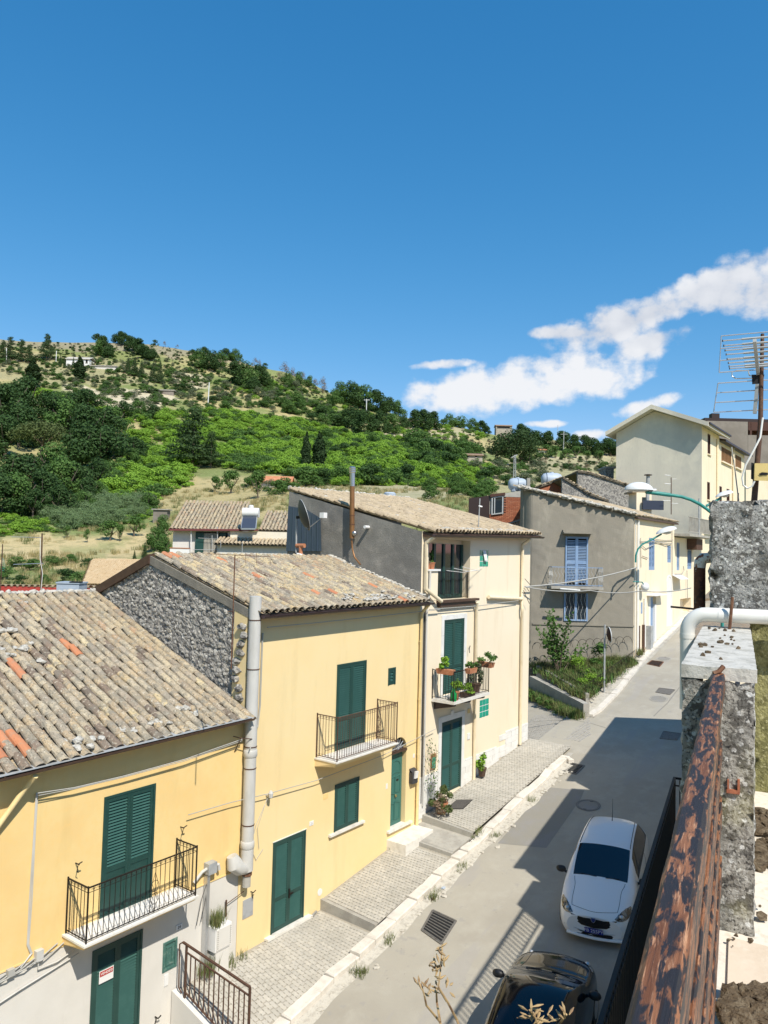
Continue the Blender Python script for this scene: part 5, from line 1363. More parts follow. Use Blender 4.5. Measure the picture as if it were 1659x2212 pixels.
weed('dead_weed','dead branching straw weed leaning in over the road',[[Kw(420,1150),Kw(340,920),Kw(250,750),Kw(170,620),Kw(190,440),Kw(205,250)],[Kw(250,750),Kw(180,640),Kw(110,610)],[Kw(195,420),Kw(130,440),Kw(100,415)],[Kw(185,940),Kw(155,760),Kw(150,640)],[Kw(230,1150),Kw(185,940),Kw(60,790),Kw(40,700),Kw(10,590)]],
[(*Kw(205,290),.012),(*Kw(200,400),.014),(*Kw(110,425),.010),(*Kw(150,520),.016),(*Kw(95,650),.016),(*Kw(255,640),.010),(*Kw(12,620),.014)],.98)
weed('dead_weed','dead weed tip with curled seed pods in front of the black car',[[Kw(1130,1200),Kw(1100,950),Kw(1050,890),Kw(1010,830)],[Kw(1100,950),Kw(1190,900),Kw(1180,870)],[Kw(1130,1150),Kw(1290,950),Kw(1350,870)]],
[(*Kw(1020,840),.018),(*Kw(1050,890),.016),(*Kw(1060,940),.016),(*Kw(1185,890),.014),(*Kw(1345,880),.014)],.93)
# ---- roof aerial on the wall block
at=thing('tv_antenna','large television antenna with comb reflectors on a brown mast above the grey wall block','antenna',tuple(TP(6.0,-.09,.4)))
A6=Zm(1620,800,737/300);AS=6.0
q=lambda x,y,s_=AS:onE1(*A6(x,y),s_)
obj('mast',MB().tube([q(652,1115),q(690,640),q(703,85)],[.021,.017,.012],10),M['iron_br'],at,smooth=True)
def mirror_about(p,c):d=(p-c).dot(E2);return p-E2*(2*d)
cx=q(700,200)
def hbar(name,x0,y0,m_,r_=.0042,s_=AS,cxx=None):
 p=q(x0,y0,s_);c=q(cxx or 690,y0,s_);p2=mirror_about(p,c);obj(name,MB().tube([p,p2],r_,6),m_,at)
 return p,p2
R1=[hbar('reflector_rod',x,y,M['alu'],s_=6.06,cxx=702) for x,y in((450,98),(446,175),(441,249),(437,322))]
R2=[hbar('reflector_rod',x,y,M['alu'],s_=6.06,cxx=680) for x,y in((430,388),(421,447),(412,507),(403,567))]
for Rr in(R1,R2):
 for k in(0,1):obj('reflector_edge',MB().tube([r_[k] for r_ in Rr],.004,6),M['alu'],at)
for i,(x,y) in enumerate(((455,128),(462,158),(470,187),(477,212),(483,240),(490,264),(495,285),(498,298))):
 p,p2=hbar('director_rod',x,y,M['alu'],.0046,AS-.42+i*.055,672)
 obj('director_sleeve',MB().tube([p.lerp(p2,.28),p.lerp(p2,.72)],.0075,6),M['zinc'],at);obj('director_cap',MB().tube([p,p.lerp(p2,.015)],.008,6),M['black'],at)
obj('boom',MB().beam(q(655,125,AS-.45),q(676,330,AS),.022,.022).beam(q(672,395,AS),q(655,575,AS),.022,.024),M['zinc'],at)
obj('balun_box',MB().hexa([q(640,395,AS),q(705,390,AS),q(705,390,AS+.08),q(640,395,AS+.08),q(636,335,AS),q(715,335,AS),q(715,335,AS+.08),q(636,335,AS+.08)]),M['black'],at)
obj('dipole',MB().tube([q(640,358),q(540,360),q(516,345),q(516,320),q(545,310),q(615,310),q(622,340),q(636,345)],.0045,6),M['alu'],at)
bx=obj('amplifier_box',MB().hexa([q(653,985,5.9),q(775,990,5.9),q(775,990,6.0),q(640,980,6.0),q(656,880,5.9),q(775,880,5.9),q(775,880,6.0),q(642,880,6.0)]),mat('sun bleached yellow box',(.72,.55,.22),.7,[('n',9,(.6,.45,.18),.4,.7)]),at)
obj('box_hole',MB().poly([q(a,c,5.895) for a,c in((680,945),(700,935),(737,938),(737,952),(710,952),(690,955))]),M['darkroom'],bx)
obj('box_side',MB().hexa([q(632,975,5.93),q(653,985,5.93),q(653,985,6.02),q(632,975,6.02),q(634,875,5.93),q(655,880,5.93),q(655,880,6.02),q(634,875,6.02)]),M['black'],bx)
obj('coax_loop',MB().tube([q(705,600,5.95),q(690,720,5.93),q(650,800,5.9),q(600,890,5.9),q(578,970,5.9),q(585,1015,5.9),q(610,1034,5.9),q(640,1020,5.9),q(655,990,5.9)],.0065,6),M['pvc_white'],at,smooth=True)
obj('guy_rod',MB().tube([q(513,780,6.1),q(535,930,6.1),q(557,1112,6.1)],.0045,5),M['concrete'],at)
# ================================================================== CARS
NV=8
CAR=[(0.00,[(.46,.24),(.56,.32),(.58,.44),(.55,.56),(.46,.64),(.32,.68),(.16,.70),(0,.705)]),
(0.10,[(.64,.21),(.69,.31),(.71,.46),(.68,.62),(.59,.72),(.43,.775),(.2,.805),(0,.815)]),
(0.33,[(.75,.2),(.785,.32),(.795,.5),(.765,.72),(.67,.825),(.49,.875),(.24,.905),(0,.915)]),
(0.72,[(.79,.2),(.82,.35),(.825,.6),(.79,.85),(.71,.935),(.52,.98),(.26,1.01),(0,1.02)]),
(1.00,[(.80,.2),(.83,.35),(.835,.62),(.80,.90),(.735,1.0),(.60,1.045),(.30,1.08),(0,1.09)]),
(1.45,[(.80,.2),(.83,.35),(.835,.62),(.81,.92),(.715,1.19),(.60,1.275),(.31,1.315),(0,1.325)]),
(1.88,[(.80,.2),(.83,.35),(.835,.62),(.81,.94),(.675,1.33),(.58,1.43),(.3,1.475),(0,1.485)]),
(2.45,[(.80,.2),(.83,.35),(.835,.62),(.81,.96),(.655,1.36),(.56,1.465),(.3,1.51),(0,1.52)]),
(3.00,[(.80,.2),(.83,.35),(.835,.62),(.80,.99),(.645,1.33),(.54,1.44),(.29,1.485),(0,1.495)]),
(3.38,[(.79,.22),(.82,.37),(.82,.64),(.78,1.0),(.635,1.27),(.51,1.37),(.27,1.42),(0,1.43)]),
(3.60,[(.76,.26),(.79,.4),(.79,.65),(.745,.98),(.62,1.13),(.48,1.23),(.25,1.27),(0,1.28)]),
(3.76,[(.70,.3),(.74,.42),(.74,.65),(.69,.88),(.59,.98),(.45,1.04),(.22,1.06),(0,1.06)]),
(3.84,[(.58,.34),(.61,.45),(.61,.6),(.57,.76),(.47,.83),(.32,.86),(.15,.87),(0,.87)])]
def cr(p0,p1,p2,p3,t):return.5*((2*p1)+(-p0+p2)*t+(2*p0-5*p1+4*p2-p3)*t*t+(-p0+3*p1-3*p2+p3)*t**3)
CARR=np.array([[(x,y,z) for(y,z) in pr] for x,pr in CAR])
def carS(u,v,side=1):
 nu=len(CAR);i=min(nu-2,int(u));t=u-i;j=min(NV-2,int(v));w_=v-j
 rows=[]
 for a in(-1,0,1,2):
  ii=min(nu-1,max(0,i+a));g=CARR[ii]
  q3=g[j+2] if j+2<NV else np.array([g[NV-2][0],-g[NV-2][1],g[NV-2][2]])
  rows.append(cr(g[max(0,j-1)],g[j],g[j+1],q3,w_))
 p=cr(*rows,t);return Vector((p[0],side*max(0,p[1]),p[2]))
def carN(u,v,side):
 e=.02;a=carS(min(u+e,12),v,side)-carS(max(u-e,0),v,side);c=carS(u,min(v+e,7),side)-carS(u,max(v-e,0),side)
 n=a.cross(c)*side
 return(-n).normalized() if(-n).length>0 else Vector((0,0,1))
def car_patch(u0,u1,v0,v1,side,nu=10,nv=8,off=.006,fn=None):
 b=MB()
 for i in range(nu):
  for j in range(nv):
   c=[(lerp(u0,u1,a/nu),lerp(v0,v1,d/nv)) for a,d in((i,j),(i+1,j),(i+1,j+1),(i,j+1))]
   m_=((c[0][0]+c[2][0])/2,(c[0][1]+c[2][1])/2)
   if fn and not fn(*m_):continue
   b.quad(*[carS(u,v,side)+carN(u,v,side)*off for u,v in c])
 return b
def build_car(name,label,cat,paint,front,back,up,sc,emblem=True,plate=None,white=True):
 right=back.cross(up).normalized()
 mw=Matrix((back*sc[0],right*sc[1],up*sc[2])).transposed().to_4x4();mw.translation=front
 t=bpy.data.objects.new(name,None);COL.objects.link(t);t.matrix_world=mw;tag(t,label,cat);ORG[t.name]=(0,0,0)
 G=M['carglass'];T=M['trim']
 def isglass(u,v):
  if 4.05<u<5.93 and v>5.02:return 'w'
  if 9.15<u<10.7 and v>5.02:return 'r'
  if 4.9<u<9.2 and 3.12<v<4.62 and v-3.12<(u-4.55)*1.6:return 's'
  return None
 SU,SV=14,8;parts={}
 for side in(1,-1):
  for i in range(12*SU):
   for j in range(7*SV):
    u0,u1,v0,v1=i/SU,(i+1)/SU,j/SV,(j+1)/SV
    g=isglass((u0+u1)/2,(v0+v1)/2);key=(g,side) if g=='s' else(g,0)
    b=parts.setdefault(key,MB())
    P=[carS(u0,v0,side),carS(u1,v0,side),carS(u1,v1,side),carS(u0,v1,side)]
    if side<0:P=P[::-1]
    b.quad(*P)
 body=parts.pop((None,0))
# closing faces front and rear
 for uu in(0,12):
  for k in range(24):
   z=[.24+.46*k/24,.24+.46*(k+1)/24]
  ring=[carS(uu,j/8,1) for j in range(57)]+[carS(uu,j/8,-1) for j in range(56,-1,-1)]
  body.poly(ring if uu else ring[::-1])
 def weld(b):
  me=b.mesh('w',[]);bm=bmesh.new();bm.from_mesh(me);bmesh.ops.remove_doubles(bm,verts=bm.verts,dist=.0008);o_=MB()
  bm.verts.index_update();o_.v=[tuple(v.co) for v in bm.verts];o_.f=[tuple(v.index for v in f.verts) for f in bm.faces];o_.mi=[0]*len(o_.f);bm.free();bpy.data.meshes.remove(me);return o_
 bo=obj('body',weld(body),paint,t,smooth=True,local=True)
 for(g,side),b in parts.items():obj({'w':'windscreen','r':'rear_window','s':'side_window'}[g],weld(b),G,t,smooth=True,local=True)
 for side in(1,-1):
  obj('headlight',car_patch(.55,2.35,3.0,5.0,side,30,24,.006,lambda u,v:((u-1.4)/.95)**2+((v-(3.95-(u-1.4)*.42))/.62)**2<1),M['headlamp'],t,smooth=True,local=True)
  obj('headlight_bulb',MB().blob(carS(1.15,4.15,side)+Vector((-.0,0,.0)),(.05,.06,.045),2,1,0),M['alu'],bpy.data.objects[t.children[-1].name] if False else t,local=True)
  obj('tail_light',car_patch(10.3,11.6,2.6,4.3,side,12,12,.006),M['taillamp'],t,smooth=True,local=True)
  mr_=MB().blob((1.28,side*.94,1.0),(.075,.12,.085),3,2,.05);mr_.tube([(1.25,side*.80,.95),(1.27,side*.88,.97)],.03,6)
  obj('mirror',mr_,T,t,smooth=True,local=True)
  for wx in(.74,3.08):
   o_=obj('wheel',MB().lathe([(.2,side*.62),(.305,side*.63),(.315,side*.70),(.315,side*.80),(.30,side*.835),(.21,side*.842)],(wx,0,.31),24,'y'),M['black'],t,smooth=True,local=True)
   obj('rim',MB().lathe([(.0,side*.835),(.06,side*.845),(.19,side*.838),(.205,side*.845)],(wx,0,.31),20,'y'),M['alu'],o_,local=True)
  obj('roof_trim',MB().tube([carS(6.02+k*.17,5.0,side)+Vector((0,0,.006)) for k in range(20)],.008,5),T,t,local=True)
  if white:obj('door_line',MB().tube([carS(u,v,side)+carN(u,v,side)*.001 for u,v in[(7.2,.6+k*.25) for k in range(11)]],.004,4),T,t,local=True)
 line=[carS(3.95-k*.17,5.15-.02*k,1) for k in range(16)];u_,v_=3.95-15*.17,5.15-.3
 line+=[carS(u_-.62*math.sin(k/8*math.pi/2),lerp(v_,7,k/8),1) for k in range(1,9)]
 line+=[Vector((p.x,-p.y,p.z)) for p in line[::-1]]
 obj('bonnet_gap',MB().tube([p+Vector((0,0,.001)) for p in line],.005,5),T,t,local=True)
# grille, intake, plate on the nose
 yz=lambda y,z,o_=.0:Vector((-.012-o_+.05*(y/.55)**2,y,z))
 gr=[(-.50,.69),(-.22,.655),(-.06,.665),(0,.67),(.06,.665),(.22,.655),(.50,.69),(.40,.56),(.27,.475),(.0,.45),(-.27,.475),(-.40,.56)]
 obj('grille',MB().prism([yz(*p) for p in gr],(-.01,0,0)),M['black'],t,local=True)
 for k in range(4):obj('grille_bar',MB().tube([yz(-.3+.05*k,.60-.035*k,.012),yz(0,.595-.035*k,.014),yz(.3-.05*k,.60-.035*k,.012)],.004,5),T,t,local=True)
 it=[(-.62,.40),(-.45,.335),(0,.315),(.45,.335),(.62,.40),(.56,.30),(.3,.235),(-.3,.235),(-.56,.30)]
 obj('intake',MB().prism([yz(*p,.004) for p in it],(-.012,0,0)),M['black'],t,local=True)
 obj('bumper_chrome',MB().tube([yz(y,.40-.075*(1-(abs(y)/.66)**1.5),.016) for y in np.linspace(-.66,.66,15)],.007,5),M['alu'],t,local=True)
 obj('bumper_lip',MB().tube([yz(y,.21+.02*abs(y),.02) for y in np.linspace(-.6,.6,13)],.035,8),paint,t,smooth=True,local=True)
 if plate:
  pl=obj('number_plate',MB().box(-.045,-.032,-.20,.20,.335,.445),M['platebg'],t,local=True)
  cu=bpy.data.curves.new('t','FONT');cu.body=plate;cu.size=.105;cu.align_x='CENTER';cu.align_y='CENTER';cu.extrude=.001
  to=bpy.data.objects.new('t',cu);me=bpy.data.meshes.new_from_object(to);bpy.data.objects.remove(to);bpy.data.curves.remove(cu)
  me.transform(Matrix.Translation((-.047,0,.39))@Matrix(((0,0,-1,0),(1,0,0,0),(0,1,0,0),(0,0,0,1))))
  me.materials.append(M['platefg']);obj('plate_lettering',me,None,pl)
 if emblem:
  e_=[(-.045,.70),(.045,.70),(.048,.655),(.025,.61),(0,.59),(-.025,.61),(-.048,.655)]
  em=obj('emblem',MB().prism([yz(*p,.014) for p in e_],(-.012,0,0)),M['emblem'],t,local=True)
  obj('emblem_ring',MB().tube([yz(*p,.027) for p in e_+e_[:1]],.005,5),M['alu'],em,local=True)
 obj('aerial',MB().tube([(3.1,0,1.48),(3.16,0,1.56),(3.36,0,1.98)],[.012,.007,.003],6),T,t,local=True)
 for s_ in(-1,1):obj('wiper',MB().tube([carS(4.02,6.9,1)+Vector((-.0,s_*.1,.01)),carS(4.12,5.6,1)*1+Vector((0,-2*carS(4.12,5.6,1).y if s_<0 else 0,.015))],.008,5),M['black'],t,local=True)
 return t
M['carwhite']=mat('white car paint',(.82,.82,.83),.28,spec=.5,coat=.6,coord='O');M['carblack']=mat('black car paint',(.004,.004,.005),.12,spec=.3,coat=.35,coord='O')
M['carglass']=mat('tinted car glass',(.006,.008,.012),.04,spec=.75);M['trim']=mat('dark trim',(.02,.02,.021),.45)
M['headlamp']=mat('headlamp lens',(.20,.205,.20),.08,spec=.9,coat=1,coord='O',layers=[('n',11,(.03,.03,.032),.45,.55)]);M['taillamp']=mat('red tail lamp',(.35,.015,.01),.15,spec=.7,coat=1)
M['platebg']=mat('blue plate',(.012,.02,.22),.4);M['platefg']=mat('pale plate characters',(.62,.64,.72),.5);M['emblem']=mat('blue emblem',(.03,.05,.2),.3)
g_=GR*E1.x
fw=Vector((E1.x,E1.y,g_)).normalized();upn=Vector((-GR,0,1));upn=(upn-fw*upn.dot(fw)).normalized()
X,Y=18.05,6.66
build_car('parked_car','white hatchback parked nose towards us in the shaded side of the road','car',M['carwhite'],Vector((X,Y,road_z(X))),fw,upn,(1.03,1.08,1.02),True,'FB 255PY')
X,Y=16.45,6.80
build_car('parked_car','black car parked behind the white one with its nose uphill','car',M['carblack'],Vector((X,Y,road_z(X))),-fw,upn,(1.06,1.05,1.0),False,None,False)
# ================================================================== HOUSES BEYOND
NF=Vector((_F0[0],_F0[1],0));NR=Vector((_R0[0],_R0[1],0))
def facing(dist):
 return lambda x,y:onP(x,y,NF*dist,NF)
Gz=Zm(1240,1100,1438/520);g7=Zm(1560,1200,1327/240);Tz=Zm(1500,1000,1659/420);g1=Zm(1220,1120,1659/400);w4=Zm(400,1230,1659/360);w5=Zm(0,1300,1659/400);s6=Zm(700,1140,1659/300)
# ---------------------------------------------------------------- grey corner house
GH=thing('grey_house','weathered grey house with sky blue shutters on the lane corner','house',(40.2,14,4.8))
CA,CB=Vector((40.19,12.93,0)),Vector((36.82,17.58,0));fd_=(CB-CA).normalized();fn_=Vector((-fd_.y,fd_.x,0));fn_=fn_ if fn_.x<0 else-fn_
def gp(x,y,off=0.0):
 v=onP(x,y,CA,fn_);return v+fn_*off
def ghole(ps):pass
def gz(t):return lerp(12.20,13.46,t)
b=MB();Lf=(CB-CA).length
def gf_(u,v):
 p=CA+fd_*(u*Lf);z=lerp(2.2,gz(u),v);d=.015*mnoise.noise(Vector((u*14,z*3,0)));k=0
 if u>.93:k=((u-.93)/.07)**2*.45
 return(p.x+fn_.x*(d-k),p.y+fn_.y*(d-k),z)
b.grid(gf_,60,44)
# rounded far corner
q=[CB+fd_*(.12*math.sin(a))-fn_*(.45+.45*(1-math.cos(a))) for a in[k*math.pi/16 for k in range(9)]]
for p,r_ in zip(q,q[1:]):b.quad((p.x,p.y,2),(r_.x,r_.y,2),(r_.x,r_.y,13.5),(p.x,p.y,13.5))
p=q[-1];b.quad((p.x,p.y,2),(p.x+6,p.y+2.5,2),(p.x+6,p.y+2.5,13.5),(p.x,p.y,13.5))
obj('corner_wall',b,M['greyhouse'],GH)
def side_wall(x0,x1,z0,z1,holes,Y):return wall_holes(x0,x1,z0,z1,holes,Y)
SY=12.97
sh1=(42.85,43.9,9.33,11.12);sm=(46.4,47.15,9.76,10.75);d1=(42.95,44.25,5.2,7.85)
b=side_wall(40.2,47.85,3.5,12.12,[(*sh1,.14),(*sm,.14),(*d1,.2)],SY)
obj('street_wall',b,M['cream'],GH)
def louvre(parent,h,m_,Y,n=None,name='shutter'):
 x0,x1,z0,z1=h;b=MB();xm_=(x0+x1)/2
 for a,c in((x0,x0+.07),(xm_-.06,xm_+.06),(x1-.07,x1)):b.box(a,c,Y-.01,Y+.04,z0,z1)
 b.box(x0+.07,x1-.07,Y-.008,Y+.04,z1-.07,z1).box(x0+.07,x1-.07,Y-.008,Y+.04,z0,z0+.22)
 f=obj(name,b,m_,parent);s=MB();k=n or max(4,int((z1-z0)/.085))
 for i in range(k):
  z=lerp(z0+.25,z1-.1,i/k);s.hexa([(x0+.07,Y-.004,z),(x1-.07,Y-.004,z),(x1-.07,Y+.006,z),(x0+.07,Y+.006,z),(x0+.07,Y+.03,z+.05),(x1-.07,Y+.03,z+.05),(x1-.07,Y+.04,z+.05),(x0+.07,Y+.04,z+.05)])
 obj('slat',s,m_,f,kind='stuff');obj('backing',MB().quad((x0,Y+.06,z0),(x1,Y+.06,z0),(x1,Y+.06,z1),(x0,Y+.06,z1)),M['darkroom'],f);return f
louvre(GH,sh1,M['blue'],SY+.02);louvre(GH,sm,M['blue'],SY+.02)
obj('door',MB().box(43.3,43.95,SY+.1,SY+.14,5.3,7.8),M['blue'],GH);obj('door_frame',MB().box(42.95,43.3,SY+.02,SY+.18,5.2,7.85).box(43.95,44.25,SY-.02,SY+.18,5.2,7.4),M['white'],GH)
obj('door_canopy',MB().box(42.5,45.0,SY-.45,SY-.002,7.92,7.97),M['white'],GH)
obj('wall_slot',MB().box(41.5,41.75,SY-.01,SY+.005,7.0,7.6),M['blue'],GH);obj('meter_box',MB().box(42.3,42.75,SY-.3,SY-.002,4.9,6.3),M['zinc'],GH)
for pts,r_ in(([(40.75,SY-.06,12.0),(40.75,SY-.07,5)],.075),([(40.4,SY-.04,12),(40.4,SY-.04,5)],.03),([(42.0,SY-.06,7.8),(42.0,SY-.06,5.2)],.07)):
 obj('downpipe',MB().tube(pts,r_,8),M['pvc_white'],GH,smooth=True)
for X in(40.95,41.75):obj('dark_post',MB().tube([(X,SY-.08,4.7),(X,SY-.08,6.4)],.07,8),M['iron_br'],GH)
# roof: low slope rising from the street eave to the back
b=MB()
zr=lambda x,y:12.15+(y-12.9)*.262
A,B_,C_,D_=(40.15,12.8),(48.0,12.8),(49.5,18.6),(36.6,17.8)
rfg=obj('roof',MB().prism([(A[0],A[1],zr(*A)),(B_[0],B_[1],zr(*B_)),(C_[0],C_[1],zr(*C_)),(D_[0],D_[1],zr(*D_))],(0,0,.06)),M['tilebase'],GH)
fld=MB();rr=random.Random(3)
basem=Matrix.Rotation(math.atan(.262),4,'X')
for i in range(60):
 for j in range(16):
  X=36.4+i*.235;Y=12.75+j*.36
  t=(Y-12.8)/5.0
  if not(lerp(A[0],D_[0],t)-.1<X<lerp(B_[0],C_[0],t)) or t>1:continue
  rm=Matrix.Translation((X,Y,zr(X,Y)+.09+rr.uniform(-.01,.015)))@basem@Matrix.Rotation(rr.gauss(0,.05),4,'Z')@Matrix.Rotation(.07,4,'X')
  tb=TILE_MB[rr.randrange(5)];s0=len(fld.v);fld.v+=[tuple(rm@Vector(v_)) for v_ in tb.v];fld.f+=[tuple(s0+q_ for q_ in f_) for f_ in tb.f];fld.mi+=[0]*len(tb.f)
obj('tile_field',fld,M['tile_pale'],rfg,smooth=True,kind='stuff')
b=MB()
for i in range(46):
 t=i/45;x,y=lerp(A[0],D_[0],t),lerp(A[1]+.1,D_[1],t);b.blob((x+rr.uniform(-.12,.12),y,zr(x,y)+.16),(rr.uniform(.12,.28),rr.uniform(.1,.22),rr.uniform(.06,.13)),2,i,.35)
for i in range(24):
 X=40.5+i*.3;b.blob((X,12.9+rr.uniform(0,.5),12.32),(.14,.14,.07),1,i,.3)
obj('verge_mortar',b,M['mortar'],rfg,kind='stuff')
obj('eave',MB().box(40.2,47.95,12.74,SY+.02,12.06,12.13),M['gutter_br'],GH)
# blue balcony window on the grey face, local frame u along the wall
def gbox(u0,u1,z0,z1,d0,d1,mb=None):
 mb=mb or MB();P=lambda u,d,z:(CA.x+fd_.x*u+fn_.x*d,CA.y+fd_.y*u+fn_.y*d,z)
 return mb.hexa([P(u1,d1,z0),P(u0,d1,z0),P(u0,d0,z0),P(u1,d0,z0),P(u1,d1,z1),P(u0,d1,z1),P(u0,d0,z1),P(u1,d0,z1)])
gu=lambda v:v/1.0
U0,U1,Zb,Zt=2.44,3.62,8.45,11.02
w_=obj('shutter',gbox(U0,U0+.08,Zb,Zt,.0,.07,gbox(U1-.08,U1,Zb,Zt,0,.07,gbox((U0+U1)/2-.07,(U0+U1)/2+.07,Zb,Zt,.0,.07,gbox(U0+.08,U1-.08,Zt-.1,Zt,.0,.068)))),M['blue'],GH)
s_=MB()
for i in range(28):
 z=lerp(Zb+.18,Zt-.16,i/28)
 if 12<=i<=13:gbox(U0+.08,U1-.08,z,z+.09,.0,.05,s_)
 else:gbox(U0+.1,U1-.1,z,z+.045,.02,.055,s_)
obj('slat',s_,M['blue'],w_,kind='stuff');obj('backing',gbox(U0,U1,Zb,Zt,.004,.012),M['darkroom'],w_)
obj('window_hood',gbox(2.28,3.82,11.17,11.24,0,.55,gbox(2.3,3.8,11.24,11.36,0,.25)),M['greyhouse'],GH)
obj('balcony',gbox(1.82,4.5,8.30,8.42,.0,.8),M['concrete'],GH);bgh=bpy.data.objects['balcony.003'] if 'balcony.003' in bpy.data.objects else GH.children[-1]
P3=lambda u,d,z:Vector((CA.x+fd_.x*u+fn_.x*d,CA.y+fd_.y*u+fn_.y*d,z))
b=MB();C3=[P3(1.86,.02,0),P3(1.86,.76,0),P3(4.46,.76,0),P3(4.46,.02,0)]
for p,q_ in zip(C3,C3[1:]):
 for z in(8.5,9.42):b.beam(p+Vector((0,0,z)),q_+Vector((0,0,z)),.03,.03)
bm2=MB()
for p,q_ in zip(C3,C3[1:]):
 n=max(3,int((q_-p).length/.17))
 for k in range(n+1):
  o_=p.lerp(q_,k/n);d=(q_-p).normalized()*.06
  bm2.tube([o_+Vector((0,0,8.5)),o_+d+Vector((0,0,8.73)),o_-d+Vector((0,0,8.97)),o_+d+Vector((0,0,9.2)),o_+Vector((0,0,9.42))],.009,4)
rg=obj('balcony_railing',b,M['blue'],GH);obj('wavy_bars',bm2,M['zinc'],rg,kind='stuff')
lw_=obj('window',gbox(2.42,3.66,6.62,8.06,.004,.012),M['glass'],GH)
obj('window_frame',gbox(2.42,2.5,6.62,8.06,.0,.06,gbox(3.58,3.66,6.62,8.06,0,.06,gbox(2.98,3.1,6.62,8.06,0,.05,gbox(2.5,3.58,6.62,6.7,0,.06)))),M['blue'],lw_)
b=MB()
for k in range(6):
 u=2.55+k*.2;b.tube([P3(u,.1,6.64),P3(u+.05,.1,7.0),P3(u-.05,.1,7.35),P3(u+.05,.1,7.7),P3(u,.1,8.02)],.006,4)
obj('window_grille',b,M['white'],lw_,kind='stuff')
obj('plinth_band',gbox(-.02,5.3,6.38,6.46,0,.05),M['greyhouse'],GH)
# ---------------------------------------------------------------- terrace house with balcony beside it
BH=thing('cream_house','low cream house with an iron fenced roof terrace beyond the blue door','house',(51,14,6))
d2=(46.3,47.4,6.0,9.0)
b=side_wall(47.86,54.6,4.5,11.3,[(48.6,49.25,9.28,11.0,.14),(51.05,52.15,9.35,11.0,.14),(49.4,52.0,6.6,7.5,.5)],SY+.05)
obj('wall',b,M['cream'],BH)
louvre(BH,(48.6,49.25,9.28,11.0),M['blue'],SY+.1);louvre(BH,(51.05,52.15,9.35,10.6),M['blue'],SY+.1)
obj('terrace_slab',MB().box(47.8,54.4,SY-.9,SY+3,11.38,11.52),M['concrete'],BH)
b=MB()
for x0,x1 in((47.8,54.4),):
 b.beam((x0,SY-.85,12.55),(x1,SY-.85,12.55),.05,.05).beam((x0,SY-.85,11.65),(x1,SY-.85,11.65),.04,.04)
rl_=obj('terrace_railing',b,M['concrete'],BH);bm_=MB().tube([(0,0,0),(0,0,.9)],.02,5).mesh('bar',M['concrete'])
for k in range(44):inst('bar',bm_,rl_,(47.9+k*.15,SY-.85,11.65))
obj('reed_screen',MB().box(50.3,54.2,SY-.80,SY-.78,11.65,12.5),M['zinc'],rl_)
obj('corner_post',MB().tube([(50.1,SY-.88,11.4),(50.1,SY-.88,13.8)],.05,6),M['zinc'],BH)
obj('bay_box',MB().box(50.9,52.4,SY-.55,SY+.04,10.6,11.3),M['iron_br'],BH)
b=MB().box(46.28,46.45,SY-.02,SY+.04,6.0,8.6).box(47.25,47.42,SY-.02,SY+.04,6.0,8.6)
xc_=46.85
for k in range(10):
 a0,a1=math.pi*k/10,math.pi*(k+1)/10
 f=lambda a,r_:(xc_-r_*math.cos(a),0,8.6+r_*.75*math.sin(a))
 P=[f(a0,.57),f(a1,.57),f(a1,.40),f(a0,.40)];b.prism([(p[0],SY-.02,p[2]) for p in P],(0,.06,0))
adoor=obj('arched_doorway',b,M['white'],GH);obj('door_leaf',MB().box(46.46,47.24,SY-.006,SY+.02,6.0,8.85),M['white'],adoor)
obj('tilted_canopy',MB().hexa([(47.4,SY-.5,8.75),(49.2,SY-.5,8.75),(49.2,SY-.01,9.0),(47.4,SY-.01,9.0),(47.4,SY-.5,8.79),(49.2,SY-.5,8.79),(49.2,SY-.01,9.04),(47.4,SY-.01,9.04)]),M['white'],GH)
# ---------------------------------------------------------------- tall gabled house
TLH=thing('tall_house','tall house with a bare grey gable and cream street front rising above the rest','house',(62,17,6))
GX_=58.64
b=MB()
def tg(u,v):
 y=lerp(13.97,20.33,u);zt_=lerp(19.86,21.2,(y-13.97)/3.46) if y<17.43 else lerp(21.2,19.7,(y-17.43)/2.9)
 return(GX_-.02*mnoise.noise(Vector((y,v*6,0))),y,lerp(6,zt_,v))
b.grid(tg,26,40);obj('gable_wall',b,M['tallgrey'],TLH)
wins=[(60.4,61.3,17.95,19.5),(60.3,61.2,14.49,15.83)]
b=side_wall(GX_,64.2,4,19.8,[(*h,.15) for h in wins],13.98);obj('street_wall',b,M['cream'],TLH)
w2=[(65.0,68.6,17.92,19.1),(70.2,72.6,17.97,19.05)]
w3=[(64.35,65.2,14.6,15.85),(66.9,68.0,14.6,15.85),(71.0,71.7,14.6,15.85)]
b=side_wall(64.2,74.0,4,19.38,[(*h,.2) for h in w2+w3],14.0);obj('street_wall',b,M['cream'],TLH)
for h in wins+w3:
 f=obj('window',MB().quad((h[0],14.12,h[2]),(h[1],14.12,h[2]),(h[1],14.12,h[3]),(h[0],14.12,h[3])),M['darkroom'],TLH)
 x0,x1,z0,z1=h;obj('window_frame',MB().box(x0,x0+.09,14.0,14.1,z0,z1).box(x1-.09,x1,14.0,14.1,z0,z1).box(x0+.09,x1-.09,14.0,14.1,z1-.09,z1).box((x0+x1)/2-.05,(x0+x1)/2+.05,14.02,14.1,z0,z1-.09),M['wood_dk'],f)
 obj('sill',MB().box(x0-.08,x1+.08,13.88,13.975,z0-.08,z0-.005),M['cream'],f)
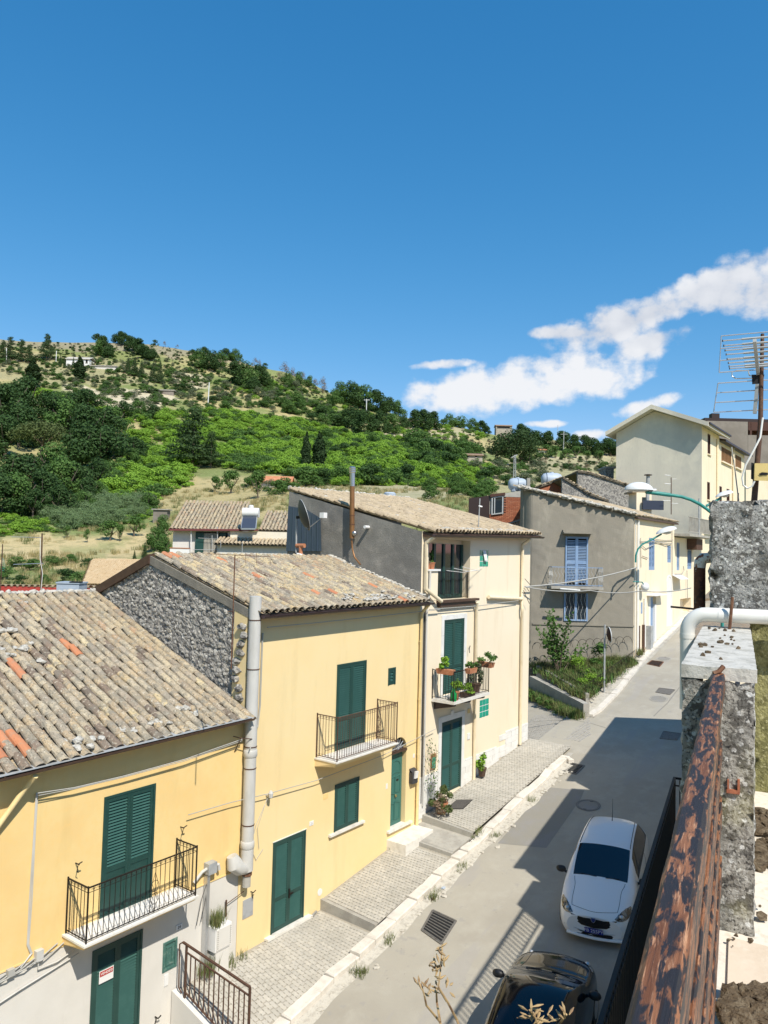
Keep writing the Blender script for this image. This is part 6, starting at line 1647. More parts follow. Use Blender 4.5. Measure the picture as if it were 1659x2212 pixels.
for h in w2:
 x0,x1,z0,z1=h;f=obj('window',MB().quad((x0,14.15,z0),(x1,14.15,z0),(x1,14.15,z1),(x0,14.15,z1)),M['darkroom'],TLH)
 n=7 if x1-x0>3 else 5
 for k in range(n+1):X=lerp(x0,x1-.12,k/n);obj('mullion',MB().box(X,X+.12,13.99,14.1,z0,z1),M['wood_lt'],f)
 obj('transom',MB().box(x0,x1,14.11,14.14,(z0+z1)/2+.1,(z0+z1)/2+.25),M['wood_lt'],f);obj('sill',MB().box(x0-.1,x1+.1,13.85,13.985,z0-.12,z0-.005),M['cream'],f)
# roof with deep verge slab
b=MB();v0,v1=GX_-.75,64.9
for(ya,za,yb,zb) in((13.35,19.78,17.43,21.42),(17.43,21.42,20.95,19.6)):
 b.hexa([(v0,ya,za-.16),(v1,ya,za-.16),(v1,yb,zb-.16),(v0,yb,zb-.16),(v0,ya,za+.16),(v1,ya,za+.16),(v1,yb,zb+.16),(v0,yb,zb+.16)])
rfT=obj('roof',b,M['tallgrey'],TLH)
obj('gutter',MB().box(v0+.1,v1+.1,13.24,13.345,19.8,19.92),M['gutter_dk'],rfT)
obj('roof',MB().hexa([(64.25,13.5,19.36),(75,13.5,19.36),(75,18,20.5),(64.25,18,20.5),(64.25,13.5,19.52),(75,13.5,19.52),(75,18,20.7),(64.25,18,20.7)]),M['gutter_dk'],TLH)
for X in(63.2,68.95):obj('downpipe',MB().tube([(X,13.9,19.4),(X,13.9,8)],.08,8),M['pipe_c'],TLH)
obj('balcony',MB().box(59.2,61.6,13.0,13.96,12.45,12.7),M['cream'],TLH)
b=MB()
for k in range(9):b.tube([(59.3+k*.28,13.06,12.7),(59.3+k*.28,13.06,13.7)],.03,5)
b.beam((59.25,13.06,13.7),(61.6,13.06,13.7),.05,.05);obj('balcony_railing',b,M['iron'],TLH,kind='stuff')
# grey block far right behind
FB=thing('flat_block','bare grey concrete block with a roof terrace behind the tall house','house',(80,14,8))
f85=facing(88)
P=[f85(*Tz(1060,205)),f85(*Tz(1460,205))];
def slabbox(pl,pr,z0,z1,depth):
 d=NF*depth;return MB().hexa([(pl.x,pl.y,z0),(pr.x,pr.y,z0),(pr.x+d.x,pr.y+d.y,z0),(pl.x+d.x,pl.y+d.y,z0),(pl.x,pl.y,z1),(pr.x,pr.y,z1),(pr.x+d.x,pr.y+d.y,z1),(pl.x+d.x,pl.y+d.y,z1)])
M['blockgrey']=mat('grey brown concrete render',(.20,.175,.15),.95,[('n',.4,(.26,.23,.20),.4,.65)])
obj('wall',slabbox(P[0],P[1],5,P[0].z,10),M['blockgrey'],FB)
P2=[f85(*Tz(1462,345)),f85(*Tz(1800,345))];obj('wall',slabbox(P2[0],P2[1],5,P2[0].z,10),M['blockgrey'],FB)
obj('roof_slab',slabbox(f85(*Tz(1060,205))-NR*.3,f85(*Tz(1850,205))+NR*.3,P[0].z,P[0].z+.35,11),M['gutter_dk'],FB)
zz0=P2[0].z
for zx in(1480,1560,1700):p=f85(*Tz(zx,345));obj('post',slabbox(p,p+NR*.25,zz0,P[0].z,.3),M['wood_dk'],FB)
p=f85(*Tz(1465,345));obj('terrace_wall',slabbox(p+NF*4,p+NR*14+NF*4,zz0,zz0+1.2,.3),M['brick'],FB);obj('beam',slabbox(p,p+NR*14,P[0].z-1.0,P[0].z,.25),M['wood_dk'],FB)
p=f85(*Tz(1105,205));obj('chimney',slabbox(p,p+NR*.9,P[0].z+.35,P[0].z+.9,.8),M['gutter_dk'],FB)
P3_=[facing(78)(*Tz(1440,690)),facing(78)(*Tz(1700,690))]
obj('annex',slabbox(P3_[0],P3_[1],5,P3_[0].z,6),M['cream'],FB)
# ---------------------------------------------------------------- small houses behind: tiled gables, brick house, tanks
def pxbox(name,label,cat,m_,dist,l,r_,top,bot,depth,parent=None):
 f=facing(dist);a,c=f(*l),f(*r_);return a,c
BK=thing('brick_house','red brick house back with a grey framed window beside the grey house','house',(42,22,6))
f47=facing(47);a=f47(*g1(20,490));c=f47(*g1(400,440));b=MB();rr=random.Random(4)
obj('wall',slabbox(a+NF*.08,c+NF*.08,6,13.55,5),M['concrete'],BK)
wpx=[f47(*g1(40,510)),f47(*g1(190,690))]
Wd=(c-a).length;u_=(c-a).normalized();nrow=34;bw_=.25
wu0,wu1=(wpx[0]-a).dot(u_),(wpx[1]-a).dot(u_)
cnt=0;fldb=MB();bme=None
for j in range(26):
 z=13.55-.078*(j+1)
 for i in range(int(Wd/bw_)+1):
  u0=i*bw_-(.125 if j%2 else 0);u0c,u1c=max(0,u0+.006),min(Wd,u0+bw_-.006)
  if u1c-u0c<.03:continue
  if u1c>wu0 and u0c<wu1 and z+.07>wpx[1].z and z<wpx[0].z+.1:continue
  zt_=13.55+(u0c/Wd)*.35
  p,q_=a+u_*u0c,a+u_*u1c;d=NF*.09;o_=-NF*rr.uniform(0,.008)
  fldb.hexa([(p.x+o_.x,p.y+o_.y,z),(q_.x+o_.x,q_.y+o_.y,z),(q_.x+d.x,q_.y+d.y,z),(p.x+d.x,p.y+d.y,z),(p.x+o_.x,p.y+o_.y,z+.068),(q_.x+o_.x,q_.y+o_.y,z+.068),(q_.x+d.x,q_.y+d.y,z+.068),(p.x+d.x,p.y+d.y,z+.068)])
obj('brick',fldb,M['brick'],BK,kind='stuff')
obj('parapet_render',MB().hexa([tuple(a-NF*.02+Vector((0,0,13.55-a.z))),tuple(c-NF*.02+Vector((0,0,13.55-c.z))),tuple(c+NF*.5+Vector((0,0,13.55-c.z))),tuple(a+NF*.5+Vector((0,0,13.55-a.z))),
tuple(a-NF*.02+Vector((0,0,13.6-a.z))),tuple(c-NF*.02+Vector((0,0,14.0-c.z))),tuple(c+NF*.5+Vector((0,0,14.0-c.z))),tuple(a+NF*.5+Vector((0,0,13.6-a.z)))]),M['concrete'],BK)
wp0,wp1=wpx;P=lambda u,z,d:tuple(a+u_*u-NF*d+Vector((0,0,z-a.z)))
def ubox(u0,u1,z0,z1,d0,d1,mb=None):
 mb=mb or MB();return mb.hexa([P(u0,z0,d1),P(u1,z0,d1),P(u1,z0,d0),P(u0,z0,d0),P(u0,z1,d1),P(u1,z1,d1),P(u1,z1,d0),P(u0,z1,d0)])
wz0,wz1=wp1.z,wp0.z
wn=obj('window',ubox(wu0,wu1,wz0,wz1,-.05,-.03),M['glass'],BK)
obj('window_frame',ubox(wu0,wu0+.08,wz0,wz1,-.03,.06,ubox(wu1-.08,wu1,wz0,wz1,-.03,.06,ubox((wu0+wu1)/2-.2,(wu0+wu1)/2-.14,wz0,wz1,-.03,.05,ubox(wu0,wu1,wz0-.07,wz0,-.03,.1,ubox(wu0,wu1,wz1-.08,wz1,-.03,.06))))),M['zinc'],wn)
obj('roller_box',ubox(wu0-.1,wu1+.1,wz1,wz1+.16,-.03,.12),M['wood_dk'],wn);obj('dark_wall',ubox(-1.3,-.02,9,wz1+.1,-.2,.0),M['gutter_dk'],BK)
# orange tiled lean-to between cream and grey house
lt=thing('lean_to_roof','small orange tiled lean-to roof in front of the brick house','roof',(38,22,11))
f42=facing(43);P_=[f42(*g1(180,800)),f42(*g1(385,735)),f42(*g1(385,870)),f42(*g1(300,845))]
a_=f42(*g1(170,800));c_=f42(*g1(400,730));d_=a_-NF*2.2-Vector((0,0,.9));e_=c_-NF*2.2-Vector((0,0,.9))
obj('pantile_sheet',MB().grid(lambda u,v:a_.lerp(c_,u).lerp(d_.lerp(e_,u),v)+Vector((0,0,.03*math.sin(u*60))),80,4),M['tile_new'],lt,smooth=True)
obj('ridge_cap',MB().beam(a_+Vector((0,0,.03)),c_+Vector((0,0,.03)),.25,.08),M['concrete'],lt);obj('lean_to_wall',MB().quad(tuple(d_),tuple(e_),(e_.x,e_.y,4),(d_.x,d_.y,4)),M['cream'],lt)
def tank(label,dist,l,r_,top,bot,ribs):
 f=facing(dist);a,c=f(*l),f(*r_);R_=abs(f(*top).z-f(*bot).z)/2;cz=(f(*top).z+f(*bot).z)/2
 t=thing('water_tank',label,'water tank',((a.x+c.x)/2,(a.y+c.y)/2,cz-R_),group='water tanks on the roofs')
 ax=(c-a);ax.z=0;Ln=ax.length;ax.normalize();prof=[(0,0),(.55,.02),(.85,.10),(1,.26),(1,.74),(.85,.9),(.55,.98),(0,1)]
 b=MB();n=20;ay=Vector((-ax.y,ax.x,0));o_=Vector((a.x,a.y,cz))
 for(r1,s1) in prof:
  for k in range(n):
   an=2*math.pi*k/n;b.v.append(tuple(o_+ax*(s1*Ln)+ay*(math.cos(an)*r1*R_)+Vector((0,0,math.sin(an)*r1*R_))))
 for i in range(len(prof)-1):
  for k in range(n):k2=(k+1)%n;b.f.append((i*n+k,i*n+k2,(i+1)*n+k2,(i+1)*n+k));b.mi.append(0)
 obj('shell',b,M['tank'],t,smooth=True)
 m_=o_+ax*(Ln*.5);obj('lid',MB().lathe([(.0,R_*.9),(R_*.3,R_*.9),(R_*.28,R_*1.12),(0,R_*1.15)],m_,14),M['tank'],t)
 for s_ in(.28,.72):
  for w_ in(-.5,.5):
   p=o_+ax*(Ln*s_)+ay*(w_*R_);obj('foot',MB().box(p.x-.09,p.x+.09,p.y-.09,p.y+.09,cz-R_*1.08,cz-R_*.6),M['tank'],t)
 for s_ in ribs:obj('band',MB().tube([o_+ax*(Ln*s_)+ay*(math.cos(an)*R_*1.01)+Vector((0,0,math.sin(an)*R_*1.01)) for an in[k*math.pi/10 for k in range(21)]],.02,4),M['sheet'],t)
tank('horizontal grey blue water tank on the brick house roof',48,g1(210,385),g1(400,385),g1(300,312),g1(300,448),(.5,))
tank('dome topped grey blue water tank behind the tiled gable',57,g1(552,330),g1(770,330),g1(650,258),g1(650,400),(.22,))
ps=thing('chimney_post','square concrete chimney post beside the horizontal water tank','chimney',(43.2,20.5,14));a=f47(*g1(405,410));c=f47(*g1(437,410))
obj('post',slabbox(a,c,13.3,f47(*g1(420,312)).z,.35),M['concrete'],ps)
# second gable house with brick end, and dark rubble one behind
def gable_house(name,label,dist,pts,base,wallm,tilecap=True,depth=7,brick=None):
 f=facing(dist);P=[f(*p) for p in pts];t=thing(name,label,'house',tuple(sum(P,Vector())/len(P)))
 poly=[tuple(p) for p in P]+[(P[-1].x,P[-1].y,base),(P[0].x,P[0].y,base)]
 obj('gable_wall',MB().prism(poly,NF*.3),M[wallm],t)
 b=MB();r_=random.Random(int(dist));rf=MB()
 for p,q_ in zip(P,P[1:]):
  d=NF*depth;rf.hexa([tuple(p-NF*.12-Vector((0,0,.03))),tuple(q_-NF*.12-Vector((0,0,.03))),tuple(q_+d-Vector((0,0,.03))),tuple(p+d-Vector((0,0,.03))),tuple(p-NF*.12+Vector((0,0,.10))),tuple(q_-NF*.12+Vector((0,0,.10))),tuple(q_+d+Vector((0,0,.10))),tuple(p+d+Vector((0,0,.10)))])
  n=int((q_-p).length/.22)
  for k in range(n):
   o_=p.lerp(q_,(k+.5)/n)
   for dd in(0,.4,.9,1.5):b.blob(o_+NF*(dd+r_.uniform(-.1,.1))+Vector((0,0,.13)),(r_.uniform(.1,.2),.14,r_.uniform(.05,.10)),1,k,.35)
 ro=obj('roof',rf,M['tilebase'],t);obj('tile_mortar',b,M['tile_pale'],ro,kind='stuff');return t,P
t_,P_=gable_house('tiled_house','tiled roof house with a grey rubble gable behind the grey corner house',52,[g1(770,312),g1(900,390),g1(1040,480),g1(1250,560)],8,'rubble')
t_,P_=gable_house('tiled_house','long dark rubble gable with crumbling roof edge below the tall house',58,[g1(930,250),g1(1050,265),g1(1250,330),g1(1500,408),g1(1560,425)],8,'rubble')
t_,P_=gable_house('brick_gable','brick gable end with a sloping grey coping under the dome topped tank',55,[g1(530,408),g1(640,372),g1(768,318)],9,'brick')
sr=thing('shed','small stone shed with a slab roof against the tall gable','shed',(60.8,21.6,16));f62=facing(62)
obj('wall',slabbox(f62(*g1(1222,220)),f62(*g1(1305,220)),11,f62(*g1(1260,210)).z,2),M['rubble'],sr);obj('roof',slabbox(f62(*g1(1215,205)),f62(*g1(1330,205)),f62(*g1(1260,208)).z,f62(*g1(1260,190)).z,2.3),M['concrete'],sr)
# little dormer with awning box and chimney, in front of the tall gable
dm_=thing('roof_dormer','small cream dormer with a dark open window on the grey house roof','dormer',(49,15,12.5));f50=facing(49)
a,c=f50(*Tz(360,1040)),f50(*Tz(510,1040));zt_=f50(*Tz(430,915)).z
obj('wall',slabbox(a,c,12.2,zt_,1.6),M['cream'],dm_);obj('roof',slabbox(a-NR*.25,c+NR*.2,zt_-.0,zt_+.1,1.8),M['tile_pale'],dm_)
a2,c2=f50(*Tz(410,1080)),f50(*Tz(615,1080));z0_,z1_=f50(*Tz(500,1085)).z,f50(*Tz(500,995)).z
obj('awning',slabbox(a2-NF*.25,c2-NF*.25,z0_,z1_,.15),mat('dark blue awning',(.03,.04,.07),.6),dm_);obj('window',slabbox(f50(*Tz(415,1070))-NF*.02,f50(*Tz(465,1070))-NF*.02,f50(*Tz(415,1080)).z,f50(*Tz(415,960)).z,.1),M['glass'],dm_)
ch=thing('chimney_pipe','thin metal chimney pipe with a cap before the tall gable','chimney',(49,16,13));a=f50(*Tz(470,870));c=f50(*Tz(475,745));obj('pipe',MB().tube([a-Vector((0,0,1)),c],.12,8),M['zinc'],ch);obj('cap',MB().lathe([(.25,0),(.25,.05),(.1,.08)],c,10),M['gutter_dk'],ch)
def antenna(label,dist,top,bot,bars,r_=.02,m_='iron_br',bm_='alu'):
 f=facing(dist);t=thing('tv_antenna',label,'antenna',tuple(f(*bot)));obj('mast',MB().tube([f(*bot),f(*top)],r_,6),M[m_],t)
 for(p,q_,rb) in bars:obj('element',MB().tube([f(*p),f(*q_)],rb,5),M[bm_],t)
 return t
antenna('small pale antenna with two short bars before the tall gable',48.5,Tz(703,765),Tz(703,1130),[(Tz(640,742),Tz(695,745),.02),(Tz(640,826),Tz(700,830),.02),(Tz(700,782),Tz(755,780),.012),(Tz(620,993),Tz(700,993),.012),(Tz(700,1020),Tz(770,1022),.012)],.03)
# ---------------------------------------------------------------- small white house with solar heater
WH=thing('white_house','small white house with a solar water heater on its tiled roof','house',(34,39,8))
f50=facing(50);ev0,ev1=f50(*w4(110,425)),f50(*w4(945,425));rd0,rd1=f50(*w4(160,190)),f50(*w4(935,213))
def slope_house(t,e0,e1,zr_,run,base,wallm,seed,ridge=True,nsingle=0):
 """wall square to sight axis with a tiled slope rising away"""
 obj('wall',slabbox(e0+NF*.35+NR*.15,e1+NF*.35-NR*.15,base,e0.z+.05,run),wallm,t)
 u=(e1-e0);u.z=0;Ln=u.length;u.normalize();pit=math.atan2(zr_-e0.z,run);dv=NF*math.cos(pit)+Vector((0,0,math.sin(pit)));nv=-NF*math.sin(pit)+Vector((0,0,math.cos(pit)))
 Ls=math.hypot(run,zr_-e0.z);o_=Vector((e0.x,e0.y,e0.z))
 bed=obj('roof',MB().prism([tuple(o_),tuple(o_+u*Ln),tuple(o_+u*Ln+dv*Ls),tuple(o_+dv*Ls)],-nv*.08),M['tilebase'],t)
 base_=Matrix((u,dv,nv)).transposed().to_4x4();fl=MB();r_=random.Random(seed);cells=[]
 for c in range(int(Ln/.24)):
  for k in range(int(Ls/.36)+1):
   p=o_+u*(.12+c*.24)+dv*(k*.36-.06)+nv*.04
   rm=Matrix.Translation(p+nv*r_.uniform(-.01,.01)+u*r_.uniform(-.015,.015))@base_@Matrix.Rotation(r_.gauss(0,.04),4,'Z')@Matrix.Rotation(.07,4,'X')
   tb=TILE_MB[r_.randrange(5)];s0=len(fl.v);fl.v+=[tuple(rm@Vector(v_)) for v_ in tb.v];fl.f+=[tuple(s0+q_ for q_ in f_) for f_ in tb.f];fl.mi+=[0]*len(tb.f)
 obj('tile_field',fl,M['tile_stuff' if seed!=9 else 'tile_pale'],bed,smooth=True,kind='stuff');return bed
obj_r=slope_house(WH,ev0,ev1,12.55+.5,3.6,6,M['white_plaster'],7)
obj('eave_board',MB().beam(ev0-NF*.05-Vector((0,0,.06)),f50(*w4(1130,428))-NF*.05-Vector((0,0,.06)),.3,.12),mat('dark red eave board',(.16,.045,.045),.7),WH)
e2a,e2b=f50(*w4(1125,440)),f50(*w4(1700,450));slope_house(WH,e2a+NF*.3,e2b+NF*.3,12.5,3.2,6,M['white_plaster'],8)
obj('front_wall',slabbox(f50(*w4(805,640)),f50(*w4(1700,640)),6,f50(*w4(900,450)).z,.3),M['tallgrey'],WH)
e3a,e3b=f50(*w4(670,600))-NF*1.2,f50(*w4(1700,615))-NF*1.2;slope_house(WH,e3a,e3b,e3a.z+.35,1.2,6,M['white_plaster'],9)
p0_,p1_=f50(*w4(395,690)),f50(*w4(490,690));zt_=f50(*w4(440,467)).z
dz_=f50(*w4(440,700)).z
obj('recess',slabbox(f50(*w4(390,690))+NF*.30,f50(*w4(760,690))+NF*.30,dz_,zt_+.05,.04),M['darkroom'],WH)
obj('shutter',slabbox(p0_+NF*.2,p1_+NF*.2,dz_,zt_,.08),M['green'],WH);obj('shutter',slabbox(f50(*w4(672,690))+NF*.2,f50(*w4(748,690))+NF*.2,dz_,zt_,.08),M['green'],WH)
cm=MB();a_,c_=f50(*w4(492,690))+NF*.22,f50(*w4(660,690))+NF*.22
cm.grid(lambda u,v:a_.lerp(c_,u)+Vector((0,0,0))+NF*(.03*math.sin(u*60))+Vector((0,0,lerp(dz_,zt_-.03,v)-a_.z)),60,2);obj('curtain',cm,M['concrete'],WH,smooth=True)
obj('porch_post',MB().tube([f50(*w4(358,690)),f50(*w4(358,440))],.035,6),M['white'],WH);obj('parapet',slabbox(f50(*w4(128,690))-NF*.3,f50(*w4(350,690))-NF*.3,6,f50(*w4(200,650)).z,.2),M['white'],WH)
obj('parapet_cap',slabbox(f50(*w4(125,690))-NF*.33,f50(*w4(352,690))-NF*.33,f50(*w4(200,650)).z,f50(*w4(200,640)).z,.26),M['terracotta'],WH)
obj('porch_rail',MB().tube([f50(*w4(380,665)),f50(*w4(670,665))],.02,5).tube([f50(*w4(600,500)),f50(*w4(600,690))],.03,5).tube([f50(*w4(662,400)),f50(*w4(662,690))],.035,5).tube([f50(*w4(440,530)),f50(*w4(655,540))],.015,5),M['zinc'],WH,kind='stuff')
SHt=thing('solar_heater','white tank solar water heater panel on the tiled roof of the small white house','solar heater',tuple(f50(*w4(1010,430))))
f49=facing(48.6)
pl_,pr_=f49(*w4(938,425)),f49(*w4(1100,425));tl_,tr_=f49(*w4(930,272))+NF*.9,f49(*w4(1088,272))+NF*.9
obj('panel',MB().hexa([tuple(pl_),tuple(pr_),tuple(tr_),tuple(tl_)]+[tuple(v+Vector((0,0,.07))-NF*.04) for v in(pl_,pr_,tr_,tl_)]),mat('solar glass',(.05,.06,.085),.15,spec=.7),SHt)
obj('panel_frame',MB().beam(pl_,pr_,.09,.1).beam(tl_,tr_,.09,.1).beam(pl_,tl_,.09,.1).beam(pr_,tr_,.09,.1),M['alu'],SHt)
a_,c_=f49(*w4(922,228))+NF*1.0,f49(*w4(1112,232))+NF*1.0;obj('tank',MB().tube([a_,c_],.32,16),M['white'],SHt,smooth=True);m_=a_.lerp(c_,.5);obj('expansion_vessel',MB().lathe([(.16,.28),(.16,.46),(.1,.5)],m_,10),M['white'],SHt)
hb=thing('garden_shed','rickety garden shed in the field left of the small white house','shed',tuple(hit2(345,1128)));p=hit2(345,1128)
obj('wall',slabbox(p-NR*.9,p+NR*.9,p.z-.3,p.z+1.6,1.5),M['blockgrey'],hb);obj('roof',slabbox(p-NR*1.1-NF*.2,p+NR*1.1-NF*.2,p.z+1.6,p.z+1.72,1.9),M['concrete'],hb)
# tan roof + red parapet + plastic tank box
TR=thing('tan_roof_house','buff tiled roof slope behind the rubble gable','house',(24,37,5))
f38,f44=facing(38),facing(43)
a_,c_=f38(*w5(845,682)),f38(*w5(1300,690));zr_=f44(*w5(940,430)).z
u=(c_-a_).normalized();tlft=f44(*w5(940,430));trgt=f44(*w5(1560,436))
bedt=obj('roof',MB().prism([tuple(a_),tuple(c_),tuple(trgt),tuple(tlft)],(0,0,-.1)),M['tilebase'],TR)
fl=MB();r_=random.Random(2);n1_,n2_=26,18
for j in range(n2_):
 for i in range(n1_):
  v=(j+.1)/n2_;l_=Vector(a_).lerp(tlft,v);rg_=Vector(c_).lerp(trgt,v);p=l_.lerp(rg_,(i+.5)/n1_);dv=(Vector(tlft)-a_);dv=(l_+(Vector(tlft)-a_)/n2_*1.25-l_)
  up_=(rg_-l_).normalized();dn=dv.normalized();nv=up_.cross(dn).normalized();dn=nv.cross(up_)
  rm=Matrix.Translation(p+nv*(.04+r_.uniform(-.01,.01)))@Matrix((up_,dn,nv)).transposed().to_4x4()@Matrix.Rotation(.06,4,'X')
  tb=TILE_MB[r_.randrange(5)];s0=len(fl.v);fl.v+=[tuple(rm@Vector(v_)) for v_ in tb.v];fl.f+=[tuple(s0+q_ for q_ in f_) for f_ in tb.f];fl.mi+=[0]*len(tb.f)
M['tile_buff']=mat('even buff roof tile field',(.5,.36,.2),.9,[('n',9,(.42,.30,.17,.6),.45,.7)],island=[(.54,.39,.22),(.50,.35,.19),(.57,.43,.26)])
obj('tile_field',fl,M['tile_buff'],bedt,smooth=True,kind='stuff');obj('wall',slabbox(a_+NF*.4,c_+NF*.4,3,a_.z-.05,4),M['cream'],TR)
RP=thing('red_parapet','red painted parapet wall with a row of pale barrel tiles on top','wall',(17,29,5));f31=facing(31)
a_,c_=f31(*w5(-300,675)),f31(*w5(1040,692));obj('wall',slabbox(a_,c_,4,a_.z-.02,.35),M['red'],RP)
tm_=tile_mb(5).mesh('coping_tile',M['tile_pale']);n=int((c_-a_).length/.235)
for k in range(n):
 p=a_.lerp(c_,(k+.5)/n);o_=inst('coping_tile',tm_,RP,(p.x-NF.x*.05,p.y-NF.y*.05,p.z-.03),(0,0,YAW-math.pi/2))
TBx=thing('plastic_box','grey blue plastic water cistern box in front of the red parapet','cistern',(17,27.6,7));f29=facing(29.3)
a_,c_=f29(*w5(583,760)),f29(*w5(815,760));z1_=f29(*w5(700,645)).z;obj('tub',slabbox(a_,c_,6.8,z1_-.06,.8),M['tank'],TBx);obj('lid',slabbox(a_-NR*.03-NF*.03,c_+NR*.03-NF*.03,z1_-.058,z1_,.86),M['tank'],TBx)
obj('tub_panel',slabbox(a_+NR*.14-NF*.012,c_-NR*.14-NF*.012,7.6,z1_-.2,.02),M['tank'],TBx);obj('lid_strap',slabbox(a_+NR*.5-NF*.05,a_+NR*.9-NF*.05,z1_,z1_+.03,.3),M['black'],TBx)
antenna('rusty mast antenna with pale bars behind the near roof',28.6,w5(437,138),w5(422,790),[(w5(118,175),w5(430,182),.012),(w5(140,462),w5(450,450),.016)],.026)
fcd=facing(28.55);obj('coax',MB().tube([fcd(*w5(418,190)),fcd(*w5(416,400)),fcd(*w5(442,560)),fcd(*w5(420,770))],.012,5),M['pvc_white'],bpy.data.objects['tv_antenna.002'])
antenna('antenna with a turquoise mesh dish at the left edge of the view',28,w5(28,250),w5(2,770),[(w5(22,390+k*22),w5(62-abs(k-3)*6,420+k*18),.008) for k in range(7)],.018,'iron_br','teal')
antenna('thin rusty antenna mast standing beside the rubble gable',14.9,Zm(0,1380,1659/700)(1392,20),Zm(0,1380,1659/700)(1370,690),[(Zm(0,1380,1659/700)(1225,10),Zm(0,1380,1659/700)(1600,28),.006),(Zm(0,1380,1659/700)(1350,352),Zm(0,1380,1659/700)(1385,350),.008)]+[(Zm(0,1380,1659/700)(x,6),Zm(0,1380,1659/700)(x+1,80),.0035) for x in(1455,1520,1600)],.012,'rust','rust')
antenna('thin antenna on the ridge of the small white house terrace',46,w4(948,575),w4(946,700),[(w4(700,560),w4(700,640),.02)],.02,'zinc')
antenna('slim pole antenna over the eave of the cream house',27.5,Zm(1000,1250,1041/400)(520,-10),Zm(1000,1250,1041/400)(508,225),[(Zm(1000,1250,1041/400)(512,40),Zm(1000,1250,1041/400)(535,45),.03)],.02,'zinc')
# flue, dish and pipes on the cream house side wall
SX=20.2
fl_=thing('flue','tall brown flue pipe with a steel cowl beside the cream house gable','flue',(SX,16,10));q6=lambda x,y,X=SX:onX(*s6(x,y),X)
obj('pipe',MB().tube([q6(995,1140),q6(998,420)],.085,12),M['copper'],fl_,smooth=True);obj('steel_section',MB().tube([q6(998,420),q6(1000,235)],.09,12),M['steel'],fl_,smooth=True)
for y in(225,200,175):obj('cowl_ring',MB().tube([q6(1000,y),q6(1000,y-16)],.115,12),M['steel'],fl_,smooth=True)
obj('cowl_cap',MB().tube([q6(1000,158),q6(1000,143)],[.11,.06],12),M['steel'],fl_)
obj('flue_tee',MB().tube([q6(1000,1060),q6(1035,1070)],.07,10).blob(q6(1030,1070),.1,2,1,.05),M['steel'],fl_,smooth=True)
for y in(815,940):obj('flue_clip',MB().tube([q6(997,y),q6(997,y+12)],.094,12),M['rust'],fl_)
obj('hose',MB().tube([q6(990,1150),q6(1000,1280),q6(1030,1400),q6(1110,1500,20.1)],.03,6),M['copper'],fl_,smooth=True)
obj('white_vent_pipe',MB().tube([q6(1225,985,20.36),q6(1225,985,20.36)-Vector((.22,0,0))],.055,10),M['white'],H3,smooth=True)
DS=thing('satellite_dish','dark satellite dish on a pole seen nearly edge on above the pale yellow roof','satellite dish',tuple(onX(*s6(225,1340),19.4)))
dq=lambda x,y,X=19.4:onX(*s6(x,y),X)
obj('pole',MB().tube([dq(222,1345),dq(230,830)],.03,8),M['zinc'],DS);obj('pole_foot',MB().blob(dq(215,1350),(.14,.1,.05),1,1,.2),M['iron'],DS)
ce=dq(325,820);top_,bot_=dq(245,622),dq(385,1010);axv=(top_-bot_).normalized();rad_=(top_-bot_).length/2
vd=(ce-Vector((0,0,CAMZ))).normalized();side_=axv.cross(vd).normalized();nrm_=(side_*.97+vd*-.22).normalized()
if nrm_.dot(NR)<0:nrm_=-nrm_
oth=axv.cross(nrm_).normalized();b=MB()
def dishf(u,v):
 a=u*2*math.pi;r_=v*rad_;return ce+axv*(math.cos(a)*r_)+oth*(math.sin(a)*r_*.92)+nrm_*(.16*v*v-.12)
b.grid(dishf,32,6);b.grid(lambda u,v:Vector(dishf(u,v))-nrm_*.025,32,6)
obj('dish',b,mat('dark grey dish',(.06,.065,.07),.45),DS,smooth=True);obj('dish_rim',MB().tube([dishf(k/32,1) for k in range(33)],.014,5),M['zinc'],DS)
obj('feed_arm',MB().tube([dq(390,1005),dq(580,850)],.016,6).tube([dq(300,900),dq(385,1015)],.012,5),M['zinc'],DS);obj('feed_horn',MB().box(*[c for k in range(3) for c in(dq(600,820)[k]-.09,dq(600,820)[k]+.09)]),M['white'],DS)
obj('mount',MB().beam(dq(232,850),dq(330,840),.08,.09),M['iron'],DS)
tp=thing('terracotta_vent','terracotta tee vent pipe standing on the pale yellow roof ridge','vent pipe',tuple(dq(280,1350)))
obj('upright',MB().tube([dq(285,1400),dq(285,1250)],.07,10),M['terracotta'],tp,smooth=True);obj('crosspiece',MB().tube([dq(230,1240),dq(340,1240)],.075,10),M['terracotta'],tp,smooth=True);obj('mortar_collar',MB().blob(dq(285,1395),(.2,.2,.12),2,3,.3),M['white'],tp)
# ---------------------------------------------------------------- street lamps, mirror pole, wires
SL=thing('street_lamp','street lamp on a long curved teal arm reaching in from our side','street lamp',(8.5,1.9,8))
f16=facing(8);arm=[f16(*g7(*p)) for p in((300,165),(480,185),(640,208),(800,232),(930,275),(1050,335),(1150,405),(1230,470))]
arm+=[arm[-1]+NR*.1-Vector((0,0,.25)),arm[-1]+NR*.1-Vector((0,0,3.6))]
obj('arm',MB().tube(arm,.017,10),M['teal'],SL,smooth=True);obj('arm_sleeve',MB().tube([f16(*g7(310,165)),f16(*g7(640,208))],.021,10),M['teal'],SL,smooth=True)
hc=f16(*g7(205,140));b=MB()
b.grid(lambda u,v:hc+NR*(math.cos(u*2*math.pi)*.15*math.cos(v*math.pi/2))+NF*(math.sin(u*2*math.pi)*.1*math.cos(v*math.pi/2))+Vector((0,0,.085*math.sin(v*math.pi/2))),28,8)
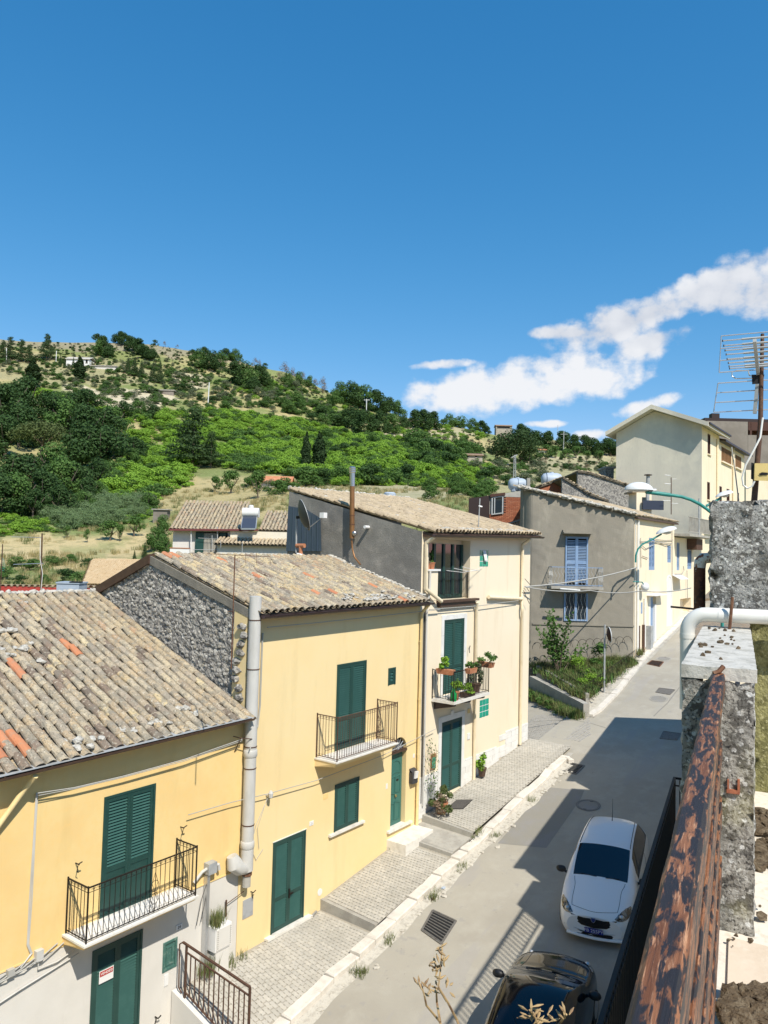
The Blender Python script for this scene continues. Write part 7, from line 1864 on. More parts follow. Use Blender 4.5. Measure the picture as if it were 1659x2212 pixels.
obj('lamp_shell',b,M['lampwhite'],SL,smooth=True);obj('lamp_glass',MB().lathe([(.0,-.015),(.085,-.01),(.11,.0)],hc,16),M['pvc_grey'],SL);obj('lamp_neck',MB().tube([hc+NR*.1-Vector((0,0,.005)),hc+NR*.18],.022,8),M['zinc'],SL)
def small_lamp(label,plane,pts,head,hsz):
 t=thing('street_lamp',label,'street lamp',tuple(plane(*pts[-1])));obj('arm',MB().tube([plane(*p) for p in pts],.045,8),M['teal'],t,smooth=True)
 c=plane(*head);b=MB();b.grid(lambda u,v:c+NR*(math.cos(u*2*math.pi)*hsz*math.cos(v*math.pi/2))+NF*(math.sin(u*2*math.pi)*hsz*.6*math.cos(v*math.pi/2))+Vector((0,0,(hsz*.45)*math.sin(v*math.pi/2)+.3*hsz*math.cos(u*2*math.pi)*math.cos(v*math.pi/2))),20,6)
 obj('lamp_shell',b,M['lampwhite'],t,smooth=True);obj('lamp_glass',MB().lathe([(0,-hsz*.3),(hsz*.4,-hsz*.2),(hsz*.5,0)],c,12),M['pvc_grey'],t)
f40=lambda x,y:onY(x,y,12.85)
small_lamp('street lamp on a curved teal bracket at the grey house corner',facing(38.6),[g7(520,745),g7(400,815),g7(250,890),g7(190,960),g7(165,1040),g7(160,1140)],g7(585,712),.52)
small_lamp('far small street lamp in front of the tall cream front',facing(26),[Tz(1190,970),Tz(1120,1010),Tz(1050,1045)],Tz(1228,938),.30)
MP=thing('mirror_post','galvanised post with a round traffic mirror seen from behind','traffic mirror',(34.81,12.53,3.76))
obj('post',MB().tube([(34.81,12.53,3.7),(34.81,12.53,6.86)],.045,8),M['zinc'],MP,smooth=True)
mc=Vector((34.86,12.32,6.42));mn=Vector((.55,-.82,.12)).normalized();mu=Vector((0,0,1));ms=mn.cross(mu).normalized();mu=ms.cross(mn)
obj('mirror_back',MB().grid(lambda u,v:mc+ms*(math.cos(u*2*math.pi)*.34*v)+mu*(math.sin(u*2*math.pi)*.34*v)-mn*(.12*(1-v*v)),28,5),M['wood_dk'],MP,smooth=True)
obj('mirror_face',MB().grid(lambda u,v:mc+mn*.02+ms*(math.cos(u*2*math.pi)*.34*v)+mu*(math.sin(u*2*math.pi)*.34*v),28,3),M['steel'],MP);obj('mirror_rim',MB().tube([mc+ms*(math.cos(k/14*math.pi)*.35)+mu*(math.sin(k/14*math.pi)*.35) for k in range(29)],.02,5),M['lampwhite'],MP);obj('mirror_clamp',MB().beam((34.81,12.53,6.42),tuple(mc),.05,.05),M['zinc'],MP)
def cable(label,pts,r_,m_='wire',sag=0.0):
 P=[]
 pts=[Vector(p) for p in pts]
 for p,q_ in zip(pts,pts[1:]):
  for k in range(8):t=k/8;v=p.lerp(q_,t);v.z-=sag*4*t*(1-t);P.append(v)
 P.append(pts[-1]);o_=obj('cable',MB().tube(P,r_,5),M[m_]);tag(o_,label,'cable');return o_
Cc=Zm(1000,1250,1041/400);Nz=Zm(0,1900,1659/640);Bz=Zm(600,1380,1659/500);Az=Zm(560,1800,1572/540)
FW_=lambda z_,p,Y=13.16:tuple(onY(*z_(*p),Y))
cable('grey cable slung under the eave of the near yellow house',[FW_(Nz,(245,215)),FW_(Nz,(480,180)),FW_(Nz,(800,105)),FW_(Nz,(1200,-5)),FW_(Nz,(1570,-135))],.012)
cable('second thin cable beside the one under the near eave',[FW_(Nz,(250,230)),FW_(Nz,(480,187)),FW_(Nz,(800,112)),FW_(Nz,(1200,5)),FW_(Nz,(1570,-125))],.008)
cable('cable stretched under the eave of the pale yellow house',[FW_(Bz,(225,625)),FW_(Bz,(600,590)),FW_(Bz,(1000,548)),FW_(Bz,(1430,500)),FW_(Bz,(1660,478))],.011)
cable('cable below the pale yellow balcony to the front door',[FW_(Az,(-260,690)),FW_(Az,(50,600)),FW_(Az,(305,540)),FW_(Az,(670,440)),FW_(Az,(1150,260)),FW_(Az,(1340,165)),FW_(Az,(1540,65))],.010)
cable('cable crossing the cream house below its loggia',[FW_(Cc,(190,712)),FW_(Cc,(360,700)),FW_(Cc,(500,690)),FW_(Cc,(770,655))],.013)
pA=onY(*Gz(200,1015),13.1)
cable('grey cable from the cream house corner up to the grey house',[tuple(pA),tuple(gp(*Gz(960,880),.3))],.03,sag=.15)
cable('long grey cable from the cream house corner across the road',[tuple(pA),tuple(facing(33)(*Gz(650,1040))),tuple(facing(32.5)(*Gz(1000,1043))),tuple(facing(32)(*Gz(1350,1022)))],.022,sag=.1)
cable('thick tube of bundled cable beneath the blue shutter balcony',[tuple(gp(*Gz(405,1022),1.2)),tuple(gp(*Gz(540,1033),1.2))],.06,'zinc')
b=MB()
for(p,q_) in(((200,960),(235,1000)),((205,1010),(228,1045)),((190,1040),(230,1130))):b.tube([onY(*Gz(*p),13.1),onY(*Gz(*q_),13.1)],.015,4)
obj('cable_anchor',b,M['iron_br'],H3,kind='stuff')
b=MB()
for pts in(((435,820),(560,835),(680,830)),((440,850),(600,905),(660,880)),((220,850),(340,850),(660,880)),((230,800),(235,1210)),((240,900),(300,950),(420,890)),((250,1050),(330,1080)),((665,570),(668,1310)),((870,1250),(880,1650)),((930,880),(1030,850)),((820,1190),(830,1250),(800,1300),(700,1300))):
 b.tube([onY(*g7(*p),SY-.06) for p in pts],.022,4)
obj('wall_wiring',b,M['concrete'],GH,kind='stuff')
obj('antenna_dish_bracket',MB().tube([onY(*g7(130,1405),SY-.1),onY(*g7(250,1412),SY-.3),onY(*g7(270,1440),SY-.4)],.03,6),M['teal'],GH);obj('wall_siren',MB().blob(onY(*g7(290,1480),SY-.3),(.32,.22,.24),2,1,.05),M['lampwhite'],GH,smooth=True)
# utility poles on the hill and lattice mast
def pole(label,top,bot,r_,m_='lampwhite',cross=None):
 p=hit2(*bot)
 dist=(p-Vector((0,0,CAMZ))).dot(NF);t=thing('utility_pole',label,'pole',tuple(p));q_=facing(dist)(*top);obj('pole',MB().tube([p-Vector((0,0,.5)),q_],r_,6),M[m_],t)
 if cross:obj('crossarm',MB().beam(facing(dist)(*cross[0]),facing(dist)(*cross[1]),.15,.15),M[m_],t)
pole('white utility pole on the green slope below the scorched ridge',(452,826),(449,878),.16)
pole('slim pole on the hill road at the left edge',(14,752),(14,782),.14)
pole('slim pole beside the white house on the hill road',(122,758),(121,782),.14)
pole('pale pole in the dark grove right of the ridge oaks',(792,862),(791,905),.16,cross=((786,864),(799,864)))
pole('utility pole with a short crossarm behind the tiled gables',(1218,932),(1217,975),.2,'zinc',((1211,938),(1226,938)))
pole('thin mast on the skyline above the wood',(1205,918),(1205,950),.13,'zinc')
LM=thing('lattice_mast','grey steel lattice mast in the valley behind the brick house','mast',tuple(facing(100)(*Zm(960,1000,1659/600)(902,530))));f100=facing(100);z2=Zm(960,1000,1659/600)
Lp=[(f100(*z2(893,530)),f100(*z2(900,380))),(f100(*z2(913,530)),f100(*z2(910,380)))]
for a,c in Lp:obj('leg',MB().tube([a-Vector((0,0,2)),c],.05,5),M['zinc'],LM)
for k in range(12):a=Lp[0][0].lerp(Lp[0][1],k/12);c=Lp[1][0].lerp(Lp[1][1],(k+1)/12);obj('brace',MB().tube([a,c] if k%2 else[Lp[0][0].lerp(Lp[0][1],(k+1)/12),Lp[1][0].lerp(Lp[1][1],k/12)],.03,4),M['zinc'],LM)
obj('top_arm',MB().beam(f100(*z2(880,398)),f100(*z2(922,378)),.1,.1),M['zinc'],LM)
# ---------------------------------------------------------------- houses on the hillside
def hill_house(label,px0,px1,ytop,ybot,roofcol,wallm,wins=(),roof_h=6,cat='house',rise=.5,flat=False,name='hill_house'):
 p=hit2((px0+px1)/2,ybot);dist=(p-Vector((0,0,CAMZ))).dot(NF);f=facing(dist);a,c=f(px0,ybot),f(px1,ybot);zt_=f(px0,ytop).z
 t=thing(name,label,cat,tuple(p));wd=(c-a).length;obj('wall',slabbox(a,c,p.z-2.5,zt_,wd*.7),wallm,t)
 k=dist/FPX
 if flat:obj('roof',slabbox(a-NR*.3-NF*.3,c+NR*.3-NF*.3,zt_,zt_+.3,wd*.7+.6),roofcol,t)
 else:
  e0,e1=a-NR*.3-NF*.4,c+NR*.3-NF*.4;e0.z=e1.z=zt_-.1;d=NF*(wd*.35+.4)+Vector((0,0,roof_h*k))
  b=MB().hexa([tuple(e0),tuple(e1),tuple(e1+d),tuple(e0+d)]+[tuple(v+Vector((0,0,.18))) for v in(e0,e1,e1+d,e0+d)]);g=NF*(wd*.35+.4)-Vector((0,0,roof_h*k));b.hexa([tuple(e0+d),tuple(e1+d),tuple(e1+d+g),tuple(e0+d+g)]+[tuple(v+Vector((0,0,.18))) for v in(e0+d,e1+d,e1+d+g,e0+d+g)]);obj('roof',b,roofcol,t)
 for(x0,x1,y0,y1) in wins:
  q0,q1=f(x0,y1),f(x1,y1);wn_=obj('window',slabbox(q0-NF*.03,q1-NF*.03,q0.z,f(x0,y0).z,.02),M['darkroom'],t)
  obj('sill',slabbox(q0-NF*.1-NR*.1,q1-NF*.1+NR*.1,q0.z-.12,q0.z,.08),M['concrete'],wn_)
 return t
M['roofbrown']=mat('dull brown tiles',(.26,.17,.115),.95,[('n',3,(.33,.24,.17),.45,.7)]);M['stonehill']=mat('pale field stone',(.40,.36,.29),.95,[('n',1.2,(.30,.27,.22),.4,.65),('n',4,(.47,.43,.36,.6),.5,.7)])
z2=Zm(960,1000,1659/600);zA=Zm(480,800,1659/480);zL=Zm(0,800,1659/480)
hill_house('square stone farmhouse with two small windows below the umbrella pine',*(z2(542,0)[0],z2(680,0)[0]),z2(0,380)[1],z2(0,440)[1],M['roofbrown'],M['stonehill'],[(z2(570,0)[0],z2(585,0)[0],z2(0,385)[1],z2(0,397)[1]),(z2(630,0)[0],z2(643,0)[0],z2(0,383)[1],z2(0,396)[1]),(z2(566,0)[0],z2(582,0)[0],z2(0,420)[1],z2(0,443)[1])],5)
hill_house('long low house with a dark verandah on the skyline',*(z2(775,0)[0],z2(885,0)[0]),z2(0,178)[1],z2(0,204)[1],M['roofbrown'],M['stonehill'],[(z2(782,0)[0],z2(870,0)[0],z2(0,182)[1],z2(0,195)[1])],4)
hill_house('small orange roofed cottage half hidden in bushes',*(zA(600,0)[0],zA(850,0)[0]),zA(0,1398)[1],zA(0,1450)[1],mat('orange hill tiles',(.48,.19,.09),.9,[('n',2,(.55,.27,.16),.45,.7)]),M['white_plaster'],[(zA(800,0)[0],zA(830,0)[0],zA(0,1402)[1],zA(0,1425)[1])],14)
hill_house('white villa behind the cypress on the hill road',*(zL(570,0)[0],zL(770,0)[0]),zL(0,335)[1],zL(0,398)[1],M['mortar'],M['white'],[(zL(740,0)[0],zL(757,0)[0],zL(0,342)[1],zL(0,372)[1])],8)
hill_house('long white shed wall running down from the hill villa',*(zL(775,0)[0],zL(1000,0)[0]),zL(0,398)[1],zL(0,425)[1],M['concrete'],M['white_plaster'],(),4,'shed',flat=True)
hill_house('low flat grey shed among the olive terraces',*(zL(1305,0)[0],zL(1500,0)[0]),zL(0,607)[1],zL(0,640)[1],M['concrete'],M['blockgrey'],(),4,'shed',flat=True)
hill_house('tiny orange roofed hut right of the umbrella pine',*(z2(1040,0)[0],z2(1125,0)[0]),z2(0,345)[1],z2(0,362)[1],M['tile_new'],M['white_plaster'],(),4,'hut')
# ================================================================== VEGETATION
def leafmat(name,cols,lo=.25,rough=.7,tr=.25):
 return mat(name,cols[0],rough,spec=.25,coord='O',island=cols,trans=tr,layers=[('n',.9,(*cols[1],.5),.45,.7)])
LM_={
'oak':leafmat('dark oak leaves',[(.035,.08,.022),(.055,.11,.028),(.028,.064,.02),(.07,.135,.036)]),
'mid':leafmat('mid green leaves',[(.075,.155,.034),(.10,.19,.042),(.058,.125,.028),(.125,.215,.055)]),
'bright':leafmat('bright scrub leaves',[(.19,.35,.035),(.24,.41,.045),(.145,.28,.03),(.29,.45,.065)]),
'olive':leafmat('silvery olive leaves',[(.13,.165,.085),(.17,.20,.115),(.10,.135,.065),(.21,.235,.15)]),
'pine':leafmat('dark pine needles',[(.028,.062,.02),(.045,.085,.026),(.065,.11,.034),(.035,.07,.024)]),
'pineolive':leafmat('olive pine needles',[(.085,.12,.035),(.11,.145,.045),(.065,.095,.03),(.13,.16,.055)]),
'cypress':leafmat('cypress sprays',[(.018,.042,.014),(.03,.06,.018),(.04,.075,.022),(.022,.048,.015)]),
'dry':leafmat('scorched twigs',[(.24,.17,.115),(.30,.21,.14),(.20,.15,.11),(.17,.17,.09)]),
'reed':leafmat('grey green reeds',[(.16,.24,.10),(.20,.29,.13),(.12,.19,.07),(.25,.33,.17)]),
'grass':leafmat('weed blades',[(.12,.17,.05),(.17,.2,.07),(.24,.22,.1),(.09,.14,.035)]),
'flower_r':mat('red petals',(.52,.03,.03),.6,coord='O',island=[(.55,.03,.03),(.45,.02,.05),(.62,.08,.06)],trans=.3),
'flower_p':mat('pink petals',(.6,.12,.12),.6,coord='O',island=[(.65,.14,.13),(.58,.06,.07),(.7,.25,.2)],trans=.3),
}
M['bark']=mat('grey brown bark',(.13,.10,.075),.95,[('n',6,(.20,.165,.13),.45,.7,(1,1,.3))],[('n',14,.6,.03)],coord='O')
def cards(P,Nn,S,asp=1.0,seed=0,mat_=None,name='crown',droop=0):
 """many small leaf clumps; P points, Nn facing, S sizes"""
 rg=np.random.default_rng(seed);n=len(P)
 r_=rg.normal(size=(n,3));t=np.cross(Nn,r_);t/=np.linalg.norm(t,axis=1)[:,None]+1e-9;b=np.cross(Nn,t)
 t*=S[:,None];b*=(S*asp)[:,None]
 k=rg.uniform(.55,1.25,(n,5,1))
 bend=Nn*(S*.35)[:,None]
 V=np.stack([P-t*k[:,0],P-b*k[:,1]*.8-bend*.5,P+t*k[:,2],P+b*k[:,3]-bend],1).reshape(-1,3)
 me=bpy.data.meshes.new(name);me.vertices.add(4*n);me.vertices.foreach_set('co',V.ravel())
 me.loops.add(4*n);me.loops.foreach_set('vertex_index',np.arange(4*n,dtype=np.int32))
 me.polygons.add(n);me.polygons.foreach_set('loop_start',np.arange(0,4*n,4,dtype=np.int32));me.polygons.foreach_set('loop_total',np.full(n,4,dtype=np.int32))
 me.update();me.validate()
 if mat_:me.materials.append(mat_)
 return me
def lobes_pts(lobes,n,seed,shell=.55,up=.35):
 rg=np.random.default_rng(seed);Ls=np.array(lobes,float);w_=(Ls[:,3]*Ls[:,4]+Ls[:,4]*Ls[:,5]+Ls[:,3]*Ls[:,5]);w_/=w_.sum()
 id_=rg.choice(len(Ls),n,p=w_);d=rg.normal(size=(n,3));d/=np.linalg.norm(d,axis=1)[:,None]
 r_=rg.uniform(shell,1.06,n)**.6;P=Ls[id_,:3]+d*Ls[id_,3:]*r_[:,None]
 Nn=d+rg.normal(size=(n,3))*.55+np.array([0,0,up]);Nn/=np.linalg.norm(Nn,axis=1)[:,None]
 return P,Nn
def mk_lobes(seed,w_,h,n,base=.2,flat=1.0):
 r_=random.Random(seed);out=[]
 for i in range(n):
  a=r_.uniform(0,6.28);q=math.sqrt(r_.random());z=r_.uniform(base,1);k=math.sin(min(1,max(.12,(1.06-z)*1.5))*math.pi/2)
  s=r_.uniform(.2,.34)
  out.append((math.cos(a)*q*w_*k*.75,math.sin(a)*q*w_*k*.75,h*(base+(z-base)*.88),s*w_*1.15,s*w_*1.15,s*h*.62*flat))
 return out
CR={}
def crown(key,mat_,lobes,n,size,seed,shell=.5,asp=1.0,up=.35,name='crown'):
 P,Nn=lobes_pts(lobes,n,seed,shell,up);P[:,2]=np.maximum(P[:,2],.02);S=np.random.default_rng(seed+1).uniform(.6,1.35,n)*size
 CR.setdefault(key,[]).append(cards(P,Nn,S,asp,seed,LM_[mat_],name))
# unit crowns: height 1, width ~1
for s in range(4):crown('oak','oak',mk_lobes(10+s,.56,1.0,22,.16),4200,.026,s)
for s in range(3):crown('mid','mid',mk_lobes(30+s,.58,1.0,20,.15),3600,.027,50+s)
for s in range(3):crown('bush','mid',mk_lobes(60+s,.75,.95,14,.06),2000,.036,80+s)
for s in range(2):crown('darkbush','oak',mk_lobes(70+s,.7,.95,14,.06),2000,.036,90+s)
for s in range(2):crown('olive','olive',mk_lobes(90+s,.68,.95,13,.12),1800,.034,120+s,asp=.6)
for s in range(2):crown('dry','dry',mk_lobes(110+s,.55,1.0,10,.1),1000,.026,150+s,.2,.5)
for s in range(2):
 r_=random.Random(s);lb=[(r_.uniform(-.26,.26)*(1.15-z),r_.uniform(-.26,.26)*(1.15-z),z,.24*(1.2-z*.75),.24*(1.2-z*.75),.045) for z in np.linspace(.14,.97,26)];crown('pine','pine',lb,4200,.024,170+s,.3,.5)
crown('fir','pine',[(0,0,z,.26*(1.05-z),.26*(1.05-z),.04) for z in np.linspace(.08,.98,18)],2400,.024,190,.3,.45)
crown('umbrella','pine',[(math.cos(a)*q,math.sin(a)*q,.22+.62*math.cos(q*2.5)*w_,.17,.17,.14) for a,q,w_ in[(k*2.4,.48*math.sqrt(k/40),1 if k%3 else.45) for k in range(40)]],6500,.024,200,.5,.7)
crown('pineolive','pineolive',[(math.cos(a)*q,math.sin(a)*q,.5+.38*math.cos(q*2.6),.17,.17,.14) for a,q in[(k*2.4,.5*math.sqrt(k/24)) for k in range(24)]],4200,.026,210,.4,.6)
for s in range(2):crown('cypress','cypress',[(0+.015*math.sin(z*25+s),.012*math.cos(z*19),z,.115*math.sin(min(1,.25+z*1.6)*math.pi/2)*(1 if z<.6 else max(.12,(1.05-z)/.45)),.115*math.sin(min(1,.25+z*1.6)*math.pi/2)*(1 if z<.6 else max(.12,(1.05-z)/.45)),.07) for z in np.linspace(.03,.96,22)],3600,.017,220+s,.6,1.5)
crown('scrub','bright',mk_lobes(300,.9,.8,16,.05),1500,.045,301,up=.6);crown('scrub','bright',mk_lobes(310,.8,.9,14,.05),1400,.045,311,up=.6);crown('scrub','mid',mk_lobes(320,.85,.8,14,.05),1400,.042,321,up=.5)
rg=np.random.default_rng(5);P=rg.uniform(-.6,.6,(1500,3));P[:,2]=rg.uniform(.05,1,1500)**.8*(1-.5*np.hypot(P[:,0],P[:,1]));Nn=rg.normal(size=(1500,3));Nn[:,2]*=.2;Nn/=np.linalg.norm(Nn,axis=1)[:,None]
def blades(n,seed,spread,h,wdt,m_,name='blades',lean=.35):
 r_=random.Random(seed);b=MB()
 for i in range(n):
  a=r_.uniform(0,6.28);q=spread*math.sqrt(r_.random());x,y=q*math.cos(a),q*math.sin(a);hh=h*r_.uniform(.5,1.1);la=r_.uniform(0,6.28);l_=lean*hh*r_.random()
  dx,dy=math.cos(la)*l_,math.sin(la)*l_;w_=wdt*r_.uniform(.6,1.3);px,py=-math.sin(la)*w_,math.cos(la)*w_
  b.quad((x-px,y-py,0),(x+px,y+py,0),(x+dx*.4+px*.8,y+dy*.4+py*.8,hh*.6),(x+dx*.4-px*.8,y+dy*.4-py*.8,hh*.6))
  b.poly([(x+dx*.4-px*.8,y+dy*.4-py*.8,hh*.6),(x+dx*.4+px*.8,y+dy*.4+py*.8,hh*.6),(x+dx,y+dy,hh)])
 return b.mesh(name,m_)
for s in range(2):crown('reed','reed',mk_lobes(330+s,.75,.95,14,.1),1500,.05,331+s,.2,.28,1.2)
def trunk_mesh(kind):
 b=MB();r_=random.Random(hash(kind)%99 if False else len(kind))
 if kind in('pine','fir','cypress'):b.tube([(0,0,-.05),(.01,0,.3),(0,.01,.9)],[.028,.02,.004],7)
 elif kind=='umbrella' or kind=='pineolive':
  b.tube([(0,0,-.05),(.012,.01,.3),(0,0,.55)],[.03,.024,.018],7)
  for k in range(6):a=k*1.05;b.tube([(0,0,.45),(math.cos(a)*.2,math.sin(a)*.2,.66),(math.cos(a)*.36,math.sin(a)*.36,.76)],[.014,.01,.004],5)
 elif kind=='fruit':
  b.tube([(0,0,-.05),(.02,.0,.16),(.05,.01,.3)],[.04,.033,.026],7)
  for k in range(5):a=k*1.3;b.tube([(.05,.01,.28),(math.cos(a)*.18,math.sin(a)*.18,.45),(math.cos(a)*.34,math.sin(a)*.34,.7)],[.024,.016,.006],5)
 else:
  b.tube([(0,0,-.05),(.01,.01,.2),(0,0,.4)],[.035,.027,.02],7)
  for k in range(5):a=k*1.3+.4;b.tube([(0,0,.25),(math.cos(a)*.18,math.sin(a)*.18,.5),(math.cos(a)*.3,math.sin(a)*.3,.75)],[.02,.012,.004],5)
 return b.mesh('trunk',M['bark'],smooth=True)
TR_={}
crown('fruit','mid',mk_lobes(400,.55,1.0,13,.36),1500,.034,401,.35);CR['oaksmall']=CR['oak']
NMS={'oak':'oak_tree','mid':'broadleaf_tree','bush':'bush','darkbush':'bush','olive':'olive_tree','dry':'scorched_bush','pine':'pine_tree','fir':'fir_tree','umbrella':'umbrella_pine','pineolive':'stone_pine','cypress':'cypress_tree','fruit':'fruit_tree'}
CATS={'bush':'bush','darkbush':'bush','dry':'bush'}
trn=random.Random(44);placed=0
def plant_at(p,kind,H,Wd,label,group=None,parts=True):
 """one tree or bush standing on the ground at p, H metres high and Wd wide"""
 global placed
 placed+=1
 me=trn.choice(CR[kind]);rz=trn.uniform(0,6.28)
 if not parts or kind in('bush','darkbush','dry'):
  o=bpy.data.objects.new(NMS[kind],me);COL.objects.link(o);o.location=p;o.rotation_euler=(0,0,rz);o.scale=(Wd,Wd,H);tag(o,label,CATS.get(kind,'tree'),group);return o
 if kind not in TR_:TR_[kind]=trunk_mesh(kind)
 t=thing(NMS[kind],label,CATS.get(kind,'tree'),tuple(p),group,(0,0,rz));t.scale=(Wd,Wd,H)
 for nm,m_ in(('trunk',TR_[kind]),('crown',me)):
  c=bpy.data.objects.new(nm,m_);COL.objects.link(c);c.parent=t
 return t
LMK=[(415,960,'the tall dark pine'),(672,980,'the cypress pair'),(1020,980,'the stone farmhouse'),(1112,970,'the umbrella pine'),(190,790,'the white hill villa'),(350,850,'the flat grey shed'),(340,1110,'the garden shed'),(450,850,'the white utility pole'),(90,960,'the olive green stone pine'),(70,805,'the stout cypress'),(1085,920,'the skyline house'),(605,1035,'the orange roofed cottage'),(790,890,'the big ridge grove'),(1115,1045,'the horizontal water tank'),(100,1255,'the red parapet'),(1330,960,'the tall house gable'),(620,800,'the scorched crest'),(310,795,'the pointed firs')]
ADJ={'oak':'dark oak','mid':'green tree','bush':'green bush','darkbush':'dark bush','olive':'silvery olive','dry':'scorched bush','fruit':'orchard tree','pine':'dark conifer','fir':'pointed fir'};SEEN={}
AUTO={'oaks of the big grove at the left of the valley','greenery in the hollow by the stone farmhouse','olives on the terraced slope','bushes beside the big grove','bushes beyond the cream house roof','oaks along the skyline left of the tall house','bushes on the sandy slope','bushes behind the water tanks','bushes on the slope below the big grove','trees of the big grove on the falling ridge','bushes in the hedge below the green slope','trees in the wood below the scorched ridge','lighter trees at the edge of the dark grove','scorched bushes along the burnt ridge','orchard trees on the dry terraces','low bushes behind the red parapet','thin conifers beside the hill villa','oaks slanting down from the ridge','firs in the clump under the ridge oaks','greenery on the low ridge beside the skyline house','young trees beyond the buff tiled roof','tiny bushes on the ridge line','dark oaks left of the clouds','conifers at the left end of the hill road','dark trees just below the ridge top'}
def auto_label(x,y,h,kind):
 for lx,ly,nm in sorted(LMK,key=lambda q:(q[0]-x)**2+(q[1]-y+h/2)**2)[:5]:
  dx,dy=x-lx,y-h/2-ly;far=math.hypot(dx,dy);ad='just ' if far<45 else '' if far<110 else 'well '
  v_='above' if dy<0 else 'below';s_='right of' if dx>0 else 'left of'
  rel=v_ if abs(dy)>2.2*abs(dx) else s_ if abs(dx)>2.2*abs(dy) else v_+' and '+s_
  sz='tiny' if h<13 else 'small' if h<22 else 'medium' if h<45 else 'tall' if h<80 else 'very tall'
  lb=f'{sz} {ADJ.get(kind, kind)} {ad}{rel} {nm}'
  if lb not in SEEN:break
 if lb in SEEN:
  nn_=sorted(LMK,key=lambda q:(q[0]-x)**2+(q[1]-y)**2)
  for i in range(5):
   for j in range(i+1,6):
    l2=f'{sz} {ADJ.get(kind, kind)} between {nn_[i][2]} and {nn_[j][2]}'
    if lb in SEEN and l2 not in SEEN:lb=l2
 SEEN[lb]=1;return lb
def tree(x,y,hpx,kind,label,wr=1.0,group=None,parts=True):
 p=hit2(x,y)
 if p is None:return
 dist=(p-Vector((0,0,CAMZ))).dot(NF);H=hpx*dist/FPX
 k=1.0
 if group in AUTO:label=auto_label(x,y,hpx,kind)
 return plant_at(p-Vector((0,0,.03*H)),kind,H*1.03,H*wr*k,label,group,parts)
# -- named individuals, survey px of the foot and height in px
tree(660,1022,90,'cypress','slender dark cypress, left of a close pair on the green slope',1.05)
tree(688,1024,92,'cypress','bushier dark cypress, right of a close pair on the green slope',1.45)
tree(70,836,62,'cypress','stout dark cypress on the dry slope below the hill road',2.2)
tree(171,824,56,'cypress','stout dark cypress in front of the white hill villa',1.9)
tree(1112,1006,84,'umbrella','large round umbrella pine above the stone farmhouse',1.3)
tree(415,1010,128,'pine','tall dark pine standing out against the bright green scrub',1.15)
tree(455,1012,80,'pine','lower dark pine leaning out right of the tall dark pine',.95)
tree(90,1002,95,'pineolive','olive green stone pine set among the dark oaks',1.25)
tree(211,729,22,'oak','single round tree alone on the ridge line',1.2)
for i,(x,y,h) in enumerate(((22,778,52),(45,782,50),(5,780,46),(62,785,42))):tree(x,y,h,'pine','dark conifer in the stand at the left end of the hill road',.8,'conifers at the left end of the hill road')
tree(100,778,58,'pine','tallest dark conifer by the hill road, topped above the ridge',.85)
for x,y,h in((290,812,44),(305,815,40),(330,825,45),(345,828,48),(276,806,36)):tree(x,y,h,'fir','small pointed fir in the clump under the ridge oaks',1.1,'firs in the clump under the ridge oaks')
for x,y,h in((130,790,26),(140,792,24),(158,795,26)):tree(x,y,h,'fir','thin conifer beside the white hill villa',.8,'thin conifers beside the hill villa',False)
for x,y,h,k in((222,765,40,'oak'),(212,770,34,'mid'),(232,772,32,'oak')):tree(x,y,h,k,'dark tree in the group just below the ridge top',1.1,'dark trees just below the ridge top',False)
for x,y,h in((262,745,30),(280,758,34),(297,768,38),(312,775,36),(325,778,30),(252,735,22)):tree(x,y,h,'oak','dark oak in the band slanting down from the ridge',1.2,'oaks slanting down from the ridge',False)
for x,y,h in((335,738,14),(355,745,12),(383,752,10)):tree(x,y,h,'dry' if x>340 else 'darkbush','tiny bush standing out on the ridge line',1.0,'tiny bushes on the ridge line',False)
for x,y,h,k in((430,795,40,'mid'),(455,800,44,'oak'),(440,775,26,'oak'),(475,795,34,'mid'),(490,778,30,'oak'),(508,782,28,'mid'),(505,830,50,'oak'),(530,835,52,'mid'),(555,832,44,'oak'),(575,835,30,'mid'),(418,770,18,'oak'),(545,845,36,'oak')):tree(x,y,h,k,'leafy tree in the wood below the scorched ridge',1.15,'trees in the wood below the scorched ridge',False)
for x,y,h,k in((550,785,20,'dry'),(560,790,18,'dry'),(572,792,14,'darkbush'),(612,820,40,'dry'),(630,828,36,'dry'),(622,838,34,'mid'),(645,838,34,'mid'),(655,832,30,'dry'),(668,838,26,'mid'),(680,842,24,'dry'),(697,848,36,'dry'),(640,845,26,'olive')):tree(x,y,h,k,'scorched brown or grey bush along the burnt ridge',1.0,'scorched bushes along the burnt ridge',False)
for x,y,h,k in((735,870,44,'mid'),(760,878,54,'oak'),(785,884,52,'mid'),(810,892,50,'oak'),(835,896,44,'oak'),(858,900,34,'mid'),(760,925,50,'oak'),(785,935,52,'oak'),(815,938,50,'oak'),(845,938,44,'mid'),(725,880,34,'mid'),(870,930,34,'oak')):tree(x,y,h,k,'dense dark tree in the big grove on the falling ridge',1.15,'trees of the big grove on the falling ridge',False)
for x,y,h,k in((895,925,40,'oak'),(915,930,46,'oak'),(935,928,40,'oak')):tree(x,y,h,k,'round dark oak in the cluster left of the clouds',1.1,'dark oaks left of the clouds',False)
for x,y,h,k in((970,925,30,'mid'),(995,922,28,'bush'),(1020,926,26,'mid'),(1040,930,26,'oak'),(975,905,14,'mid'),(1000,908,16,'mid'),(1030,912,14,'mid'),(1052,915,16,'oak')):tree(x,y,h,k,'green bush or tree on the low ridge beside the skyline house',1.25,'greenery on the low ridge beside the skyline house',False)
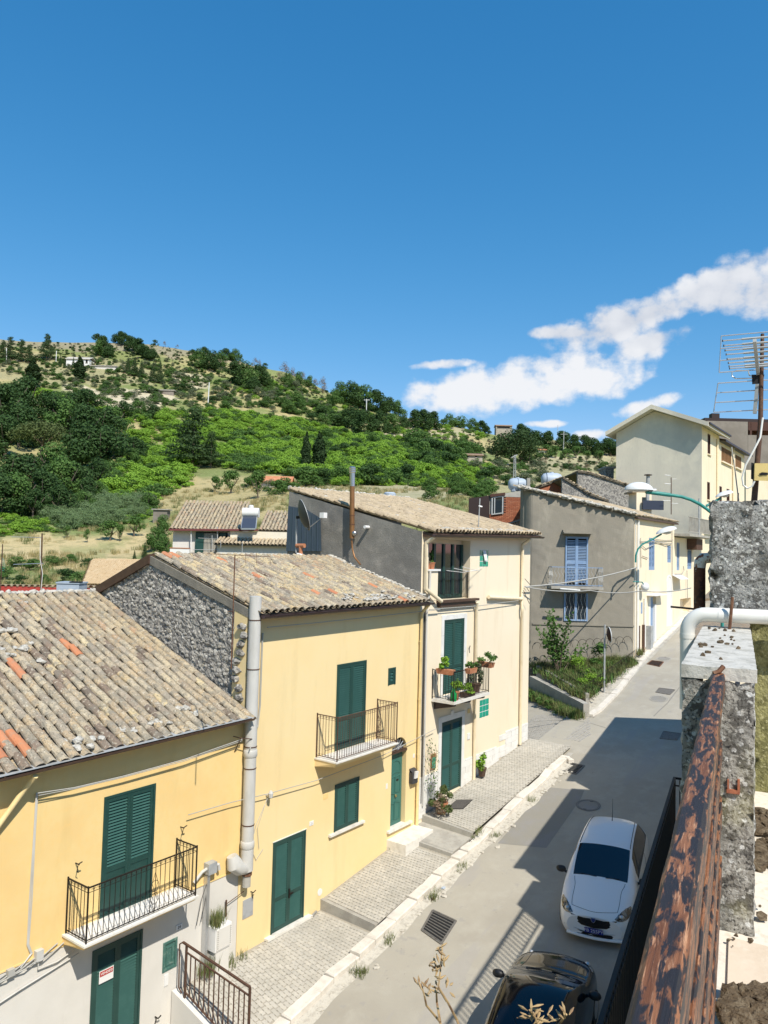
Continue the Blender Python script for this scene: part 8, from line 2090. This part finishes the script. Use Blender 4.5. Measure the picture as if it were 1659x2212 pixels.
for x,y,h,k in((1125,955,40,'oak'),(1145,960,40,'oak'),(1165,962,36,'oak'),(1185,965,34,'oak'),(1215,972,42,'oak'),(1240,975,36,'oak'),(1262,980,40,'oak'),(1285,982,42,'oak'),(1308,984,42,'oak'),(1325,985,44,'oak')):tree(x,y,h,k,'dark oak in the wood along the skyline left of the tall house',1.15,'oaks along the skyline left of the tall house',False)
for x,y,h in((1180,985,24),(1200,990,26),(1220,995,24),(1245,990,26),(1268,998,24),(1295,1000,26),(1140,1000,30),(1165,1002,22),(1075,990,26)):tree(x,y,h,'fruit','small green orchard tree on the dry terraces before the skyline wood',1.1,'orchard trees on the dry terraces')
# the dark grove at the left
grove=[(25,900,88),(60,895,80),(8,930,100),(110,915,70),(150,905,66),(185,910,72),(140,950,84),(180,965,90),(215,950,78),(245,935,60),(40,965,90),(10,990,95),(175,1010,96),(215,1010,96),(245,990,80),(290,1000,56),(110,1050,90),(60,1060,92),(15,1065,96),(140,1075,84),(90,1100,84),(40,1110,88),(5,1112,84),(165,1070,70),(205,1055,64),(125,1115,66),(70,1120,64),(190,1085,52),(265,905,44),(300,900,36),(330,905,34)]
for x,y,h in grove:tree(x,y,h,'oak' if trn.random()<.8 else 'mid','dark oak crowded into the big grove at the left of the valley',1.2,'oaks of the big grove at the left of the valley')
for x,y,h in((225,1040,44),(250,1050,34),(180,1100,40),(285,1010,40),(318,1105,40),(210,1078,40)):tree(x,y,h,'mid','lighter green tree at the edge of the dark grove',1.25,'lighter trees at the edge of the dark grove')
tree(318,1100,38,'olive','single silvery olive bush above the garden shed',1.25)
# orchard trees in the near field
tree(237,1168,42,'fruit','spreading fruit tree with a twisted trunk in the straw field',1.35)
tree(290,1158,40,'fruit','fruit tree with low fork at the edge of the straw field',1.2)
tree(259,1170,36,'fruit','young fruit tree between two bigger ones in the straw field',.7)
tree(188,1172,28,'fruit','tiny leaning sapling in the middle of the straw field',.6)
tree(145,1163,26,'fruit','thin young tree at the reed edge of the straw field',.9)
tree(498,1066,48,'fruit','round fruit tree on the pale field above the white house',1.1)
tree(465,1064,34,'fruit','smaller fruit tree left of the round one on the pale field',1.1)
tree(557,1078,60,'fruit','tall thin trunked tree beside the orange roofed cottage',.8)
for x,y,h,k in((600,1068,34,'bush'),(585,1060,26,'olive'),(620,1062,34,'bush'),(540,1050,30,'bush'),(645,1050,40,'bush'),(670,1050,44,'bush'),(700,1048,40,'darkbush'),(730,1045,44,'bush'),(760,1048,44,'bush'),(800,1048,50,'darkbush'),(845,1045,40,'bush'),(880,1040,40,'darkbush'),(660,1030,30,'bush')):tree(x,y,h,k,'leafy bush in the hedge between the fields and the green slope',1.3,'bushes in the hedge below the green slope',False)
for x,y,h in((350,1160,46),(338,1190,50),(312,1205,34),(352,1200,44),(290,1215,28)):tree(x,y,h,'fir' if x<320 else 'mid','bushy young tree by the gable beyond the buff roof',1.0,'young trees beyond the buff tiled roof')
for x,y,h,k in((40,1225,26,'bush'),(75,1232,26,'bush'),(110,1222,24,'bush'),(150,1218,22,'bush'),(190,1225,22,'darkbush'),(140,1260,34,'darkbush'),(175,1262,30,'bush'),(205,1255,30,'darkbush'),(40,1265,26,'darkbush'),(10,1250,30,'bush'),(90,1262,22,'bush'),(225,1240,26,'darkbush')):tree(x,y,h,k,'low dark bush behind the red parapet',1.6,'low bushes behind the red parapet',False)
# terraces, right valley: scattered bushes by region (kind mix, count, size range)
REG=[([(360,810),(560,850),(640,850),(700,880),(700,905),(450,880),(300,860)],70,('olive','olive','bush','darkbush'),(9,20),'small olive or bush on the terraced slope under the ridge','olives on the terraced slope'),
([(100,800),(330,835),(360,880),(250,890),(120,860)],26,('olive','bush','darkbush'),(8,16),'small bush on the sandy slope below the hill villa','bushes on the sandy slope'),
([(600,860),(740,890),(740,930),(640,905),(560,880)],22,('bush','mid','darkbush'),(14,30),'bush between the olive terraces and the big grove','bushes beside the big grove'),
([(860,950),(1010,970),(1040,1010),(1000,1030),(880,1010)],34,('bush','mid','darkbush','bush'),(20,44),'leafy bush or tree in the green hollow by the stone farmhouse','greenery in the hollow by the stone farmhouse'),
([(1030,1010),(1180,1010),(1180,1060),(1000,1060)],18,('bush','olive','darkbush'),(12,34),'bush on the dry ground behind the water tanks','bushes behind the water tanks'),
([(900,1040),(1060,1050),(1060,1090),(930,1080)],12,('bush','mid'),(18,36),'bush just beyond the cream house roof','bushes beyond the cream house roof'),
([(700,935),(870,945),(960,960),(900,1000),(700,990)],26,('bush','mid','darkbush'),(16,34),'bush breaking the bright green slope below the big grove','bushes on the slope below the big grove')]
for poly,n,kinds,(h0,h1),lab,grp in REG:
 xs_,ys_=[p[0] for p in poly],[p[1] for p in poly];k=0;tries=0
 while k<n and tries<4000:
  tries+=1;x,y=trn.uniform(min(xs_),max(xs_)),trn.uniform(min(ys_),max(ys_))
  if inpoly((x,y),poly):tree(x,y,trn.uniform(h0,h1),trn.choice(kinds),lab,trn.uniform(1.0,1.6),grp,False);k+=1
# ---- uncountable scrub, reeds and grass: instanced by geometry nodes
def scatter(name,pts,meshes,label=None):
 """pts: (x,y,z,rot,sx,sz)"""
 col=bpy.data.collections.new(name+'_source')
 for i,m_ in enumerate(meshes):col.objects.link(bpy.data.objects.new(name+'_piece',m_))
 me=bpy.data.meshes.new(name);me.from_pydata([p[:3] for p in pts],[],[])
 a=me.attributes.new('rz','FLOAT_VECTOR','POINT');a.data.foreach_set('vector',[c for p in pts for c in(0,0,p[3])])
 a=me.attributes.new('sc','FLOAT_VECTOR','POINT');a.data.foreach_set('vector',[c for p in pts for c in(p[4],p[4],p[5])])
 o=bpy.data.objects.new(name,me);COL.objects.link(o);o['kind']='stuff'
 ng=bpy.data.node_groups.new(name,'GeometryNodeTree');ng.interface.new_socket('Geometry',in_out='INPUT',socket_type='NodeSocketGeometry');ng.interface.new_socket('Geometry',in_out='OUTPUT',socket_type='NodeSocketGeometry')
 n_=ng.nodes;gi,go=n_.new('NodeGroupInput'),n_.new('NodeGroupOutput');ip=n_.new('GeometryNodeInstanceOnPoints');ci=n_.new('GeometryNodeCollectionInfo');ci.inputs['Collection'].default_value=col;ci.inputs['Separate Children'].default_value=True;ci.inputs['Reset Children'].default_value=True
 ip.inputs['Pick Instance'].default_value=True
 for nm,sk in(('rz','Rotation'),('sc','Scale')):
  at_=n_.new('GeometryNodeInputNamedAttribute');at_.data_type='FLOAT_VECTOR';at_.inputs['Name'].default_value=nm;ng.links.new(at_.outputs['Attribute'],ip.inputs[sk])
 ng.links.new(gi.outputs[0],ip.inputs['Points']);ng.links.new(ci.outputs[0],ip.inputs['Instance']);ng.links.new(ip.outputs[0],go.inputs[0])
 md=o.modifiers.new('scatter','NODES');md.node_group=ng;return o
srn=random.Random(99)
def fill(poly,n,size,hz,px_range=None):
 """sample ground points whose survey position lies in poly, evenly by ground area"""
 out=[];xs_=[p[0] for p in poly];a0,a1=[YAW-math.atan((x-830)/1647) for x in(max(xs_),min(xs_))];tries=0
 while len(out)<n and tries<n*60:
  tries+=1;a=srn.uniform(a0,a1);d=math.sqrt(srn.uniform(45**2,345**2));x,y=d*math.cos(a),d*math.sin(a);z=terrain(x,y);q=proj((x,y,z))
  if not inpoly((q[0],q[1]),poly):continue
  s=srn.uniform(*size);out.append((x,y,z-.1,srn.uniform(0,6.28),s,s*srn.uniform(*hz)))
 return out
BR=[(300,905),(360,893),(450,888),(560,898),(650,912),(720,930),(800,945),(960,962),(1000,1000),(960,1040),(700,1040),(560,1022),(480,1012),(430,1005),(400,1045),(330,1080),(240,1095),(215,1080),(245,1020),(270,1000),(255,960)]
pts=fill(BR,1500,(1.6,3.6),(.6,1.0));pts+=fill([(880,1000),(1060,1010),(1060,1060),(860,1050),(700,1050),(700,1030)],260,(1.2,2.6),(.6,1.0))
pts+=fill([(60,840),(250,885),(330,900),(280,930),(100,890)],120,(1.2,2.8),(.6,1.0));pts+=fill([(560,800),(720,860),(900,915),(1060,930),(1060,950),(880,945),(700,900),(500,850)],260,(1.0,2.6),(.6,1.0))
pts+=fill([(-60,1110),(140,1125),(320,1080),(340,1100),(300,1130),(120,1150),(-60,1165)],200,(.7,1.6),(.45,.8))
scatter('green_scrub',pts,CR['scrub'])
pts=fill([(-60,740),(340,745),(560,800),(720,850),(720,890),(560,860),(330,840),(-60,800)],1500,(.6,1.7),(.4,.8))+fill([(860,905),(1340,960),(1340,1060),(900,1050)],500,(.4,1.2),(.4,.8))
pts+=fill([(1000,925),(1330,985),(1330,1050),(1000,1050),(880,1000)],220,(1.4,3.0),(.55,.9));scatter('low_scrub',pts,[CR['bush'][0],CR['olive'][0],CR['darkbush'][0],CR['dry'][0]])
UP_=[(-60,775),(330,775),(560,815),(720,860),(740,915),(560,885),(330,880),(130,860)]
pts=fill(UP_,420,(1.4,3.0),(.55,.9));scatter('slope_scrub',pts,[CR['bush'][1],CR['olive'][0],CR['olive'][1],CR['scrub'][2],CR['bush'][2]])
pts=fill([(90,1120),(150,1095),(250,1085),(325,1085),(315,1115),(260,1132),(150,1145)],230,(1.3,2.2),(.8,1.2));scatter('reed_bed',pts,CR['reed'])
tuft=[blades(40,s,.35,.5,.012,LM_['grass'],'tuft',.8) for s in range(3)]
pts=[]
for _ in range(5200):
 a=srn.uniform(R(18),R(66));d=math.sqrt(srn.uniform(40**2,135**2));x,y=d*math.cos(a),d*math.sin(a)
 if y<26:continue
 if mnoise.noise(Vector((x*.09,y*.09,3)))<-.05:continue
 s=srn.uniform(.6,1.5);pts.append((x,y,terrain(x,y),srn.uniform(0,6),s,s))
M['strawblade']=leafmat('straw blades',[(.42,.34,.17),(.5,.41,.22),(.36,.3,.13),(.28,.27,.1)]);scatter('field_grass',pts,[tuft[0],blades(40,9,.35,.45,.012,M['strawblade'],'tuft',.8),blades(40,12,.35,.4,.012,M['strawblade'],'tuft',.9)])
# ---- street weeds
pts=[]
for X,Y,n in((14.6,10.95,7),(17.9,11.0,6),(19.4,11.05,3),(15.9,11.0,3),(21.4,11.05,3),(24,11.05,2),(20.75,11.3,3),(12.7,13.2,3),(18.9,13.2,2)):
 for k in range(n):x,y=X+srn.gauss(0,.14),Y+srn.gauss(0,.07);s=srn.uniform(.2,.5);pts.append((x,y,road_z(x) if y<11.2 else pave_z(x,y,BAYS[0] if x<15.8 else BAYS[1] if x<19.5 else BAYS[3]),srn.uniform(0,6),s,s*.9))
for(x,y,z,n) in((12.1,13.15,1.56,5),(11.9,13.1,.6,5),(40.6,12.7,4.9,6)):
 for k in range(n):pts.append((x+srn.gauss(0,.1),y+srn.gauss(0,.03),z,srn.uniform(0,6),.45,.8))
scatter('street_weed',pts,tuft)
# ---- fenced garden wedge below the grey house
GD=thing('garden_bed','wedge shaped walled garden bed with low iron hoops below the grey house','garden',(35,14,3.5))
v=[(32.1,12.25),(35.4,16.4),(36.3,16.9),(39.6,13.2),(34.6,12.75)]
b=MB()
def lowwall(p,q_,zt0,zt1,w_,m_,nm):
 p,q_=Vector((*p,0)),Vector((*q_,0));d=(q_-p).normalized();n_=Vector((-d.y,d.x,0))*w_
 P=[p,q_,q_+n_,p+n_];zz=[zt0,zt1,zt1,zt0]
 obj(nm,MB().hexa([(a.x,a.y,2.2) for a in P]+[(a.x,a.y,z) for a,z in zip(P,zz)]),m_,GD)
lowwall((31.7,12.3),(35.3,16.5),3.72,4.0,-.28,M['concrete'],'outer_wall');lowwall((32.6,12.55),(36.3,16.6),4.0,4.4,-.16,M['concrete'],'inner_wall')
gz_=lambda x,y:3.75+.12*(x-32.5)
obj('soil',MB().poly([(x,y,gz_(x,y)) for x,y in((32.5,12.6),(39.9,12.8),(39.9,13.2),(36.9,17.2),(36.2,16.7))]),M['soilcrust'],GD)
b=MB();wf=MB()
for k in range(26):
 t=k/26;x=lerp(36.2,39.9,t);q_=Vector((lerp(36.6,40.0,t),lerp(16.7,12.8,t),0));
 if k%2==0:b.tube([q_+Vector((.2*math.cos(a)*-.58,.28*math.cos(a)*.8,gz_(q_.x,0)+.95+.35*math.sin(a))) for a in[j*math.pi/7 for j in range(8)]],.012,4)
obj('hoop_fence',b,M['iron'],GD,kind='stuff')
b=MB()
for(p,q_) in(((32.7,12.62),(36.2,16.5)),((32.7,12.6),(39.9,12.75))):
 L_=math.hypot(q_[0]-p[0],q_[1]-p[1]);n=int(L_/.14)
 for k in range(n+1):x,y=lerp(p[0],q_[0],k/n),lerp(p[1],q_[1],k/n);b.tube([(x,y,gz_(x,y)-.05),(x,y,gz_(x,y)+.62)],.008,4)
 for h in(.15,.55):b.beam((*p,gz_(*p)+h),(*q_,gz_(*q_)+h),.015,.015)
obj('wire_fence',b,M['iron'],GD,kind='stuff')
def small_plant(name,label,cat,p,h,w_,m_,n,size,seed,lob=10,group=None,asp=.8,base=.05):
 P,Nn=lobes_pts(mk_lobes(seed,w_,h,lob,base),n,seed,.25);S=np.random.default_rng(seed).uniform(.6,1.3,n)*size
 t=thing(name,label,cat,tuple(p),group);o=bpy.data.objects.new('foliage',cards(P,Nn,S,asp,seed,LM_[m_],'foliage'));COL.objects.link(o);o.parent=t;return t
t=thing('fig_bush','tall leafy fig bush rising from the walled garden bed','bush',(35.9,15.2,4.1));b=MB();lv=[]
r_=random.Random(5)
for k in range(11):
 a=r_.uniform(0,6.28);sp=r_.uniform(.2,1.5);h=r_.uniform(1.4,2.9) if k>2 else 3.1;pts_=[Vector((0,0,0)),Vector((math.cos(a)*sp*.4,math.sin(a)*sp*.4,h*.55)),Vector((math.cos(a)*sp,math.sin(a)*sp,h))]
 b.tube([p+Vector((35.9,15.2,4.0)) for p in pts_],[.03,.018,.006],5)
 for j in range(70):tt=r_.uniform(.35,1);v_=pts_[0].lerp(pts_[1],tt*2) if tt<.5 else pts_[1].lerp(pts_[2],tt*2-1);lv.append(v_+Vector((r_.gauss(0,.14),r_.gauss(0,.14),r_.gauss(0,.12))))
obj('branch',b,M['bark'],t,kind='stuff');lv=np.array([tuple(x) for x in lv]);nn_=np.random.default_rng(1).normal(size=lv.shape)+np.array([0,0,.8]);nn_/=np.linalg.norm(nn_,axis=1)[:,None]
o=bpy.data.objects.new('foliage',cards(lv,nn_,np.random.default_rng(2).uniform(.06,.13,len(lv)),.9,3,LM_['mid'],'foliage'));COL.objects.link(o);o.parent=t
small_plant('shrub','dense dark green shrub before the hooped fence in the garden bed','bush',(38.2,13.9,4.3),1.3,.9,'mid',900,.075,21)
small_plant('shrub','pale feathery shrub in the middle of the garden bed','bush',(36.4,14.4,4.1),1.0,.9,'bright',700,.06,22,asp=.4);small_plant('shrub','low bright shrub at the pavement side of the garden bed','bush',(34.6,13.2,3.9),.8,1.0,'bright',700,.055,23,asp=.4)
pts=[]
for _ in range(420):
 x=srn.uniform(32.8,39.6);y=srn.uniform(12.65,min(16.9,12.7+(x-32.6)*1.1,13.1+(40-x)*1.35));pts.append((x,y,gz_(x,y),srn.uniform(0,6),srn.uniform(.6,1.3),srn.uniform(.35,.95)))
for _ in range(120):t_=srn.random();pts.append((lerp(31.6,35.2,t_)+srn.gauss(0,.12),lerp(12.5,16.6,t_)+srn.gauss(0,.12),lane_z(33,14),srn.uniform(0,6),.8,.9))
scatter('garden_weed',pts,tuft+[blades(30,22,.4,.5,.02,LM_['mid'],'tuft',.9)])
for k in range(5):t_=k/5;small_plant('creeper_clump',('lowest','second lowest','middle','second highest','topmost')[k]+' leafy clump along the foot of the garden bed wall','plant',(lerp(31.9,34.9,t_)-.2,lerp(12.7,16.3,t_)+.2,lane_z(33,14.2)),.45,.5,'mid',260,.06,40+k,6,'clumps along the garden bed wall')
# ---- potted plants on and under the cream house balcony
def pot(label,p,r0,h,rect=None,m_='terracotta',name='flower_pot',group=None):
 t=thing(name,label,'flower pot',tuple(p),group)
 if rect:b=MB().hexa([(p[0]-rect[0]*.44,p[1]-rect[1]*.42,p[2]),(p[0]+rect[0]*.44,p[1]-rect[1]*.42,p[2]),(p[0]+rect[0]*.44,p[1]+rect[1]*.42,p[2]),(p[0]-rect[0]*.44,p[1]+rect[1]*.42,p[2]),(p[0]-rect[0]/2,p[1]-rect[1]/2,p[2]+h),(p[0]+rect[0]/2,p[1]-rect[1]/2,p[2]+h),(p[0]+rect[0]/2,p[1]+rect[1]/2,p[2]+h),(p[0]-rect[0]/2,p[1]+rect[1]/2,p[2]+h)])
 else:b=MB().lathe([(r0*.7,0),(r0,h*.85),(r0*1.1,h*.86),(r0*1.1,h),(r0*.9,h)],p,14)
 obj('pot',b,M[m_],t);return t
def foliage(t,p,h,w_,m_,n,size,seed,fl=None,nf=0,stretch=(1,1)):
 P,Nn=lobes_pts(mk_lobes(seed,w_,h,9,.02),n,seed,.2);P[:,0]*=stretch[0];P[:,1]*=stretch[1];off=ORG[t.name];P+=np.array(p)-np.array(off);S=np.random.default_rng(seed).uniform(.6,1.3,n)*size
 o=bpy.data.objects.new('foliage',cards(P,Nn,S,.9,seed,LM_[m_],'foliage'));COL.objects.link(o);o.parent=t
 if fl:
  r_=random.Random(seed);fp=[]
  for k in range(nf):
   c=P[r_.randrange(len(P))]*1.0;c[2]=max(c[2],np.percentile(P[:,2],70))+r_.uniform(.02,.1)
   for j in range(14):fp.append(c+np.array([r_.gauss(0,.035),r_.gauss(0,.035)-.03,r_.gauss(0,.03)]))
  fp=np.array(fp);nn_=np.random.default_rng(seed).normal(size=fp.shape);nn_/=np.linalg.norm(nn_,axis=1)[:,None];o=bpy.data.objects.new('blossom',cards(fp,nn_,np.full(len(fp),.04),1,seed,LM_[fl],'blossom'));COL.objects.link(o);o.parent=t
zt=5.29
t=pot('terracotta trough of pink geraniums on the near end of the flower balcony rail',(21.12,12.78,6.13),.1,.16,(.22,.62),name='planter');foliage(t,(21.12,12.78,6.28),.42,.26,'bright',330,.045,1,'flower_p',9,(.8,1.5))
t=pot('trough of dark red geraniums on the front of the flower balcony rail',(22.1,12.40,6.1),.1,.16,(.5,.2),name='planter');foliage(t,(22.15,12.38,6.2),.34,.26,'mid',300,.04,2,'flower_r',12,(1.3,.8))
t=pot('corner trough spilling orange red flowers over the far end of the balcony rail',(23.5,12.62,6.12),.1,.17,(.24,.6),name='planter');foliage(t,(23.55,12.55,6.2),.44,.34,'mid',380,.042,3,'flower_r',16,(1.1,1.3))
t=pot('terracotta pot of green leaves on the balcony floor by the rail',(21.5,12.62,zt),.13,.27);foliage(t,(21.55,12.62,zt+.24),.42,.26,'bright',300,.045,4)
t=pot('low trough of pale green seedlings on the balcony floor',(22.3,12.62,zt),.1,.16,(.75,.22),'gutter_br','planter');foliage(t,(22.3,12.62,zt+.14),.3,.34,'bright',360,.045,5,None,0,(1.4,.7))
t=pot('tall hanging succulent in a brown pot at the balcony far corner',(23.15,12.8,zt),.17,.3,None,'gutter_br');foliage(t,(23.15,12.75,zt+.28),.8,.28,'olive',300,.05,6)
t=thing('green_bottle','green plastic watering bottle on the near corner of the flower balcony','bottle',(21.27,12.56,zt));obj('bottle',MB().lathe([(.10,0),(.105,.02),(.105,.24),(.05,.33),(.04,.38),(.04,.40)],(21.27,12.56,zt),12),mat('green plastic',(.01,.22,.06),.25),t,smooth=True)
t=pot('small terracotta pot with a leafy sprig on the loggia parapet',(21.14,FY+.1,9.46),.11,.22);foliage(t,(21.14,FY+.1,9.66),.5,.16,'mid',160,.04,7)
t=pot('small terracotta pot of pinkish blooms beside another on the loggia parapet',(20.9,FY+.1,9.46),.09,.18);foliage(t,(20.9,FY+.1,9.62),.2,.14,'dry',120,.04,8)
t=pot('brown pot with pink geranium against the white cladding',(24.12,13.02,2.22),.15,.3,None,'gutter_br');foliage(t,(24.12,12.98,2.5),.62,.3,'bright',260,.05,9,'flower_p',4)
t=pot('terracotta tub with a large half dry bush left of the lower green door',(21.15,12.85,1.76),.2,.34);foliage(t,(21.15,12.8,1.86),.8,.46,'pineolive',900,.04,10);foliage(t,(20.95,12.72,1.86),.62,.32,'dry',400,.04,11)
t=thing('wall_vine','thin straggling vine on the cream wall by the downpipe','plant',(20.9,13.2,2.5));b=MB();r_=random.Random(2);lv=[]
for k in range(4):
 pts_=[Vector((20.85+.12*k+r_.gauss(0,.05),13.2-r_.random()*.08,2.4+j*.35)) for j in range(5)];b.tube(pts_,.006,4)
 for j in range(45):lv.append(pts_[r_.randrange(5)]+Vector((r_.gauss(0,.09),-abs(r_.gauss(0,.05)),r_.gauss(0,.15)))-Vector((20.9,13.2,2.5)))
obj('stem',b,M['bark'],t,kind='stuff');lv=np.array([tuple(x) for x in lv]);nn_=np.random.default_rng(1).normal(size=lv.shape);nn_/=np.linalg.norm(nn_,axis=1)[:,None];o=bpy.data.objects.new('foliage',cards(lv,nn_,np.full(len(lv),.03),.9,3,LM_['mid'],'foliage'));COL.objects.link(o);o.parent=t
t=thing('door_mat','dark grey door mat before the lower green door of the cream house','door mat',(22.1,12.72,2.06));P_=[(21.5,12.86),(22.2,12.9),(22.5,12.5),(21.8,12.44)];obj('mat',MB().prism([(x,y,pave_z(x,y,BAYS[3])+.002) for x,y in P_],(0,0,.02)),mat('mat bristle',(.07,.065,.06),.95,[('n',40,(.11,.1,.09),.45,.6)]),t)
obj('border',MB().prism([(lerp(22,x,1.08),lerp(12.675,y,1.08),pave_z(x,y,BAYS[3])+.001) for x,y in P_],(0,0,.008)),M['black'],t)
# ---- low wall, iron rail at the near end of the pavement; litter
LW=thing('iron_handrail','rusty brown iron railing on a low rendered wall at the near pavement end','railing',(11.2,12.3,-.4))
za,zb_=.52,.12
obj('low_wall',MB().hexa([(11.02,11.25,-2),(11.2,11.25,-2),(11.2,13.28,-2),(11.02,13.28,-2),(11.02,11.25,-.05),(11.2,11.25,-.05),(11.2,13.28,.56),(11.02,13.28,.56)]),M['white_plaster'],LW)
Nq=lambda p,X=11.11:onX(*Nz(*p),X)
tl_,tr_=Nq((1210,1192)),Nq((1620,1472));bl_=Vector((11.11,tl_.y,.54));br_=Vector((11.11,tr_.y,lerp(.56,-.05,(13.28-tr_.y)/2.03)))
obj('top_rail',MB().beam(tl_+Vector((0,.12,-.0)),tr_,.045,.035),M['iron_br'],LW);d_=Vector((0,0,.17));obj('mid_rail',MB().beam(tl_-d_,tr_-d_,.03,.025),M['iron_br'],LW);obj('bottom_rail',MB().beam(bl_+Vector((0,0,.06)),br_+Vector((0,0,.06)),.03,.025),M['iron_br'],LW)
for p,q_ in((tl_,bl_),(tr_,br_)):obj('post',MB().beam(q_-Vector((0,0,.05)),p,.04,.04,(0,1,0)),M['iron_br'],LW)
obj('wall_stay',MB().tube([tl_+Vector((0,.12,0)),tl_+Vector((-.02,.2,-.06)),bl_+Vector((-.02,.18,.1)),bl_+Vector((0,.1,0))],.016,6),M['iron_br'],LW)
for k in range(1,13):t_=k/13;obj('bar',MB().beam(bl_.lerp(br_,t_)+Vector((0,0,.06)),tl_.lerp(tr_,t_)-d_,.02,.02,(0,1,0)),M['iron_br'],LW)
t=thing('crushed_can','crushed silver can and paper lying at the step by the yellow wall','litter',(15.55,13.2,.55));obj('can',MB().tube([(15.4,13.16,.575),(15.6,13.22,.58)],.035,8),M['alu'],t);obj('paper',MB().blob((15.35,13.2,.55),(.08,.05,.02),1,2,.4),M['wood_lt'],t)
for(X,Y,lab) in((18.3,11.0,'crumpled pale blue paper in the gutter below the door step'),(17.75,10.98,'dark scrap of litter in the kerb gutter')):
 o_=obj('litter',MB().blob((X,Y,road_z(X)+.03),(.08,.05,.03),2,int(X),.5),M['tank'] if 'blue' in lab else M['gutter_dk']);tag(o_,lab,'litter')
print('plants',placed)
